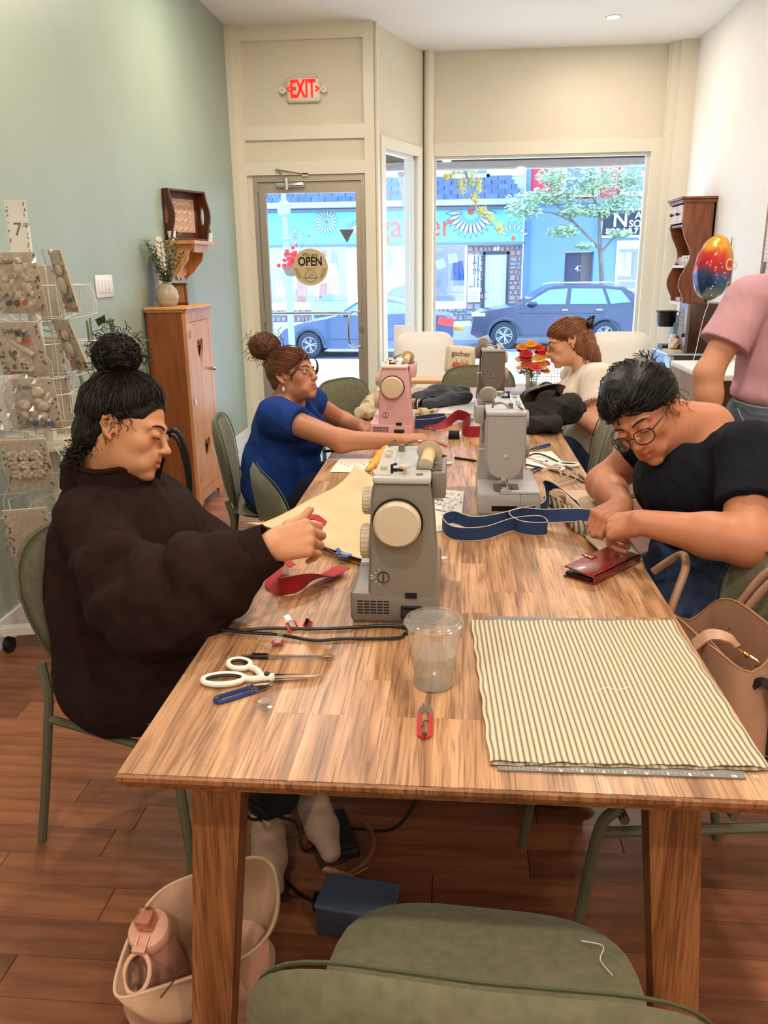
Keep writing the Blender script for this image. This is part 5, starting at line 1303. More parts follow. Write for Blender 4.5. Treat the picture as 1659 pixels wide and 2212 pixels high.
# ticking fabric: skewed quad with ripples
Q = [at(*q_, z=TZ+.006) for q_ in ((1058, 1645), (1662, 1657), (1452, 1342), (1018, 1340))]
fa = thing('ticking_fabric', 'cream fabric with grey ticking stripes laid flat over the ruler mat', 'fabric', (0, 0, 0))
def tick(u, v):
    p = Q[0]*(1-u)*(1-v)+Q[1]*u*(1-v)+Q[2]*u*v+Q[3]*(1-u)*v
    e = min(u, 1-u, v, 1-v)
    return (p.x+.0012*sin(v*40)*(e < .02), p.y+.0016*sin(u*55)+.001*sin(u*23), TZ+.0052+.0016*sin(5*u+3*v)*sin(7*v)+.0022*max(0, 1-e/.03)*(.5+.5*sin(u*30+v*22))+.001)
mb = MB(); mb.grid(tick, 60, 40, .0012); o = mb.build('cloth', m_tick, fa)
uv = o.data.uv_layers.new(name='UVMap')
for lp in o.data.loops:
    i = lp.vertex_index % (61*41); uv.data[lp.index].uv = ((i//41)/60*.41, (i % 41)/40*.5)
MATS['ticking'].node_tree.nodes  # object axis 0 is not aligned with the weave: use the woven coordinate
m_t2 = stripes('ticking_woven', 'E2CBA8', '7C746E', .0093, 'uv'); o.data.materials[0] = m_t2
MB().tube(bez([T_(1290, 1492, .0085), T_(1310, 1485, .009), T_(1335, 1490, .009), T_(1358, 1484, .0085)], 5), .0005, n=4).build('loose_thread', m_base, fa)
mb = MB()
def under(u, v): p = Q[0]*(1-u)+Q[1]*u; return (p.x, p.y-.004-.0025*abs(sin(u*19))+v*.03, TZ+.0038+.0012*abs(sin(u*30)))
mb.grid(under, 60, 2, .0008).build('under_layer', mat('ticking_dark', '4A4540', 'B8A684', rough=.9, scale=160, stretch=(1, .1, 1)), fa)

# cup of water
p = T_(935, 1500); cup = thing('water_cup', 'clear plastic cup with a flat lid half full of water', 'cup', (p.x, p.y+.034, TZ))
m_pl = glassmat('clear_plastic', (.99, .99, .99), .04, .08, milk=.05)
pr = [(0, .001), (.030, .001), (.033, .004), (.0345, .006), (.0345, .03), (.036, .032), (.046, .112), (.0485, .1185), (.0495, .119), (.0475, .1195), (.0455, .113), (.0353, .0325), (.0335, .0315), (.0335, .006), (.03, .003), (0, .003)]
MB().lathe(pr, n=48).build('cup_wall', m_pl, cup)
m_wat = glassmat('water', (.985, .985, .97), .06, .03, milk=.16)
MB().lathe([(0, .0035), (.0325, .0035), (.0330, .0315), (.0385, .062), (.0385, .0625), (0, .0625)], n=40).build('water', m_wat, cup)
q = MB().lathe([(.040, .1225), (.044, .122), (.047, .1195), (.0515, .1175), (.0525, .1195), (.0515, .1215), (.049, .1235), (.0475, .1268), (.0445, .1272), (.0425, .1245), (.038, .1235), (0, .1235)], n=48)
ld_ = q.build('lid', m_pl, cup)
q = MB(); q.lathe([(.0, .128), (.006, .128), (.008, .1238), (.0, .1238)], n=16); q.tube(bez([(-.03, .0, .1242), (-.018, .018, .1262), (.002, .012, .127), (.012, -.014, .1262), (-.008, -.02, .126), (-.026, -.010, .1242)], 5, True), .0008, n=5, closed=True)
q.box((.016, .012, .1262), (.026, .018, .003), RZ(.6)); q.build('lid_relief', m_pl, ld_)
# red thread snips
def snips(lb, a, b, col, open_=.25, z=.004):
    a, b = V(a), V(b); L = (b-a).length; t = thing('thread_snips', lb, 'snips', (a.x, a.y, TZ+z), atan2((b-a).y, (b-a).x)-pi/2, 'thread snips on the table')
    mc = mat('snip_'+col, col, rough=.22, coat=.5)
    for s_ in (-1, 1):
        MB().tube(bez([(0, .004, 0), (s_*.008, .010, 0), (s_*.0095, .03, 0), (s_*.0085, L*.62, 0), (s_*.0085, L*.7, 0)], 5), .0032, flat=(.005, .006), up=(0, 0, 1)).build('handle', mc, t)
        q = MB(); q.prism([(s_*.006, L*.62), (s_*.0125, L*.66), (s_*.011, L*.8), (s_*.003, L), (s_*.0008, L*.80)][::s_], .0015, TR(0, 0, -.0008)); q.build('blade', m_chrome, t, smooth=0)
        MB().cyl((s_*.0085, L*.66, .002), (s_*.0085, L*.66, .0045), .002, n=8).cyl((s_*.0085, L*.60, .002), (s_*.0085, L*.60, .0045), .002, n=8).build('rivet', m_chrome, t)
    MB().tube(bez([(-.008, L*.3, 0), (-.002, L*.34, 0), (-.003, L*.45, 0), (.007, L*.48, 0)], 5), .0008, n=4).cyl((0, .007, -.003), (0, .007, .005), .004, n=10).build('spring', mat('spring_steel', '6A5A50', metal=.8, rough=.3), t)
    return t
snips('small red metal thread snips in front of the water cup', T_(917, 1600), T_(920, 1522), 'C02A32')
snips('dark blue thread snips beside the white handled scissors', T_(460, 1520), T_(592, 1480), '1D3C7C')
sB = snips('blue thread snips by the pale grey machine near the black canvas pile', T_(1188, 962), T_(1142, 975), '2456A8')
snips('dark blue thread snips under the white scissors at the far edge', T_(1165, 1012), T_(1140, 1026), '22406E')
# white handled scissors
def scissors(lb, P, black=True, name='scissors'):
    """P: big bow centre, small bow centre, pivot, tip (world points)"""
    t = thing(name, lb, 'scissors', (P[2].x, P[2].y, TZ), 0, None); Lc = [V((p.x-P[2].x, p.y-P[2].y)) for p in P]
    mw2 = mat('scissor_white', 'E9E2D6', rough=.35); mk2 = mat('scissor_grip', '23262A', rough=.6)
    for i, (c, rx, ry) in enumerate(((Lc[0], .036, .019), (Lc[1], .022, .017))):
        ang = atan2(-c.y, -c.x); R = RZ(ang if i == 0 else ang+.2); z = .008
        ell_ = lambda k1, k2: [(TR(c.x, c.y, z) @ R @ V((rx*k1*cos(2*pi*k/28), ry*k2*sin(2*pi*k/28), 0))) for k in range(28)]
        q = MB(); q.tube(ell_(1, 1), .0052, n=8, closed=True); st = TR(c.x, c.y, z) @ R @ V((rx, 0, 0))
        q.tube(bez([st, st*.6+V((0, .004 if i else -.004, .003)), V((-.008, (.003 if i else -.003), z)), V((.012, (-.002 if i else .002), z))], 5), [.006]*11+[.007]*5, n=8)
        h_ = q.build('handle', mw2, t)
        MB().tube(ell_(.86, .78), .0035, n=6, closed=True).build('inner_grip', mk2 if black else mw2, h_)
    MB().cyl((0, 0, .004), (0, 0, .0165), .0055, n=16).build('pivot', mk2, t)
    tp = Lc[3]; n_ = V((-tp.y, tp.x)).normalized()
    for s_ in (-1, 1):
        pts = [(n_*s_*.001), (n_*s_*.009), (tp*.5+n_*s_*.0065), tp]
        MB().prism([(p_.x, p_.y) for p_ in pts], .0018, TR(0, 0, .006+(.002 if s_ > 0 else 0))).build('blade', m_chrome, t, smooth=0)
    return t
scissors('white handled scissors with black inner grips beside the pen', [T_(483, 1467, .008), T_(517, 1434, .008), T_(577, 1463, .008), T_(698, 1461, .006)])
scissors('white scissors with a black bow lying by the pale grey machine', [T_(1228, 1003, .008), T_(1205, 1012, .008), T_(1180, 1000, .008), T_(1140, 990, .006)], True)
# pen
a, b = T_(522, 1418, .005), T_(720, 1419, .005)
pn = thing('ballpoint_pen', 'clear ballpoint pen with a black cap above the scissors', 'pen', (0, 0, 0))
dpn = (b-a).normalized()
MB().cyl(a, a+dpn*.05, .0032, .0052, n=12).box(a+dpn*.035+V((0, 0, .006)), (.03, .002, .002)).build('cap', m_black, pn)
MB().cyl(a+dpn*.05, b-dpn*.018, .0040, n=8).build('barrel', glassmat('pen_clear', (.85, .85, .85), .15), pn)
MB().cyl(a+dpn*.05, b-dpn*.01, .0015, n=6).build('ink_tube', mat('ink_tube', '5A4A44', rough=.4), pn)
MB().cyl(b-dpn*.018, b-dpn*.002, .0036, .001, n=10).build('tip', mat('brass', 'B88A50', metal=.9, rough=.3), pn)
def bobbin(name, lb, p, col, clear=False, r=.0105, h=.0105, thread=None, cat='bobbin'):
    t = thing(name, lb, cat, (p.x, p.y, TZ))
    m_ = m_pl if clear else mat('bob_'+col, col, rough=.35)
    MB().lathe([(0, 0), (r, 0), (r, .0012), (r*.4, .0016), (r*.4, h-.0016), (r, h-.0012), (r, h), (0, h)], n=24).build('reel', m_, t)
    if thread: MB().lathe([(r*.4, .0016), (r*.85, .0018), (r*.85, h-.0018), (r*.4, h-.0016)], n=24, close=True).build('wound_thread', mat('th_'+thread, thread, rough=.9), t)
    return t
bobbin('bobbin', 'empty clear plastic bobbin beside the blue snips', T_(572, 1528), 'FFFFFF', True, .011, .013)
bobbin('bobbin', 'small white wound bobbin on the table beside the grey machine', T_(957, 1214), 'D5CCC0', False, .0105, .0115, 'E4DCCB')
bobbin('thread_reel', 'small pale green thread reel behind the grey machine', T_(968, 1005), 'C6D4B4', False, .017, .010, '8FAE84', 'thread reel')
# sewing clips
def clip(lb, p, rz, col, rx=0, dz=.005, sc=1.):
    t = thing('sewing_clip', lb, 'clip', (p.x, p.y, TZ+dz), rz, 'sewing clips'); t.rotation_euler = (rx, 0, rz); t.scale = (sc,)*3
    mc = mat('clip_'+col, col, rough=.25, coat=.4)
    MB().box((0, -.006, .002), (.024, .020, .0016), RX(-.2)).build('jaw', mc, t)
    MB().box((0, -.004, -.003), (.022, .022, .0014), RX(.15)).build('clear_jaw', m_pl, t)
    MB().b2(-.006, .006, -.012, .006, .0035, .0055).build('spring', m_chrome, t)
    MB().box((0, .014, .006), (.012, .012, .0014), RX(.5)).box((0, .014, -.001), (.012, .012, .0014), RX(-.3)).build('tail', m_pl if col != '2E6FC0' else mc, t)
clip('red sewing clip lying flat just above the pen', T_(602, 1392), 0, 'C8202A', dz=.006)
clip('red sewing clip standing by the black cords, left of two', T_(628, 1358), .8, 'C41E2C', .9, .011)
clip('red sewing clip standing by the black cords nearest the grey machine', T_(668, 1354), -.9, 'C8222E', 1.2, .011)
clip('blue sewing clip clamped on the corner of the folded canvas', T_(742, 1217), 1.1, '2E6FC0', .2, .022, 1.1)
p = at(560, 1133, z=TZ+.012); clip('red sewing clip clamped on the overhanging end of the canvas', V((-.548, 2.14, 0)), 1.6, 'D02228', 0, .012)
clip('small blue sewing clip on the table by the red strap', T_(1018, 907), .5, '2F74C8', 0, .006, .9)
clip('small grey sewing clip beside the pink machine and blue strap', T_(935, 930), 1.2, '5C6E8C', 0, .006, .8)
# pin / clips strewn by the pink machine
r = random.Random(5)
for i, (px, py, c, w_) in enumerate([(915, 893, 'C87828', 'orange'), (908, 898, 'E0C27A', 'yellow'), (922, 890, 'B85A30', 'rust'), (1000, 903, 'D84A34', 'red'), (1006, 899, 'E8E2D8', 'white')]):
    p = T_(px, py, .004); o = MB().box((0, 0, 0), (.012, .022, .006), RZ(i)).ball((.004, .01, .003), .005, 6).build('sewing_clip', mat('cl_'+c, c, rough=.4)); o.location = p
    tag(o, w_+' clip lying among fabric at the far half of the table', 'clip', 'sewing clips')

# power cords on the table from the grey machine
m_cord = mat('cord_black', '0C0C0D', rough=.4)
zc = .005
c1 = [T_(905, 1312, .03), V((-.075, 1.470, TZ+.006)), T_(872, 1355, zc), T_(820, 1352, zc), T_(700, 1358, zc), T_(580, 1357, zc), T_(520, 1362, zc), T_(470, 1357, zc), T_(450, 1362, zc), V((-.50, 1.44, TZ-.02)), V((-.50, 1.43, .55))]
c2 = [V((-.072, 1.474, TZ+.008)), T_(876, 1368, zc), T_(855, 1378, zc), T_(740, 1380, zc), T_(680, 1383, zc), T_(600, 1371, zc+.003), T_(530, 1366, .012), T_(480, 1360, .012), T_(455, 1362, zc), V((-.495, 1.46, TZ-.02)), V((-.50, 1.45, .55))]
for i, c in enumerate((c1, c2)):
    o = MB().tube(bez(c, 8), .0034, n=8).build('power_cord', m_cord); tag(o, ('upper' if i == 0 else 'lower, more slack')+' black cord crossing the table from the grey machine', 'cord', 'cords of the grey machine')
o = MB().box((0, 0, 0), (.04, .022, .016), None, b=.004).build('machine_plug', m_black); o.location = (-.082, 1.490, TZ+.033); tag(o, 'black plug in the socket of the grey sewing machine', 'plug')
# red webbing
m_redw = mat('red_webbing', 'C01722', 'AE1420', rough=.7, scale=400, bump=.5, bscale=700, sheen=.2)
def strap(name, lb, pts, w_, m_, up, edge=None, cat='strap', t=.0016, group=None, nb=8):
    tt = thing(name, lb, cat, (0, 0, 0), 0, group); n0 = len(pts)
    C = bez(pts, nb); U = None
    if isinstance(up, list): U = [V(u) for u in bez(up, nb)]
    MB().tube(C, .001, flat=(w_, t), up=U or up).build('webbing', m_, tt, smooth=60)
    if edge:
        for s_ in (-1, 1):
            P = []
            for i, c in enumerate(C):
                tg_ = (C[min(i+1, len(C)-1)]-C[max(i-1, 0)]).normalized(); u = (U[i] if U else V(up)); u = (u-tg_*u.dot(tg_)).normalized(); P.append(c+u*s_*(w_/2))
            MB().tube(P, .0013, n=5).build('edging', edge, tt)
    return tt
rz_ = lambda px, py, dz: T_(px, py, dz)
strap('red_strap', 'short bright red webbing strap lying twisted under the fleece wearer hands',
      [(-.425, 1.86, TZ+.055), (-.42, 1.80, TZ+.035), (-.41, 1.71, TZ+.022), (-.385, 1.655, TZ+.022), (-.355, 1.655, TZ+.025), (-.325, 1.69, TZ+.022), (-.29, 1.75, TZ+.012), (-.262, 1.80, TZ+.014)], .044, m_redw,
      [(.9, .2, .2), (.95, .25, .1), (.8, -.1, .3), (.3, -.2, .8), (0, -.1, 1), (.2, -.4, .7), (.75, -.6, .1), (.85, -.5, .1)])
strap('red_strap', 'end of a red webbing strap pinched in the fleece wearer fingers',
      [at(652, 1140, Y=1.66), at(664, 1120, Y=1.66), at(684, 1118, Y=1.66), at(704, 1132, Y=1.66)], .022, m_redw, (0, 1, .25))
strap('red_strap', 'loose flap of red webbing hanging below the fleece wearer wrist',
      [(-.435, 1.80, .83), (-.415, 1.79, .80), (-.39, 1.775, .785), (-.375, 1.77, .775)], .034, m_redw, (.3, 1, -.2))
# big folded canvas (tote blank) under her hands
m_canv = mat('canvas_cream', 'D8C29A', 'CDB58C', rough=.9, scale=9, bump=.35, bscale=500)
cv = thing('folded_canvas', 'large folded piece of cream canvas hanging off the table edge by the grey machine', 'fabric', (0, 0, 0))
cn = [V((-.57, 2.10)), V((-.215, 1.84)), V((-.19, 2.50)), V((-.36, 2.87))]
def cvf(u, v, lift=0., sh=0.):
    # u from the near-left hem towards the machine, v away
    e0 = cn[0]*(1-u)+cn[1]*u; e1 = cn[3]*(1-u)+cn[2]*u; p = e0*(1-v)+e1*v+V((.055*sin(pi*v)*(1-u), 0))
    z = TZ+.014+.006*sin(5*u+6*v)+.010*max(0, sin(7*v-2*u))*u+.006*sin(11*v+3)*(1-v)
    rim = min(1, min(v, 1-v, u, 1-u)/.05); z = TZ+.002+(z-TZ)*(.25+.75*rim) if v > .05 else z+.012*(1-v/.05)
    if p.x < -.47: z -= .0*( -.47-p.x)
    return (p.x+sh*.004, p.y+sh*.006, z-lift)
MB().grid(lambda u, v: cvf(u, v), 40, 44, .002).build('upper_layer', m_canv, cv, smooth=60)
m_lin = mat('canvas_lining', 'B4694E', 'C08A64', rough=.9, scale=12)
MB().grid(lambda u, v: (lambda q: (q[0]+.004, q[1]-.002, max(TZ+.004, q[2]-.010+.006*sin(12*u))))(cvf(u, v*.10)), 36, 6, .002).build('folded_layer', m_lin, cv, smooth=60)
MB().grid(lambda u, v: (lambda q: (q[0]+.008, q[1]+.004, TZ+.0035))(cvf(u, v*.5)), 24, 12, .002).build('lower_layer', m_canv, cv, smooth=60)
# sheet of paper left, scrunchie, notes
def sheet(lb, pts, m_, z=.001, name='paper_sheet', cat='paper', wob=.0006):
    P = [at(*p_, z=TZ+z) for p_ in pts]
    def f(u, v): p = P[0]*(1-u)*(1-v)+P[1]*u*(1-v)+P[2]*u*v+P[3]*(1-u)*v; return (p.x, p.y, TZ+z+wob*sin(9*u+4*v)+wob)
    o = MB().grid(f, 8, 8, .0005).build(name, m_); tag(o, lb, cat); return o
m_paper = mat('paper_white', 'E2D8CC', rough=.7)
s1 = sheet('white note sheet on the table below the arm of the woman in blue', [(712, 1020), (830, 1022), (835, 990), (735, 990)], m_paper, .001)
q = MB(); r = random.Random(1)
for k in range(12): p0 = T_(738+k*7, 1000+(k % 3)*3, .0032); q.tube([p0+V((r.uniform(-.005, .005), r.uniform(-.006, .006), 0)) for _ in range(4)], .0005, n=3)
o = q.build('handwriting', m_ink, s1); o.matrix_parent_inverse = M.Identity(4); o['kind'] = 'stuff'
s2 = sheet('white hand written note between the grey machine and the blue strap', [(935, 1150), (1040, 1135), (985, 1105), (940, 1083)], m_paper, .001)
q = MB()
for k in range(10): p0 = T_(943+k*4.2, 1096+(k % 2)*9+k*1.8, .0032); q.tube([p0+V((r.uniform(-.004, .004), r.uniform(-.005, .005), 0)) for _ in range(4)], .0004, n=3)
o = q.build('handwriting', m_ink, s2); o['kind'] = 'stuff'
s3 = sheet('white sheet under the scissors beside the pale grey machine', [(1138, 1012), (1230, 1012), (1192, 975), (1135, 978)], m_paper, .001)
sheet('cream paper under the hand of the woman in the white blouse', [(1095, 885), (1175, 880), (1150, 862), (1100, 864)], mat('paper_cream', 'D8C5A2'), .001)
# floral swatch
fs_ = sheet('small white cotton swatch with navy leaf print beside the grey machine', [(938, 1100), (998, 1112), (1002, 1062), (935, 1055)], mat('swatch_white', 'DDD8D0', rough=.9), .0035, 'fabric_swatch', 'fabric')
q = MB(); r = random.Random(12); m_nv = mat('swatch_navy', '2A4A78', rough=.9)
A0 = [T_(*q_, .0058) for q_ in ((938, 1100), (998, 1112), (1002, 1062), (935, 1055))]
for k in range(95):
    u, v = r.uniform(.05, .95), r.uniform(.03, .97); p = A0[0]*(1-u)*(1-v)+A0[1]*u*(1-v)+A0[2]*u*v+A0[3]*(1-u)*v; q.ball(p, (.0042, .0016, .0003), 6, RZ(r.uniform(0, 3)))
o = q.build('leaf_print', m_nv, fs_); o['kind'] = 'stuff'
# blue webbing with cream edges, in loops
m_bluew = mat('blue_webbing', '24406F', '1E3863', rough=.8, scale=300, bump=.4, bscale=700); m_cre = mat('cream_edging', 'D9C6A8', rough=.9)
w3 = .036; zz = TZ+w3/2+.001
strap('blue_strap', 'long navy webbing strap with cream edges looping to the hands of the woman in black',
      [(.395, 2.10, TZ+.055), (.33, 2.15, TZ+.045), (.255, 2.19, TZ+.03), (.19, 2.24, zz), (.155, 2.19, zz), (.185, 2.115, zz), (.25, 2.11, zz), (.235, 2.16, zz+.002), (.16, 2.14, zz), (.08, 2.06, zz), (.0, 2.06, zz), (-.03, 2.15, zz), (0, 2.2, zz), (.05, 2.15, zz), (.11, 2.17, zz), (.19, 2.235, zz+.001), (.26, 2.30, zz), (.28, 2.38, TZ+.03), (.285, 2.45, TZ+.045), (.31, 2.40, TZ+.06), (.36, 2.30, TZ+.035)], w3, m_bluew,
      [(.3, .2, .9)]*2+[(.1, .1, 1)]+[(0, 0, 1)]*10+[(.05, .1, 1), (0, .1, 1)]+[(0, 0, 1)]*2+[(-.3, .2, .9), (-.5, .2, .8), (-.6, -.5, .6), (-.5, -.5, .7)], m_cre)
# ticking lined canvas tote in the lap of the woman in black
m_tik2 = stripes('ticking_crumpled', 'B8A78A', '4A443E', .011, 0)
sd = Sdf(); sd.chain([(.29, 2.43, TZ+.012), (.33, 2.28, TZ+.014), (.345, 2.16, TZ+.016), (.375, 2.06, TZ+.014), (.41, 1.985, TZ+.013)], [.014, .018, .024, .022, .012], .015); sd.disp = folds(4, .007, 120, n=4)
tt = thing('canvas_tote_blank', 'cream canvas bag with striped lining held over the table edge by the woman in black', 'bag', (0, 0, 0))
sd.build('striped_lining', m_tik2, tt, .004)
def lap(u, v):
    # from the table edge down across her lap
    x = .33+.19*v+.10*u*(1-v)*.3+.04*sin(v*3)*u; y = 2.52-.62*u; z = TZ+.012+.01*sin(9*u+3*v)-(max(0, x-.455))**.8*1.15*(.65+.35*u)
    return (x+.008*sin(14*u), y+.10*v*(u-.5), z)
MB().grid(lap, 36, 24, .003).build('canvas_panel', mat('tote_beige', 'C2AC92', 'B7A086', rough=.9, scale=8, bump=.3, bscale=500), tt, smooth=60)
# red-brown phone wallet
a, b, c, d = T_(1222, 1250), T_(1284, 1266), T_(1384, 1216), T_(1322, 1192)
ctr = (a+b+c+d)/4; ang = atan2((c-b).y, (c-b).x); t = thing('phone_wallet', 'glossy red brown leather phone wallet with a snap tab on the table edge', 'wallet', (ctr.x-.004, ctr.y, TZ), ang)
Lw, Ww = (c-b).length*1.0, (b-a).length*1.12
m_lea = mat('wallet_leather', '7A2420', '5E1A18', rough=.25, scale=9, coat=.6, bump=.15, bscale=200)
MB().b2(-Lw/2, Lw/2, -Ww/2, Ww/2, 0, .004, .0018).build('back_cover', m_lea, t)
MB().b2(-Lw/2+.003, Lw/2-.003, -Ww/2+.008, Ww/2-.002, .004, .013, .003).build('phone', m_black, t)
MB().box((0, -.001, .0215), (Lw, Ww, .004), RX(.10), b=.0018).build('front_cover', m_lea, t)
MB().b2(-Lw/2, Lw/2, -Ww/2-.003, -Ww/2+.004, .001, .021, .003).build('spine', m_lea, t)
MB().box((-.005, Ww/2-.006, .0275), (.024, .03, .003), RX(.10), b=.0012).build('snap_tab', m_lea, t)
# far half: straps, spool, cloths
strap('blue_strap', 'blue webbing strap with cream edge looped flat beside the pink machine', [(-.20, 3.60, zz), (-.12, 3.62, zz), (-.05, 3.69, zz), (-.045, 3.76, zz), (-.10, 3.76, zz), (-.20, 3.68, zz)], .042, m_bluew, (0, 0, 1), m_cre)
strap('red_strap', 'dark red webbing strap curling behind the pale grey machine', [(-.14, 3.60, TZ+.008), (-.05, 3.62, TZ+.01), (.0, 3.74, TZ+.03), (.03, 3.78, TZ+.03), (.07, 3.66, TZ+.03), (.035, 3.50, TZ+.028), (.05, 3.42, TZ+.024), (.12, 3.42, TZ+.024)], .046, mat('dark_red_webbing', '8E1420', rough=.7, bump=.4, bscale=600), [(.1, .9, .2), (.1, .8, .4), (0, .2, .9), (0, .1, 1), (0, 0, 1), (0, 0, 1), (0, 0, 1), (0, 0, 1)])
p = T_(980, 948); t = thing('thread_spool', 'black thread spool lying on its side near the middle of the table', 'thread spool', (p.x, p.y, TZ+.018))
MB().cyl((-.022, 0, 0), (.024, 0, 0), .0175, n=24).build('wound_thread', mat('thread_black', '111113', rough=.8), t)
MB().cyl((.024, 0, 0), (.03, 0, 0), .014, n=20).cyl((-.026, 0, 0), (-.022, 0, 0), .014, n=20).build('core', m_base, t)
for (a, b, lb) in ((T_(938, 983, .005), T_(966, 985, .005), 'black pen tip showing behind the grey machine'), (T_(1012, 993, .005), T_(1032, 996, .005), 'black pen tip beside the pale grey machine')):
    d_ = (b-a).normalized(); t = thing('felt_pen', lb, 'pen', (0, 0, 0), 0, 'black pens'); MB().cyl(a-d_*.06, b-d_*.014, .0048, n=10).build('barrel', m_black, t); MB().cyl(b-d_*.014, b, .004, .0012, n=10).build('tip', m_chrome if 0 else m_black, t)
# yellow orange lace scrunchie
sd = Sdf(); pts = [at(*q_, z=TZ+z_) for q_, z_ in (((795, 1015), .012), ((808, 1000), .02), ((822, 985), .03), ((835, 972), .04), ((850, 962), .04), ((868, 966), .035))]
sd.chain(pts, [.010, .016, .018, .018, .016, .01], .012); sd.disp = folds(9, .010, 150, n=5)
o = sd.build('lace_trim', mat('lace_yellow', 'D9962E', 'E8B25C', rough=.8, scale=60, bump=.6, bscale=200), None, .003); tag(o, 'bunched yellow orange lace between the pointing arm and the grey machine', 'lace')
o = MB().tube(bez([T_(793, 1008, .012), T_(786, 1024, .004), T_(796, 1036, .004), T_(812, 1034, .004)], 6), .0022, n=6).tube(bez([T_(806, 1012, .01), T_(802, 1028, .004), T_(812, 1040, .004)], 6), .0022, n=6).build('knotted_string', mat('string_tan', 'B88A62', rough=.9)); tag(o, 'tan cord loops hanging from the yellow lace on the table', 'string')
o = MB().tube([T_(812, 958, .006), T_(740, 972, .006), T_(700, 975, .006)], .006, n=8).build('dark_ruler', m_black); tag(o, 'black rod lying under the arm of the woman in blue', 'pen')
o = MB().b2(0, .03, 0, .012, 0, .004).build('blue_eraser', mat('eraser_blue', '4F7FB0')); o.location = T_(790, 931); tag(o, 'small pale blue strip beside the pink machine foot', 'strip')
# beige cloth beyond the pink machine
sd = Sdf(); sd.chain([(-.45, 3.80, TZ+.03), (-.40, 3.95, TZ+.045), (-.36, 4.15, TZ+.05), (-.34, 4.30, TZ+.03)], [.03, .05, .06, .035], .04); sd.chain([(-.44, 3.82, TZ+.02), (-.28, 3.85, TZ+.02), (-.15, 3.92, TZ+.015), (-.08, 4.05, TZ+.01)], [.025, .025, .02, .012], .04)
sd.half((0, 0, TZ+.001), (0, 0, -1)); sd.disp = folds(14, .022, 48, n=6); o = sd.build('beige_cloth', mat('cloth_beige', 'C9B896', 'BFAE8C', rough=.9, scale=10, bump=.3, bscale=400), None, .006); tag(o, 'crumpled beige canvas behind the pink sewing machine', 'fabric')
# dark folded garment on white board
o = MB().b2(-.24, .13, 3.98, 4.45, TZ, TZ+.004, .001).build('white_board', mat('board_white', 'D9D4CE', rough=.4)); tag(o, 'thin white board under the folded dark cloth', 'board')
sd = Sdf(); sd.chain([(-.20, 4.18, TZ+.045), (-.08, 4.28, TZ+.055), (.05, 4.42, TZ+.05)], [.036, .045, .036], .05); sd.chain([(-.14, 4.10, TZ+.03), (.06, 4.30, TZ+.035)], [.03, .035], .05); sd.half((0, 0, TZ+.004), (0, 0, -1)); sd.disp = folds(3, .020, 40, n=6)
gt = thing('folded_garment', 'dark blue grey folded garment with striped cuff on the far end of the table', 'garment', (0, 0, 0))
sd.build('cloth', mat('garment_dark', '3B3E45', '33363C', rough=.85, scale=8, sheen=.2), gt, .006)
MB().cyl((-.215, 4.12, TZ+.03), (-.17, 4.10, TZ+.028), .024, n=16).build('cuff', m_black, gt)
for i, c in enumerate(('D8C8B4', 'C88A5A', '2A2C30', 'D8C8B4')): MB().lathe([(.0235, 0), (.0255, 0), (.0255, .006), (.0235, .006)], (-.212+i*.010, 4.119-i*.0045, TZ+.03), 16, frame((.045, -.02, -.002)) @ RY(pi/2), close=True).build('cuff_stripe', mat('cuff_'+c, c, rough=.9), gt)
# black canvas bag pile beside the white blouse
sd = Sdf(); sd.chain([(.28, 3.62, TZ+.05), (.40, 3.60, TZ+.065), (.50, 3.62, TZ+.09), (.55, 3.68, TZ+.09)], [.05, .065, .06, .035], .05); sd.chain([(.27, 3.50, TZ+.04), (.42, 3.48, TZ+.045)], [.04, .045], .05)
sd.chain([(.34, 3.75, TZ+.10), (.42, 3.80, TZ+.13), (.46, 3.78, TZ+.12)], [.05, .05, .035], .03)
sd.half((0, 0, TZ+.001), (0, 0, -1)); sd.disp = folds(21, .026, 42, n=6)
t = thing('black_canvas_bag', 'heap of black canvas bag with rolled strap beside the white blouse', 'bag', (0, 0, 0))
sd.build('cloth', mat('canvas_black', '24211E', '1A1816', rough=.9, scale=12, bump=.4, bscale=300), t, .006)
MB().tube(bez([(.32, 3.66, TZ+.12), (.36, 3.60, TZ+.17), (.43, 3.62, TZ+.185), (.48, 3.70, TZ+.16), (.46, 3.76, TZ+.13)], 6), .01, flat=(.04, .003), up=(.2, -.6, .6)).build('strap', m_black, t)
sd = Sdf(); sd.chain([(.34, 3.68, TZ+.145), (.42, 3.72, TZ+.155)], [.03, .032], .02); sd.disp = folds(7, .007, 90, n=4); sd.build('lining_roll', mat('lining_brown', '5A463C', rough=.5, sheen=.5), t, .004)
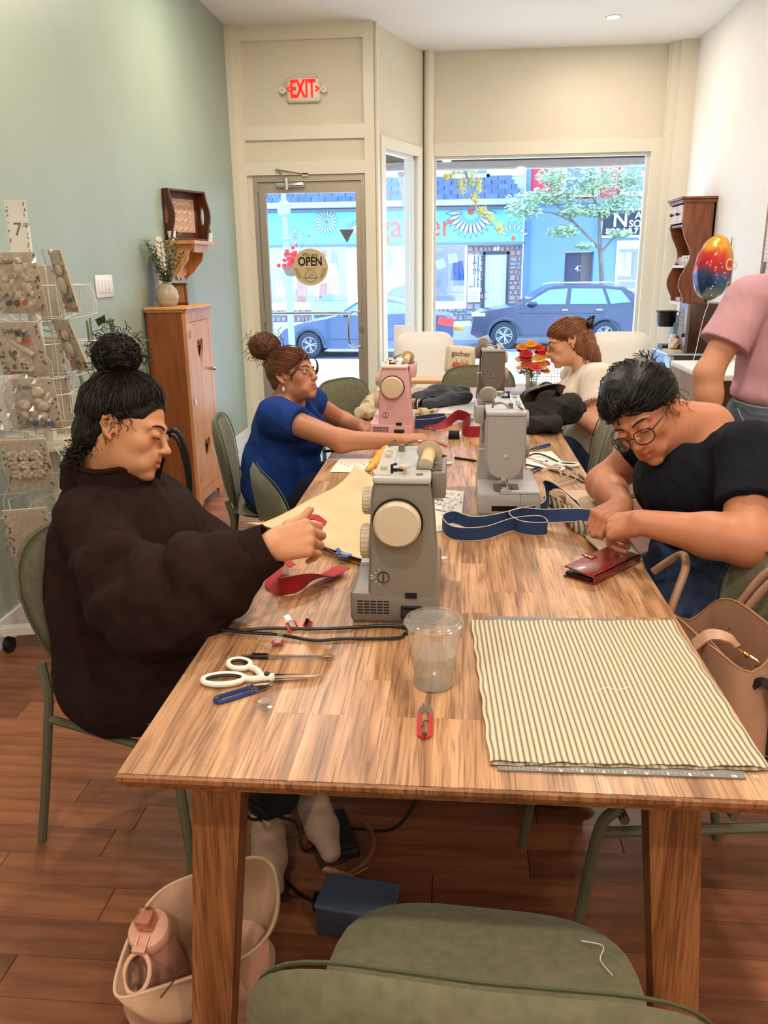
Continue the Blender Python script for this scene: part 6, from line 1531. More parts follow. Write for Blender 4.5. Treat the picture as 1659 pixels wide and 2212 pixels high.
# black cable and pale ribbon
o = MB().tube(bez([T_(1135, 988, .01), T_(1160, 980, .012), T_(1195, 992, .008), T_(1240, 1018, .006), T_(1268, 1042, .006), V((.475, 2.6, TZ-.03)), V((.50, 2.55, .5))], 7), .0032, n=8).build('power_cord', m_cord); tag(o, 'black cord from the pale grey machine over the far table edge', 'cord', 'cords of the pale grey machine')
o = MB().tube(bez([T_(1135, 1003, .006), T_(1175, 1012, .005), T_(1220, 1025, .005), T_(1255, 1040, .005), V((.475, 2.64, TZ-.03)), V((.50, 2.62, .5))], 7), .003, n=8).build('power_cord', m_cord); tag(o, 'thinner black cord running beneath the white scissors', 'cord', 'cords of the pale grey machine')
o = MB().tube(bez([T_(1170, 1016, .006), T_(1200, 1008, .02), T_(1213, 1028, .01), T_(1198, 1042, .006), T_(1222, 1030, .02), T_(1243, 1018, .02), T_(1245, 1035, .008), T_(1215, 1046, .006), T_(1190, 1044, .006)], 6), .001, flat=(.010, .0008), up=(.2, .3, 1)).build('pale_ribbon', mat('ribbon_pale', 'D5C2AA', rough=.8)); tag(o, 'narrow pale ribbon curled on the table beside the pale grey machine', 'ribbon')
# flower vase
p = T_(1146, 840); vz = thing('flower_vase', 'glass vase of red, orange and yellow flowers at the far end of the table', 'vase', (.435, 4.72, TZ)); 
MB().lathe([(0, 0), (.035, 0), (.034, .025), (.03, .045), (.038, .085), (.052, .115), (.05, .115), (.036, .085), (.028, .045), (.032, .004), (0, .004)], n=32).build('glass', glassmat('vase_glass', (.88, .93, .92), .12), vz)
MB().lathe([(0, .005), (.031, .005), (.028, .055), (.029, .06), (0, .06)], n=24).build('water', m_wat, vz)
q = MB(); r = random.Random(6)
for k in range(16): a = r.uniform(0, 2*pi); q.tube([(cos(a)*.018, sin(a)*.018, .01), (-cos(a)*.01, -sin(a)*.01, .10), (cos(a)*.06, sin(a)*.05, .17)], .0022, n=5)
q.build('stem', mat('stem_dark', '56684A'), vz)
fl_ = MB()
for k in range(150): a = r.uniform(0, 2*pi); h_ = r.uniform(.10, .18); rr = r.uniform(.03, .11); leaf(fl_, (cos(a)*rr*.6, sin(a)*rr*.6, h_), (cos(a), sin(a), r.uniform(-.5, .7)), r.uniform(.03, .06), .006)
o = fl_.build('greenery', mat('grey_green_leaf', '5F6C58', rough=.7), vz, smooth=0); o['kind'] = 'stuff'
FL = [('E8B03A', 0, .0, .325, .045), ('C02A2A', .06, -.02, .30, .042), ('C8302C', -.05, -.03, .28, .038), ('E09030', .055, -.05, .25, .036), ('E0483A', .015, -.07, .24, .036), ('E6B890', -.085, -.02, .27, .034), ('B8262A', -.075, .01, .31, .03), ('E8A83A', -.02, -.03, .34, .034), ('D84040', .09, 0, .25, .03), ('E8C89A', -.09, -.04, .235, .026), ('D8862E', .095, -.03, .22, .024)]
FL = [(c, x*.8, y*1.2-.01, z*1.25-.155, rr*1.15) for c, x, y, z, rr in FL]+[('D0462E', .03, -.03, .345, .04), ('C8302C', -.04, -.05, .315, .045), ('E09A4A', -.06, -.01, .35, .04), ('D8403A', .075, -.02, .33, .045), ('E8B850', .03, -.06, .29, .045), ('D86A3A', -.03, -.06, .255, .045)]
FL = FL[:11]+[(c, x, y, z-.10, rr) for c, x, y, z, rr in FL[11:]]
for i, (c, x, y, z, rr) in enumerate(FL):
    q = MB(); n_ = 14
    for ringi in range(3):
        for k in range(n_-ringi*3):
            a = 2*pi*k/(n_-ringi*3)+ringi; e = .2+ringi*.45; d_ = V((cos(a)*cos(e), -.5*sin(e)+sin(a)*cos(e)*.8, sin(a)*cos(e)*.4+sin(e)))
            leaf(q, (x, y, z), d_, rr*(1-.18*ringi), rr*.26, (0, -1, .3))
    q.ball((x, y-.006, z+.005), rr*.3, 8); q.build('bloom', mat('bl_'+c, c, rough=.8), vz)
o = MB().b2(0, .13, 0, .09, 0, .004, .001).build('green_mat', mat('mat_green', '7FA88C', rough=.5)); o.location = (.30, 4.62, TZ); tag(o, 'pale green mat beside the foot of the flower vase', 'mat')

# ------------------------------------------------------------------ handbags on the corner chair
m_tan = mat('tan_leather', 'B98E72', 'AF846A', rough=.42, scale=10, bump=.15, bscale=260); m_tan2 = mat('tan_lining', 'A07050', rough=.6)
m_gold = mat('gold_metal', 'D8A860', rough=.2, metal=1); m_edge = mat('black_edging', '1A1614', rough=.5)
hb = thing('tan_handbag', 'open tan leather handbag with gold clasp on the corner chair', 'handbag', (.555, 1.60, .478), 0); hb.rotation_euler = (0, 0, .10)
def wall(u, v, inn=0.):
    a = 2*pi*u; ex = .62; x = (.062-inn)*math.copysign(abs(cos(a))**ex, cos(a)); y = (.165-inn)*math.copysign(abs(sin(a))**ex, sin(a)); tp = 1+.10*(1-v)
    dip = .075*abs(cos(a))**2*1.0 if True else 0
    h_ = .262-.055*(1-abs(cos(a)))+.02*cos(a)-.02*sin(a)
    return (x*tp+.012*sin(v*5)*sin(a*3)*.3, y*tp, v*h_)
MB().grid(lambda u, v: wall(u, v), 56, 10).grid(lambda u, v: wall(1-u, v, .004), 56, 10).build('shell', m_tan, hb)
MB().grid(lambda u, v: wall(u, 1, .0) if v == 0 else wall(u, 1, .004), 56, 1).tube([wall(k/48, 1, .002) for k in range(48)], .003, n=6, closed=True).build('rim', m_tan2, hb)
MB().b2(-.055, .055, -.15, .15, .0, .006).build('bottom', m_tan, hb)
MB().b2(-.035, -.031, -.13, .13, .01, .17).b2(.015, .019, -.13, .13, .01, .18).build('divider', m_tan2, hb)
MB().tube(bez([(-.075, -.06, .235), (-.05, -.07, .262), (-.02, -.085, .262), (-.005, -.10, .25)], 5), .002, flat=(.028, .004), up=(0, 1, .3)).build('closure_strap', m_tan, hb)
MB().lathe([(.010, -.0015), (.013, -.0015), (.013, .0015), (.010, .0015)], (.0, -.105, .245), 20, RY(.6), close=True).tube(bez([(.0, -.115, .245), (.012, -.128, .24), (.02, -.14, .235), (.01, -.148, .232)], 5), .0022, n=6).ball((.004, -.122, .242), .005, 8).build('clasp', m_gold, hb)
MB().tube(bez([(.0, -.165, .20), (.012, -.176, .215), (.03, -.18, .20), (.04, -.178, .15)], 5), .002, flat=(.016, .004), up=(0, .3, 1)).build('loop', m_edge, hb)
for x, dy in ((.078, .02), (.066, -.03)):
    P = bez([(x, -.09+dy, .20), (x+.02, -.085+dy, .25), (x+.055, -.05+dy, .33), (x+.075, .01+dy, .355), (x+.055, .07+dy, .33), (x+.02, .10+dy, .25), (x, .105+dy, .20)], 6)
    hn = MB().tube(P, .0095, n=10).build('handle', m_tan, hb); MB().tube([p_+V((0, 0, .0105)) for p_ in P[3:-3]], .0016, n=5).build('edging', m_edge, hn)
    MB().tube(P[:4], .012, n=8).tube(P[-4:], .012, n=8).build('handle_wrap', m_edge, hn)
hb2 = thing('second_handbag', 'tan bag with a looped round handle between the table edge and the denim skirt', 'handbag', (.515, 1.86, .478))
MB().pillow(.08, .24, .07, 4, lambda x, y, z: (x*.8, y, .10+z*1.6), 6, 28).build('body', m_tan, hb2)
MB().tube(bez([(-.02, -.075, .15), (.0, -.06, .22), (.03, -.02, .285), (.035, .03, .30), (.01, .06, .27), (-.02, .07, .24)], 8), .010, n=10).build('handle', m_tan, hb2)

# ------------------------------------------------------------------ under the table
pd = thing('foot_pedal', 'dark foot pedal on the floor in the shade under the table', 'pedal', (-.30, 1.77, .0), .4)
MB().b2(-.05, .05, -.075, .075, .0, .03, .006).box((0, 0, .04), (.09, .13, .012), RX(.15), b=.004).build('body', mat('pedal_dark', '26282C', rough=.45), pd)
bx = thing('pedal_box', 'blue grey plastic box on the floor under the table', 'box', (-.205, 1.50, 0), -.15)
MB().b2(-.085, .085, -.05, .05, 0, .075, .004).build('body', mat('box_bluegrey', '3A4356', rough=.35), bx); MB().b2(-.088, .088, -.053, .053, .075, .086, .003).build('lid', mat('box_lid', '5A6A88', rough=.3), bx)
bo = thing('beaded_cord', 'short beaded cord on the floor behind the blue grey box', 'cord', (0, 0, 0))
q = MB(); p0, p1 = at(708, 1882, z=.095), at(752, 1893, z=.095)
q_ = MB()
for k in range(7): q_.ball(at(706+k*8, 1878+k*2.6, z=.012), (.012, .006, .009), 8, RZ(.3))
q_.build('beads', mat('bead_tan', 'B07A5E', rough=.5), bo); MB().tube([at(755, 1893, z=.01), at(775, 1885, z=.012), at(794, 1874, z=.012)], .0018, n=5).build('cord', mat('cord_tan', 'B88A68'), bo)
fc = lambda px, py, z=.006: at(px, py, z=z)
o = MB().tube(bez([V((-.50, 1.45, .55)), V((-.49, 1.5, .35)), V((-.475, 1.60, .20)), fc(565, 1775, .12), fc(568, 1830, .02), fc(590, 1868), fc(640, 1925), fc(680, 1950, .03)], 8), .0042, n=8).build('trailing_wire', m_cord); tag(o, 'black cord dropping past the pale slipper to the floor box', 'cord', 'cords under the table')
o = MB().tube(bez([V((-.495, 1.5, .45)), V((-.48, 1.60, .26)), fc(590, 1760, .14), fc(640, 1778, .08), fc(652, 1830, .03), fc(670, 1835, .02), fc(710, 1800, .012), fc(760, 1790, .008), fc(850, 1790, .006), fc(905, 1722, .006)], 8), .0042, n=8).build('trailing_wire', m_cord); tag(o, 'black cord looping over the slippers and away under the table', 'cord', 'cords under the table')
o = MB().b2(-.022, .022, -.018, .018, 0, .03, .004).build('adaptor_plug', m_black); o.location = fc(700, 1945, 0)+V((0, -.02, 0)); tag(o, 'small black plug block on the floor beside the blue grey box', 'plug')
o = MB().tube([(0.13*cos(a), .13*sin(a), .012) for a in [k*.12-1.2 for k in range(18)]], .007, n=6).build('wooden_hoop', mat('hoop_wood', '8A5230', rough=.5)); o.location = fc(700, 1830, 0); tag(o, 'curved tan rim on the floor beside the foot pedal', 'hoop')

# tote bag with bottle at the near table leg
tt = thing('canvas_tote', 'pale pink canvas tote bag on the floor by the near table leg', 'bag', (-.49, 1.262, 0), .18)
m_tote = mat('tote_canvas', 'CFA98A', 'C49E80', rough=.9, scale=7, bump=.35, bscale=350)
def tote(u, v, inn=0.):
    a = 2*pi*u; x = (.150-inn)*math.copysign(abs(cos(a))**.75, cos(a)); y = (.075-inn)*math.copysign(abs(sin(a))**.75, sin(a)); f_ = .82+.18*v
    return (x*f_+.012*sin(9*v+a*2), y*f_*(1+.25*v)+.014*sin(7*v+a*3)+x*.35, v*(.21+.055*cos(a-1.1))+.004)
MB().grid(lambda u, v: tote(u, v), 64, 14).grid(lambda u, v: tote(1-u, v, .004), 64, 14).build('shell', m_tote, tt)
MB().tube([tote(k/56, 1, .002) for k in range(56)], .0035, n=6, closed=True).build('hem', mat('tote_hem', 'DDBB9C', rough=.9), tt)
MB().b2(-.13, .13, -.05, .05, 0, .006).build('bottom', m_tote, tt)
q = MB(); q.tube(bez([(-.05, -.155, .2), (.0, -.13, .24), (.04, -.115, .2), (.0, -.14, .15)], 6), .0016, n=4).tube(bez([(-.06, -.158, .13), (-.02, -.145, .12), (.03, -.13, .13), (.07, -.115, .12)], 6), .0016, n=4); q.build('line_print', mat('print_umber', '5A4030'), tt)
fo = MB().pillow(.16, .16, .05, 3, lambda x, y, z: (x*.8+.07, y*.3+.01+z, .13+y*.8), 6, 24).build('packed_cloth', mat('packed_pink', 'D0A182', 'C4947A', rough=.9, scale=8)); fo.location = tt.location; tag(fo, 'folded peach cloth packed inside the pink canvas tote', 'fabric')
bt = thing('water_bottle', 'pale pink water bottle with a flip spout and loop standing in the tote', 'bottle', (-.565, 1.30, .012)); bt.rotation_euler = (.32, -.04, -.1); bt.scale = (.86, .86, .86)
m_pk = mat('bottle_pink', 'DFA68E', rough=.35); m_pkc = glassmat('bottle_clear', (.9, .75, .7), .1)
MB().lathe([(0, 0), (.040, 0), (.043, .01), (.043, .20), (.036, .225), (.034, .23), (0, .23)], n=32).build('body', m_pk, bt)
MB().lathe([(0, .228), (.047, .228), (.049, .234), (.049, .252), (.045, .26), (.02, .266), (0, .267)], n=32).build('lid', m_pk, bt)
sp = MB().b2(-.016, .016, -.012, .022, .264, .30, .006).build('spout', mat('spout_salmon', 'DE9C88', rough=.3), bt); MB().b2(-.020, .020, -.016, .026, .266, .308, .007).build('spout_cover', m_pkc, bt)
MB().tube([(.012, -.02, .268), (.012, -.052, .262)], .003, n=6).tube([(-.012, -.02, .268), (-.012, -.052, .262)], .003, n=6).b2(-.016, .016, -.058, -.042, .256, .268, .003).build('hinge', m_pk, bt)
MB().tube([(.030*cos(a), -.085-.034*sin(a), .252-.022*(1+sin(a))) for a in [2*pi*k/28 for k in range(28)]], .0052, n=8, closed=True).build('carry_loop', mat('loop_peach', 'E8B498', rough=.4), bt)

# ------------------------------------------------------------------ right-hand corner
m_hutch = wood('hutch_wood', 'A2643C', '8A4E2C', '6E3A1E', 'Z', rough=.35, rnd=.03, streak=.8)
hu = thing('wall_hutch', 'brown wooden wall hutch with scalloped sides and two small drawers', 'cabinet', (0, 0, 0))
hx0, hx1, hy0, hy1, hz0, hz1 = 1.75, 1.998, 6.90, 7.30, 1.125, 1.94
def side_prof():
    pts = [(1.998, hz0), (1.998, hz1-.04), (1.76, hz1-.04), (1.76, 1.76)]
    for k in range(25):
        z = 1.74-(1.74-hz0)*k/24; t_ = (1.74-z)/(1.74-hz0); x = 1.80+.035*cos(2*pi*t_*1.5+2.6)+(.0 if t_ < .95 else -.01); pts.append((x-.012*(t_ < .08), z))
    return pts
XZ = M(((1, 0, 0, 0), (0, 0, -1, 0), (0, 1, 0, 0), (0, 0, 0, 1)))
for y in (hy0, hy1-.018): MB().prism(side_prof(), .018, TR(0, y+.018, 0) @ XZ).build('side_panel', m_hutch, hu, smooth=0)
q = MB(); q.b2(1.985, 1.998, hy0, hy1, hz0, hz1-.04); q.build('back_panel', m_hutch, hu)
m_hp = mat('hutch_shelf_pale', 'D8BFAE', rough=.3)
for z in (hz0+.01, 1.42, 1.73): MB().b2(1.80 if z < 1.7 else 1.765, 1.985, hy0+.018, hy1-.018, z-.009, z+.009).build('shelf_board', m_hp if z < 1.7 else m_hutch, hu)
MB().b2(1.725, 1.998, hy0-.03, hy1+.03, hz1-.018, hz1, .004).b2(1.74, 1.998, hy0-.016, hy1+.016, hz1-.045, hz1-.018, .006).build('cornice', m_hutch, hu)
for i in range(2):
    y0 = hy0+.024+i*.178; d_ = MB().b2(1.752, 1.766, y0, y0+.172, 1.75, 1.885, .003).build('drawer', mat('drawer_pale', 'D2AE98', rough=.3), hu); MB().cyl((1.752, y0+.086, 1.818), (1.736, y0+.086, 1.818), .006, .009).ball((1.732, y0+.086, 1.818), .013).build('knob', mat('knob_dark', '4A2A1C', rough=.3), d_)
def mug(lb, x, y, z, r=.032, h=.075, col='E3DAD0', hy=-1):
    t = thing('mug', lb, 'mug', (x, y, z), 0, 'mugs in the wall hutch'); mc = mat('cup_'+col, col, rough=.2)
    MB().lathe([(0, 0), (r*.85, 0), (r, .01), (r, h), (r*.9, h), (r*.88, .01), (0, .008)], n=24).build('body', mc, t)
    MB().tube(bez([(-r*.9, 0, h*.8), (-r*1.7, 0, h*.75), (-r*1.75, 0, h*.35), (-r*.9, 0, h*.2)], 5), .0045, n=6).build('handle', mc, t)
mug('white mug on the hutch shelf, nearest the room', 1.87, 6.965, 1.43); mug('white mug on the hutch shelf, middle one', 1.87, 7.06, 1.43); mug('white mug on the hutch shelf, farthest of the large ones', 1.87, 7.15, 1.43)
mug('small grey metal cup at the far end of the hutch shelf', 1.86, 7.235, 1.43, .02, .06, 'B8B4B0')
o = MB().b2(1.84, 1.90, 7.0, 7.02, 1.145, 1.30).b2(1.84, 1.90, 7.025, 7.04, 1.145, 1.28).build('white_boards', m_base); tag(o, 'pale upright boards on the bottom shelf of the hutch', 'board')
o = MB().b2(1.84, 1.95, 7.1, 7.24, 1.145, 1.175).build('small_box', mat('box_rosy', 'B08A7A')); tag(o, 'low rosy box on the bottom shelf of the hutch', 'box')
# fridge and coffee corner
fg = thing('mini_fridge', 'black mini fridge with a glass door in the corner by the window', 'fridge', (0, 0, 0))
FX0, FX1, FY0, FY1, FZ = 1.53, 1.99, 6.30, 6.92, .80
FX0 = 1.60
m_fr = mat('fridge_black', '1C1D20', rough=.35)
MB().b2(FX0+.03, FX1, FY0, FY1, .03, FZ-.015, .005).build('body', m_fr, fg)
q = MB().b2(FX0, FX0+.03, FY0, FY1, .03, FZ-.015, .004).build('door', mat('fridge_door', '8FA6B8', rough=.15), fg); MB().b2(FX0-.006, FX0, FY0+.03, FY0+.06, .2, .6).build('handle', m_fr, q)
MB().b2(FX0-.02, FX1, FY0-.01, FY1+.01, FZ-.015, FZ, .004).build('top', mat('steel_top', 'C2C6C8', rough=.25, metal=.4), fg)
cm = thing('coffee_maker', 'black coffee maker on the mini fridge', 'coffee maker', (0, 0, FZ))
MB().b2(1.75, 1.90, 6.62, 6.86, .0, .25, .01).build('body', mat('maker_dark', '2B2C30', rough=.5), cm); MB().b2(1.62, 1.75, 6.66, 6.82, 0, .03, .004).build('drip_tray', m_black, cm)
MB().lathe([(0, .17), (.065, .17), (.07, .20), (.075, .275), (.085, .28), (.085, .29), (0, .29)], (1.655, 6.74, 0), 28).build('brew_head', m_black, cm); MB().b2(1.70, 1.76, 6.69, 6.79, .03, .2).build('column', mat('maker_grey', '8E9AA8', rough=.3), cm)
rd = thing('cathedral_radio', 'dark brown wooden table radio with a cut-out grille on the mini fridge', 'radio', (0, 0, FZ))
m_rad = mat('radio_brown', '4A2A20', '3A1F18', rough=.3, scale=5)
MB().b2(1.72, 1.985, 6.32, 6.56, 0, .36, .008).build('body', m_rad, rd)
fz_ = MB().b2(1.70, 1.722, 6.32, 6.56, .0, .36, .003).build('front', mat('radio_front', '6E6660', rough=.25), rd)
MB().prism([(6.40, .06), (6.53, .06), (6.53, .26), (6.50, .31), (6.465, .33), (6.43, .31), (6.40, .26)], .003, TR(1.6975, 0, 0) @ YZ).build('grille', mat('grille_brown', '3E1E16', 'B09A8A', rough=.6, scale=90), fz_)
for y, z in ((6.36, .13), (6.50, .10)): MB().cyl((1.70, y, z), (1.68, y, z), .014, n=14).build('knob', m_black, fz_)
o = MB().box((1.66, 6.45, FZ+.008), (.10, .20, .016), RZ(.2)).build('tea_tray', mat('tray_pale', 'C8B090')); tag(o, 'pale wooden board on top of the mini fridge', 'board')
o = MB().box((1.67, 6.50, FZ+.06), (.014, .09, .08), RX(.0) @ RY(.5)).box((1.69, 6.50, FZ+.06), (.014, .09, .08), RY(.5)).build('packets', mat('packet_tan', 'C8A078')); tag(o, 'tan paper packets leaning on the mini fridge top', 'packet')
bj = thing('snack_jar', 'small orange and white jar between packets and radio', 'jar', (1.68, 6.585, FZ)); MB().lathe([(0, 0), (.03, 0), (.03, .09), (.022, .1), (0, .1)], n=20).build('jar', mat('jar_orange', 'C97A4A', 'E8DCCF', rough=.3, scale=40), bj); MB().lathe([(0, .1), (.024, .1), (.024, .12), (0, .12)], n=20).build('lid', m_base, bj)
# desk
dk = thing('white_oak_desk', 'white topped desk with oak side panel beside the standing person', 'desk', (0, 0, 0))
MB().b2(1.30, 1.99, 4.40, 5.1, .855, .885, .002).build('top', m_base, dk); MB().b2(1.31, 1.33, 4.42, 5.08, 0, .855).build('side_panel', wood('oak_panel', 'B08A68', 'A47E5E', '94704E', 'Z', rough=.5), dk); MB().b2(1.29, 1.31, 4.40, 4.43, 0, .87).build('front_edge', m_base, dk); MB().b2(1.33, 1.99, 5.05, 5.08, .1, .855).build('back_panel', MATS['oak_panel'], dk)
# foil balloon
bc = at(1541, 578, Y=5.0); bln = thing('foil_balloon', 'multicoloured foil balloon with gold dots floating on a ribbon', 'balloon', bc)
mbn = bpy.data.materials.new('foil'); mbn.use_nodes = True; n = mbn.node_tree.nodes; l = mbn.node_tree.links; b_ = n['Principled BSDF']; b_.inputs['Metallic'].default_value = .55; b_.inputs['Roughness'].default_value = .18
tcn = n.new('ShaderNodeTexCoord'); nz = n.new('ShaderNodeTexNoise'); nz.inputs['Scale'].default_value = 7; ad = n.new('ShaderNodeSeparateXYZ'); l.new(tcn.outputs['Object'], ad.inputs[0]); l.new(tcn.outputs['Object'], nz.inputs['Vector'])
ma = n.new('ShaderNodeMath'); ma.operation = 'MULTIPLY_ADD'; ma.inputs[1].default_value = 2.6; ma.inputs[2].default_value = .34; l.new(ad.outputs['Z'], ma.inputs[0]); mb2 = n.new('ShaderNodeMath'); mb2.operation = 'MULTIPLY_ADD'; mb2.inputs[1].default_value = .35; l.new(nz.outputs[0], mb2.inputs[0]); l.new(ma.outputs[0], mb2.inputs[2])
rr_ = n.new('ShaderNodeValToRGB'); e = rr_.color_ramp.elements; e[0].position = .08; e[0].color = (*srgb('5E6A58'), 1); e[1].position = .95; e[1].color = (*srgb('E89A3E'), 1)
for p_, c in ((.25, '2C4E7A'), (.42, '4A5A8A'), (.5, 'B02C38'), (.66, 'D8443C'), (.78, 'E8B040')): q = e.new(p_); q.color = (*srgb(c), 1)
l.new(mb2.outputs[0], rr_.inputs[0]); l.new(rr_.outputs[0], b_.inputs['Base Color'])
def bf(x, y, z): return (x*(1-.35*max(0, y/.18)), z*1.1+.004*sin(x*90+y*50)*(abs(x)+abs(y))*6, y)
MB().pillow(.235, .37, .15, 2.1, bf, 12, 40, edge=.6).build('envelope', mbn, bln); bln.rotation_euler = (0, .12, .55)
q = MB(); r = random.Random(3)
for k in range(34):
    x, z = r.uniform(-.075, .08), r.uniform(-.16, .02); rho = sqrt((x/.1175)**2+(z/.185)**2)
    if rho < .9: yy = -.082*(1-rho**3.5)**.6-.001; q.ball((x, yy, z), (r.uniform(.002, .0055),)*3, 6)
o = q.build('gold_dots', mat('foil_gold', 'F0C890', metal=.4, rough=.25), bln); o['kind'] = 'stuff'
text('Co', .095, TR(.045, -.084, .02) @ FACE @ RZ(.2), mat('foil_script', 'F3D9A8', rough=.4), bln, 'lettering', .001, sx=.8)
MB().tube(bez([(0, 0, -.18), (.012, 0, -.21), (.0, 0, -.25), (-.012, 0, -.35), (-.02, 0, -.50), (-.05, 0, -.62)], 6), .0018, n=5).build('ribbon', m_base, bln)
wh = thing('wall_hanging', 'small brown wooden wall hanging on a cord on the white wall', 'wall hanging', (1.985, 6.40, 1.45))
MB().b2(-.006, .006, -.03, .02, -.17, .02).build('board', mat('wood_brown_s', '8A5E48'), wh); MB().tube([(0, -.02, .02), (0, -.0, .17), (0, .01, .02)], .003, n=5).ball((0, -.005, .03), (.008, .02, .02), 8).build('cord', MATS['wood_brown_s'], wh); MB().b2(-.008, -.004, .02, .10, -.18, -.08).build('tag', mat('tag_rosy', 'C0A090'), wh)
pg = thing('pegboard', 'white pegboard on the white wall above the pink shirt', 'pegboard', (1.99, 0, 0))
MB().b2(-.006, .004, 5.0, 5.72, 1.28, 1.95).build('board', mat('peg_white', 'D8D4CC', rough=.5), pg)
q = MB()
for i in range(12):
    for j in range(22): q.b2(-.0075, -.006, 5.40+i*.027, 5.404+i*.027, 1.30+j*.028, 1.304+j*.028)
o = q.build('peg_holes', mat('hole_dark', '6A6660'), pg, smooth=0); o['kind'] = 'stuff'
MB().b2(-.012, .0, 5.715, 5.73, 1.27, 1.96).build('frame_edge', mat('frame_rose', 'A87464'), pg)
gs = thing('hanging_trimming', 'grey trimming hanging from the pegboard edge', 'trimming', (1.975, 5.66, 1.30)); MB().tube(bez([(0, 0, .15), (0, .02, .08), (0, .06, .02), (0, .05, -.03)], 5), .012, n=6).build('tassel', mat('tassel_grey', '8A8680', rough=.8), gs)

# ------------------------------------------------------------------ window corner: white armchairs, cushion, bench
m_wl = mat('white_leatherette', 'E6E1DA', rough=.4)
def armchair(lb, x, y, rz, sc=1.):
    t = thing('white_armchair', lb, 'armchair', (x, y, 0), rz, 'white armchairs by the window')
    MB().pillow(.46, .5, .09, 5, lambda a, b_, c: (a*(1-.10*(-b_/.25)*.5), -.24-.25*(b_+.25)+c, .70+b_), 6, 36).build('backrest', m_wl, t)
    MB().b2(-.24, .24, -.22, .26, .40, .50, .03).build('seat', m_wl, t)
    for s_ in (-1, 1):
        MB().b2(s_*.24-.03, s_*.24+.03, -.2, .22, .42, .64, .02).build('arm', m_wl, t)
        for yy in (-.2, .22): MB().cyl((s_*.2, yy, .41), (s_*.23, yy*1.1, 0), .014).build('leg', mat('leg_oak', 'B08A60'), t)
    return t
armchair('white armchair holding the gather cushion by the side window', -.16, 6.25, pi+.25)
armchair('white armchair behind the woman in the white blouse', 1.22, 6.15, pi-.1)
cu = thing('gather_cushion', 'small cream cushion lettered gather above orange pumpkins', 'cushion', (.035, 5.93, .80)); cu.rotation_euler = (-.12, .09, .0)
MB().pillow(.22, .20, .07, 8, lambda x, y, z: (x, z, y), 8, 40).build('cover', mat('cushion_cream', 'DCCBB0', rough=.9, bump=.3, bscale=300), cu)
text('gather', .052, TR(0, -.036, .042) @ FACE, mat('print_umber'), cu, 'lettering', .0008)
for x, s_, c in ((-.028, .03, 'C8623A'), (.012, .034, 'D07A48'), (.045, .026, 'C05A3C')): 
    q = MB()
    for k in (-1, 0, 1): q.ball((x+k*s_*.42, -.034, -.038), (s_*.5, .006, s_*.72), 12)
    q.build('pumpkin_print', mat('pk_'+c, c, rough=.9), cu); MB().ball((x, -.036, -.008), (.004, .003, .009), 6).build('stalk_print', mat('stalk_green', '7A8A5A'), cu)
q = MB()
for k in range(40):
    a = 2*pi*k/40; c_, s_ = cos(a), sin(a); m_ = 1/max(abs(c_), abs(s_)); q.ball((c_*m_*.092, -.022, s_*m_*.082), .003, 5)
o = q.build('border_print', mat('border_rust', '9A5A44'), cu); o['kind'] = 'stuff'
bn = thing('window_bench', 'low pale wooden bench in front of the white armchair', 'bench', (0, 0, 0))
MB().b2(-.34, .12, 5.40, 5.62, .70, .725, .004).build('top', mat('bench_pine', 'D9A868', rough=.4), bn); MB().b2(-.32, -.29, 5.42, 5.6, 0, .70).b2(.07, .10, 5.42, 5.6, 0, .70).build('leg', MATS['bench_pine'], bn)
wb = thing('white_display_board', 'white upright display board standing inside the side window', 'board', (-.42, 6.75, 0), .1)
MB().b2(-.085, .085, -.02, .02, .0, .99, .006).build('board', m_wl, wb)
ca = thing('cane_chair', 'chair with a woven cane back behind the flower vase', 'chair', (.70, 5.75, 0), pi)
MB().tube(bez([(-.2, 0, .5), (-.2, 0, .84), (.2, 0, .84), (.2, 0, .5)], 1)[0:1]+[(-.2, 0, .45), (-.19, -.01, .80), (-.15, -.01, .84), (.15, -.01, .84), (.19, -.01, .80), (.2, 0, .45)], .016, n=8).build('back_frame', mat('cane_wood', 'C99A68', rough=.4), ca)
q = MB()
for k in range(17): q.b2(-.17+k*.02, -.166+k*.02, -.006, -.003, .52, .82)
for k in range(14): q.b2(-.18, .17, -.004, -.001, .54+k*.02, .544+k*.02)
o = q.build('cane_weave', mat('cane', 'D8B88A', rough=.6), ca, smooth=0); o['kind'] = 'stuff'
MB().b2(-.22, .22, 0, .42, .42, .47, .015).build('seat', m_wl, ca)
for s_ in (-1, 1):
    for yy in (0, .4): MB().cyl((s_*.19, yy, .45), (s_*.2, yy, 0), .015).build('leg', MATS['cane_wood'], ca)
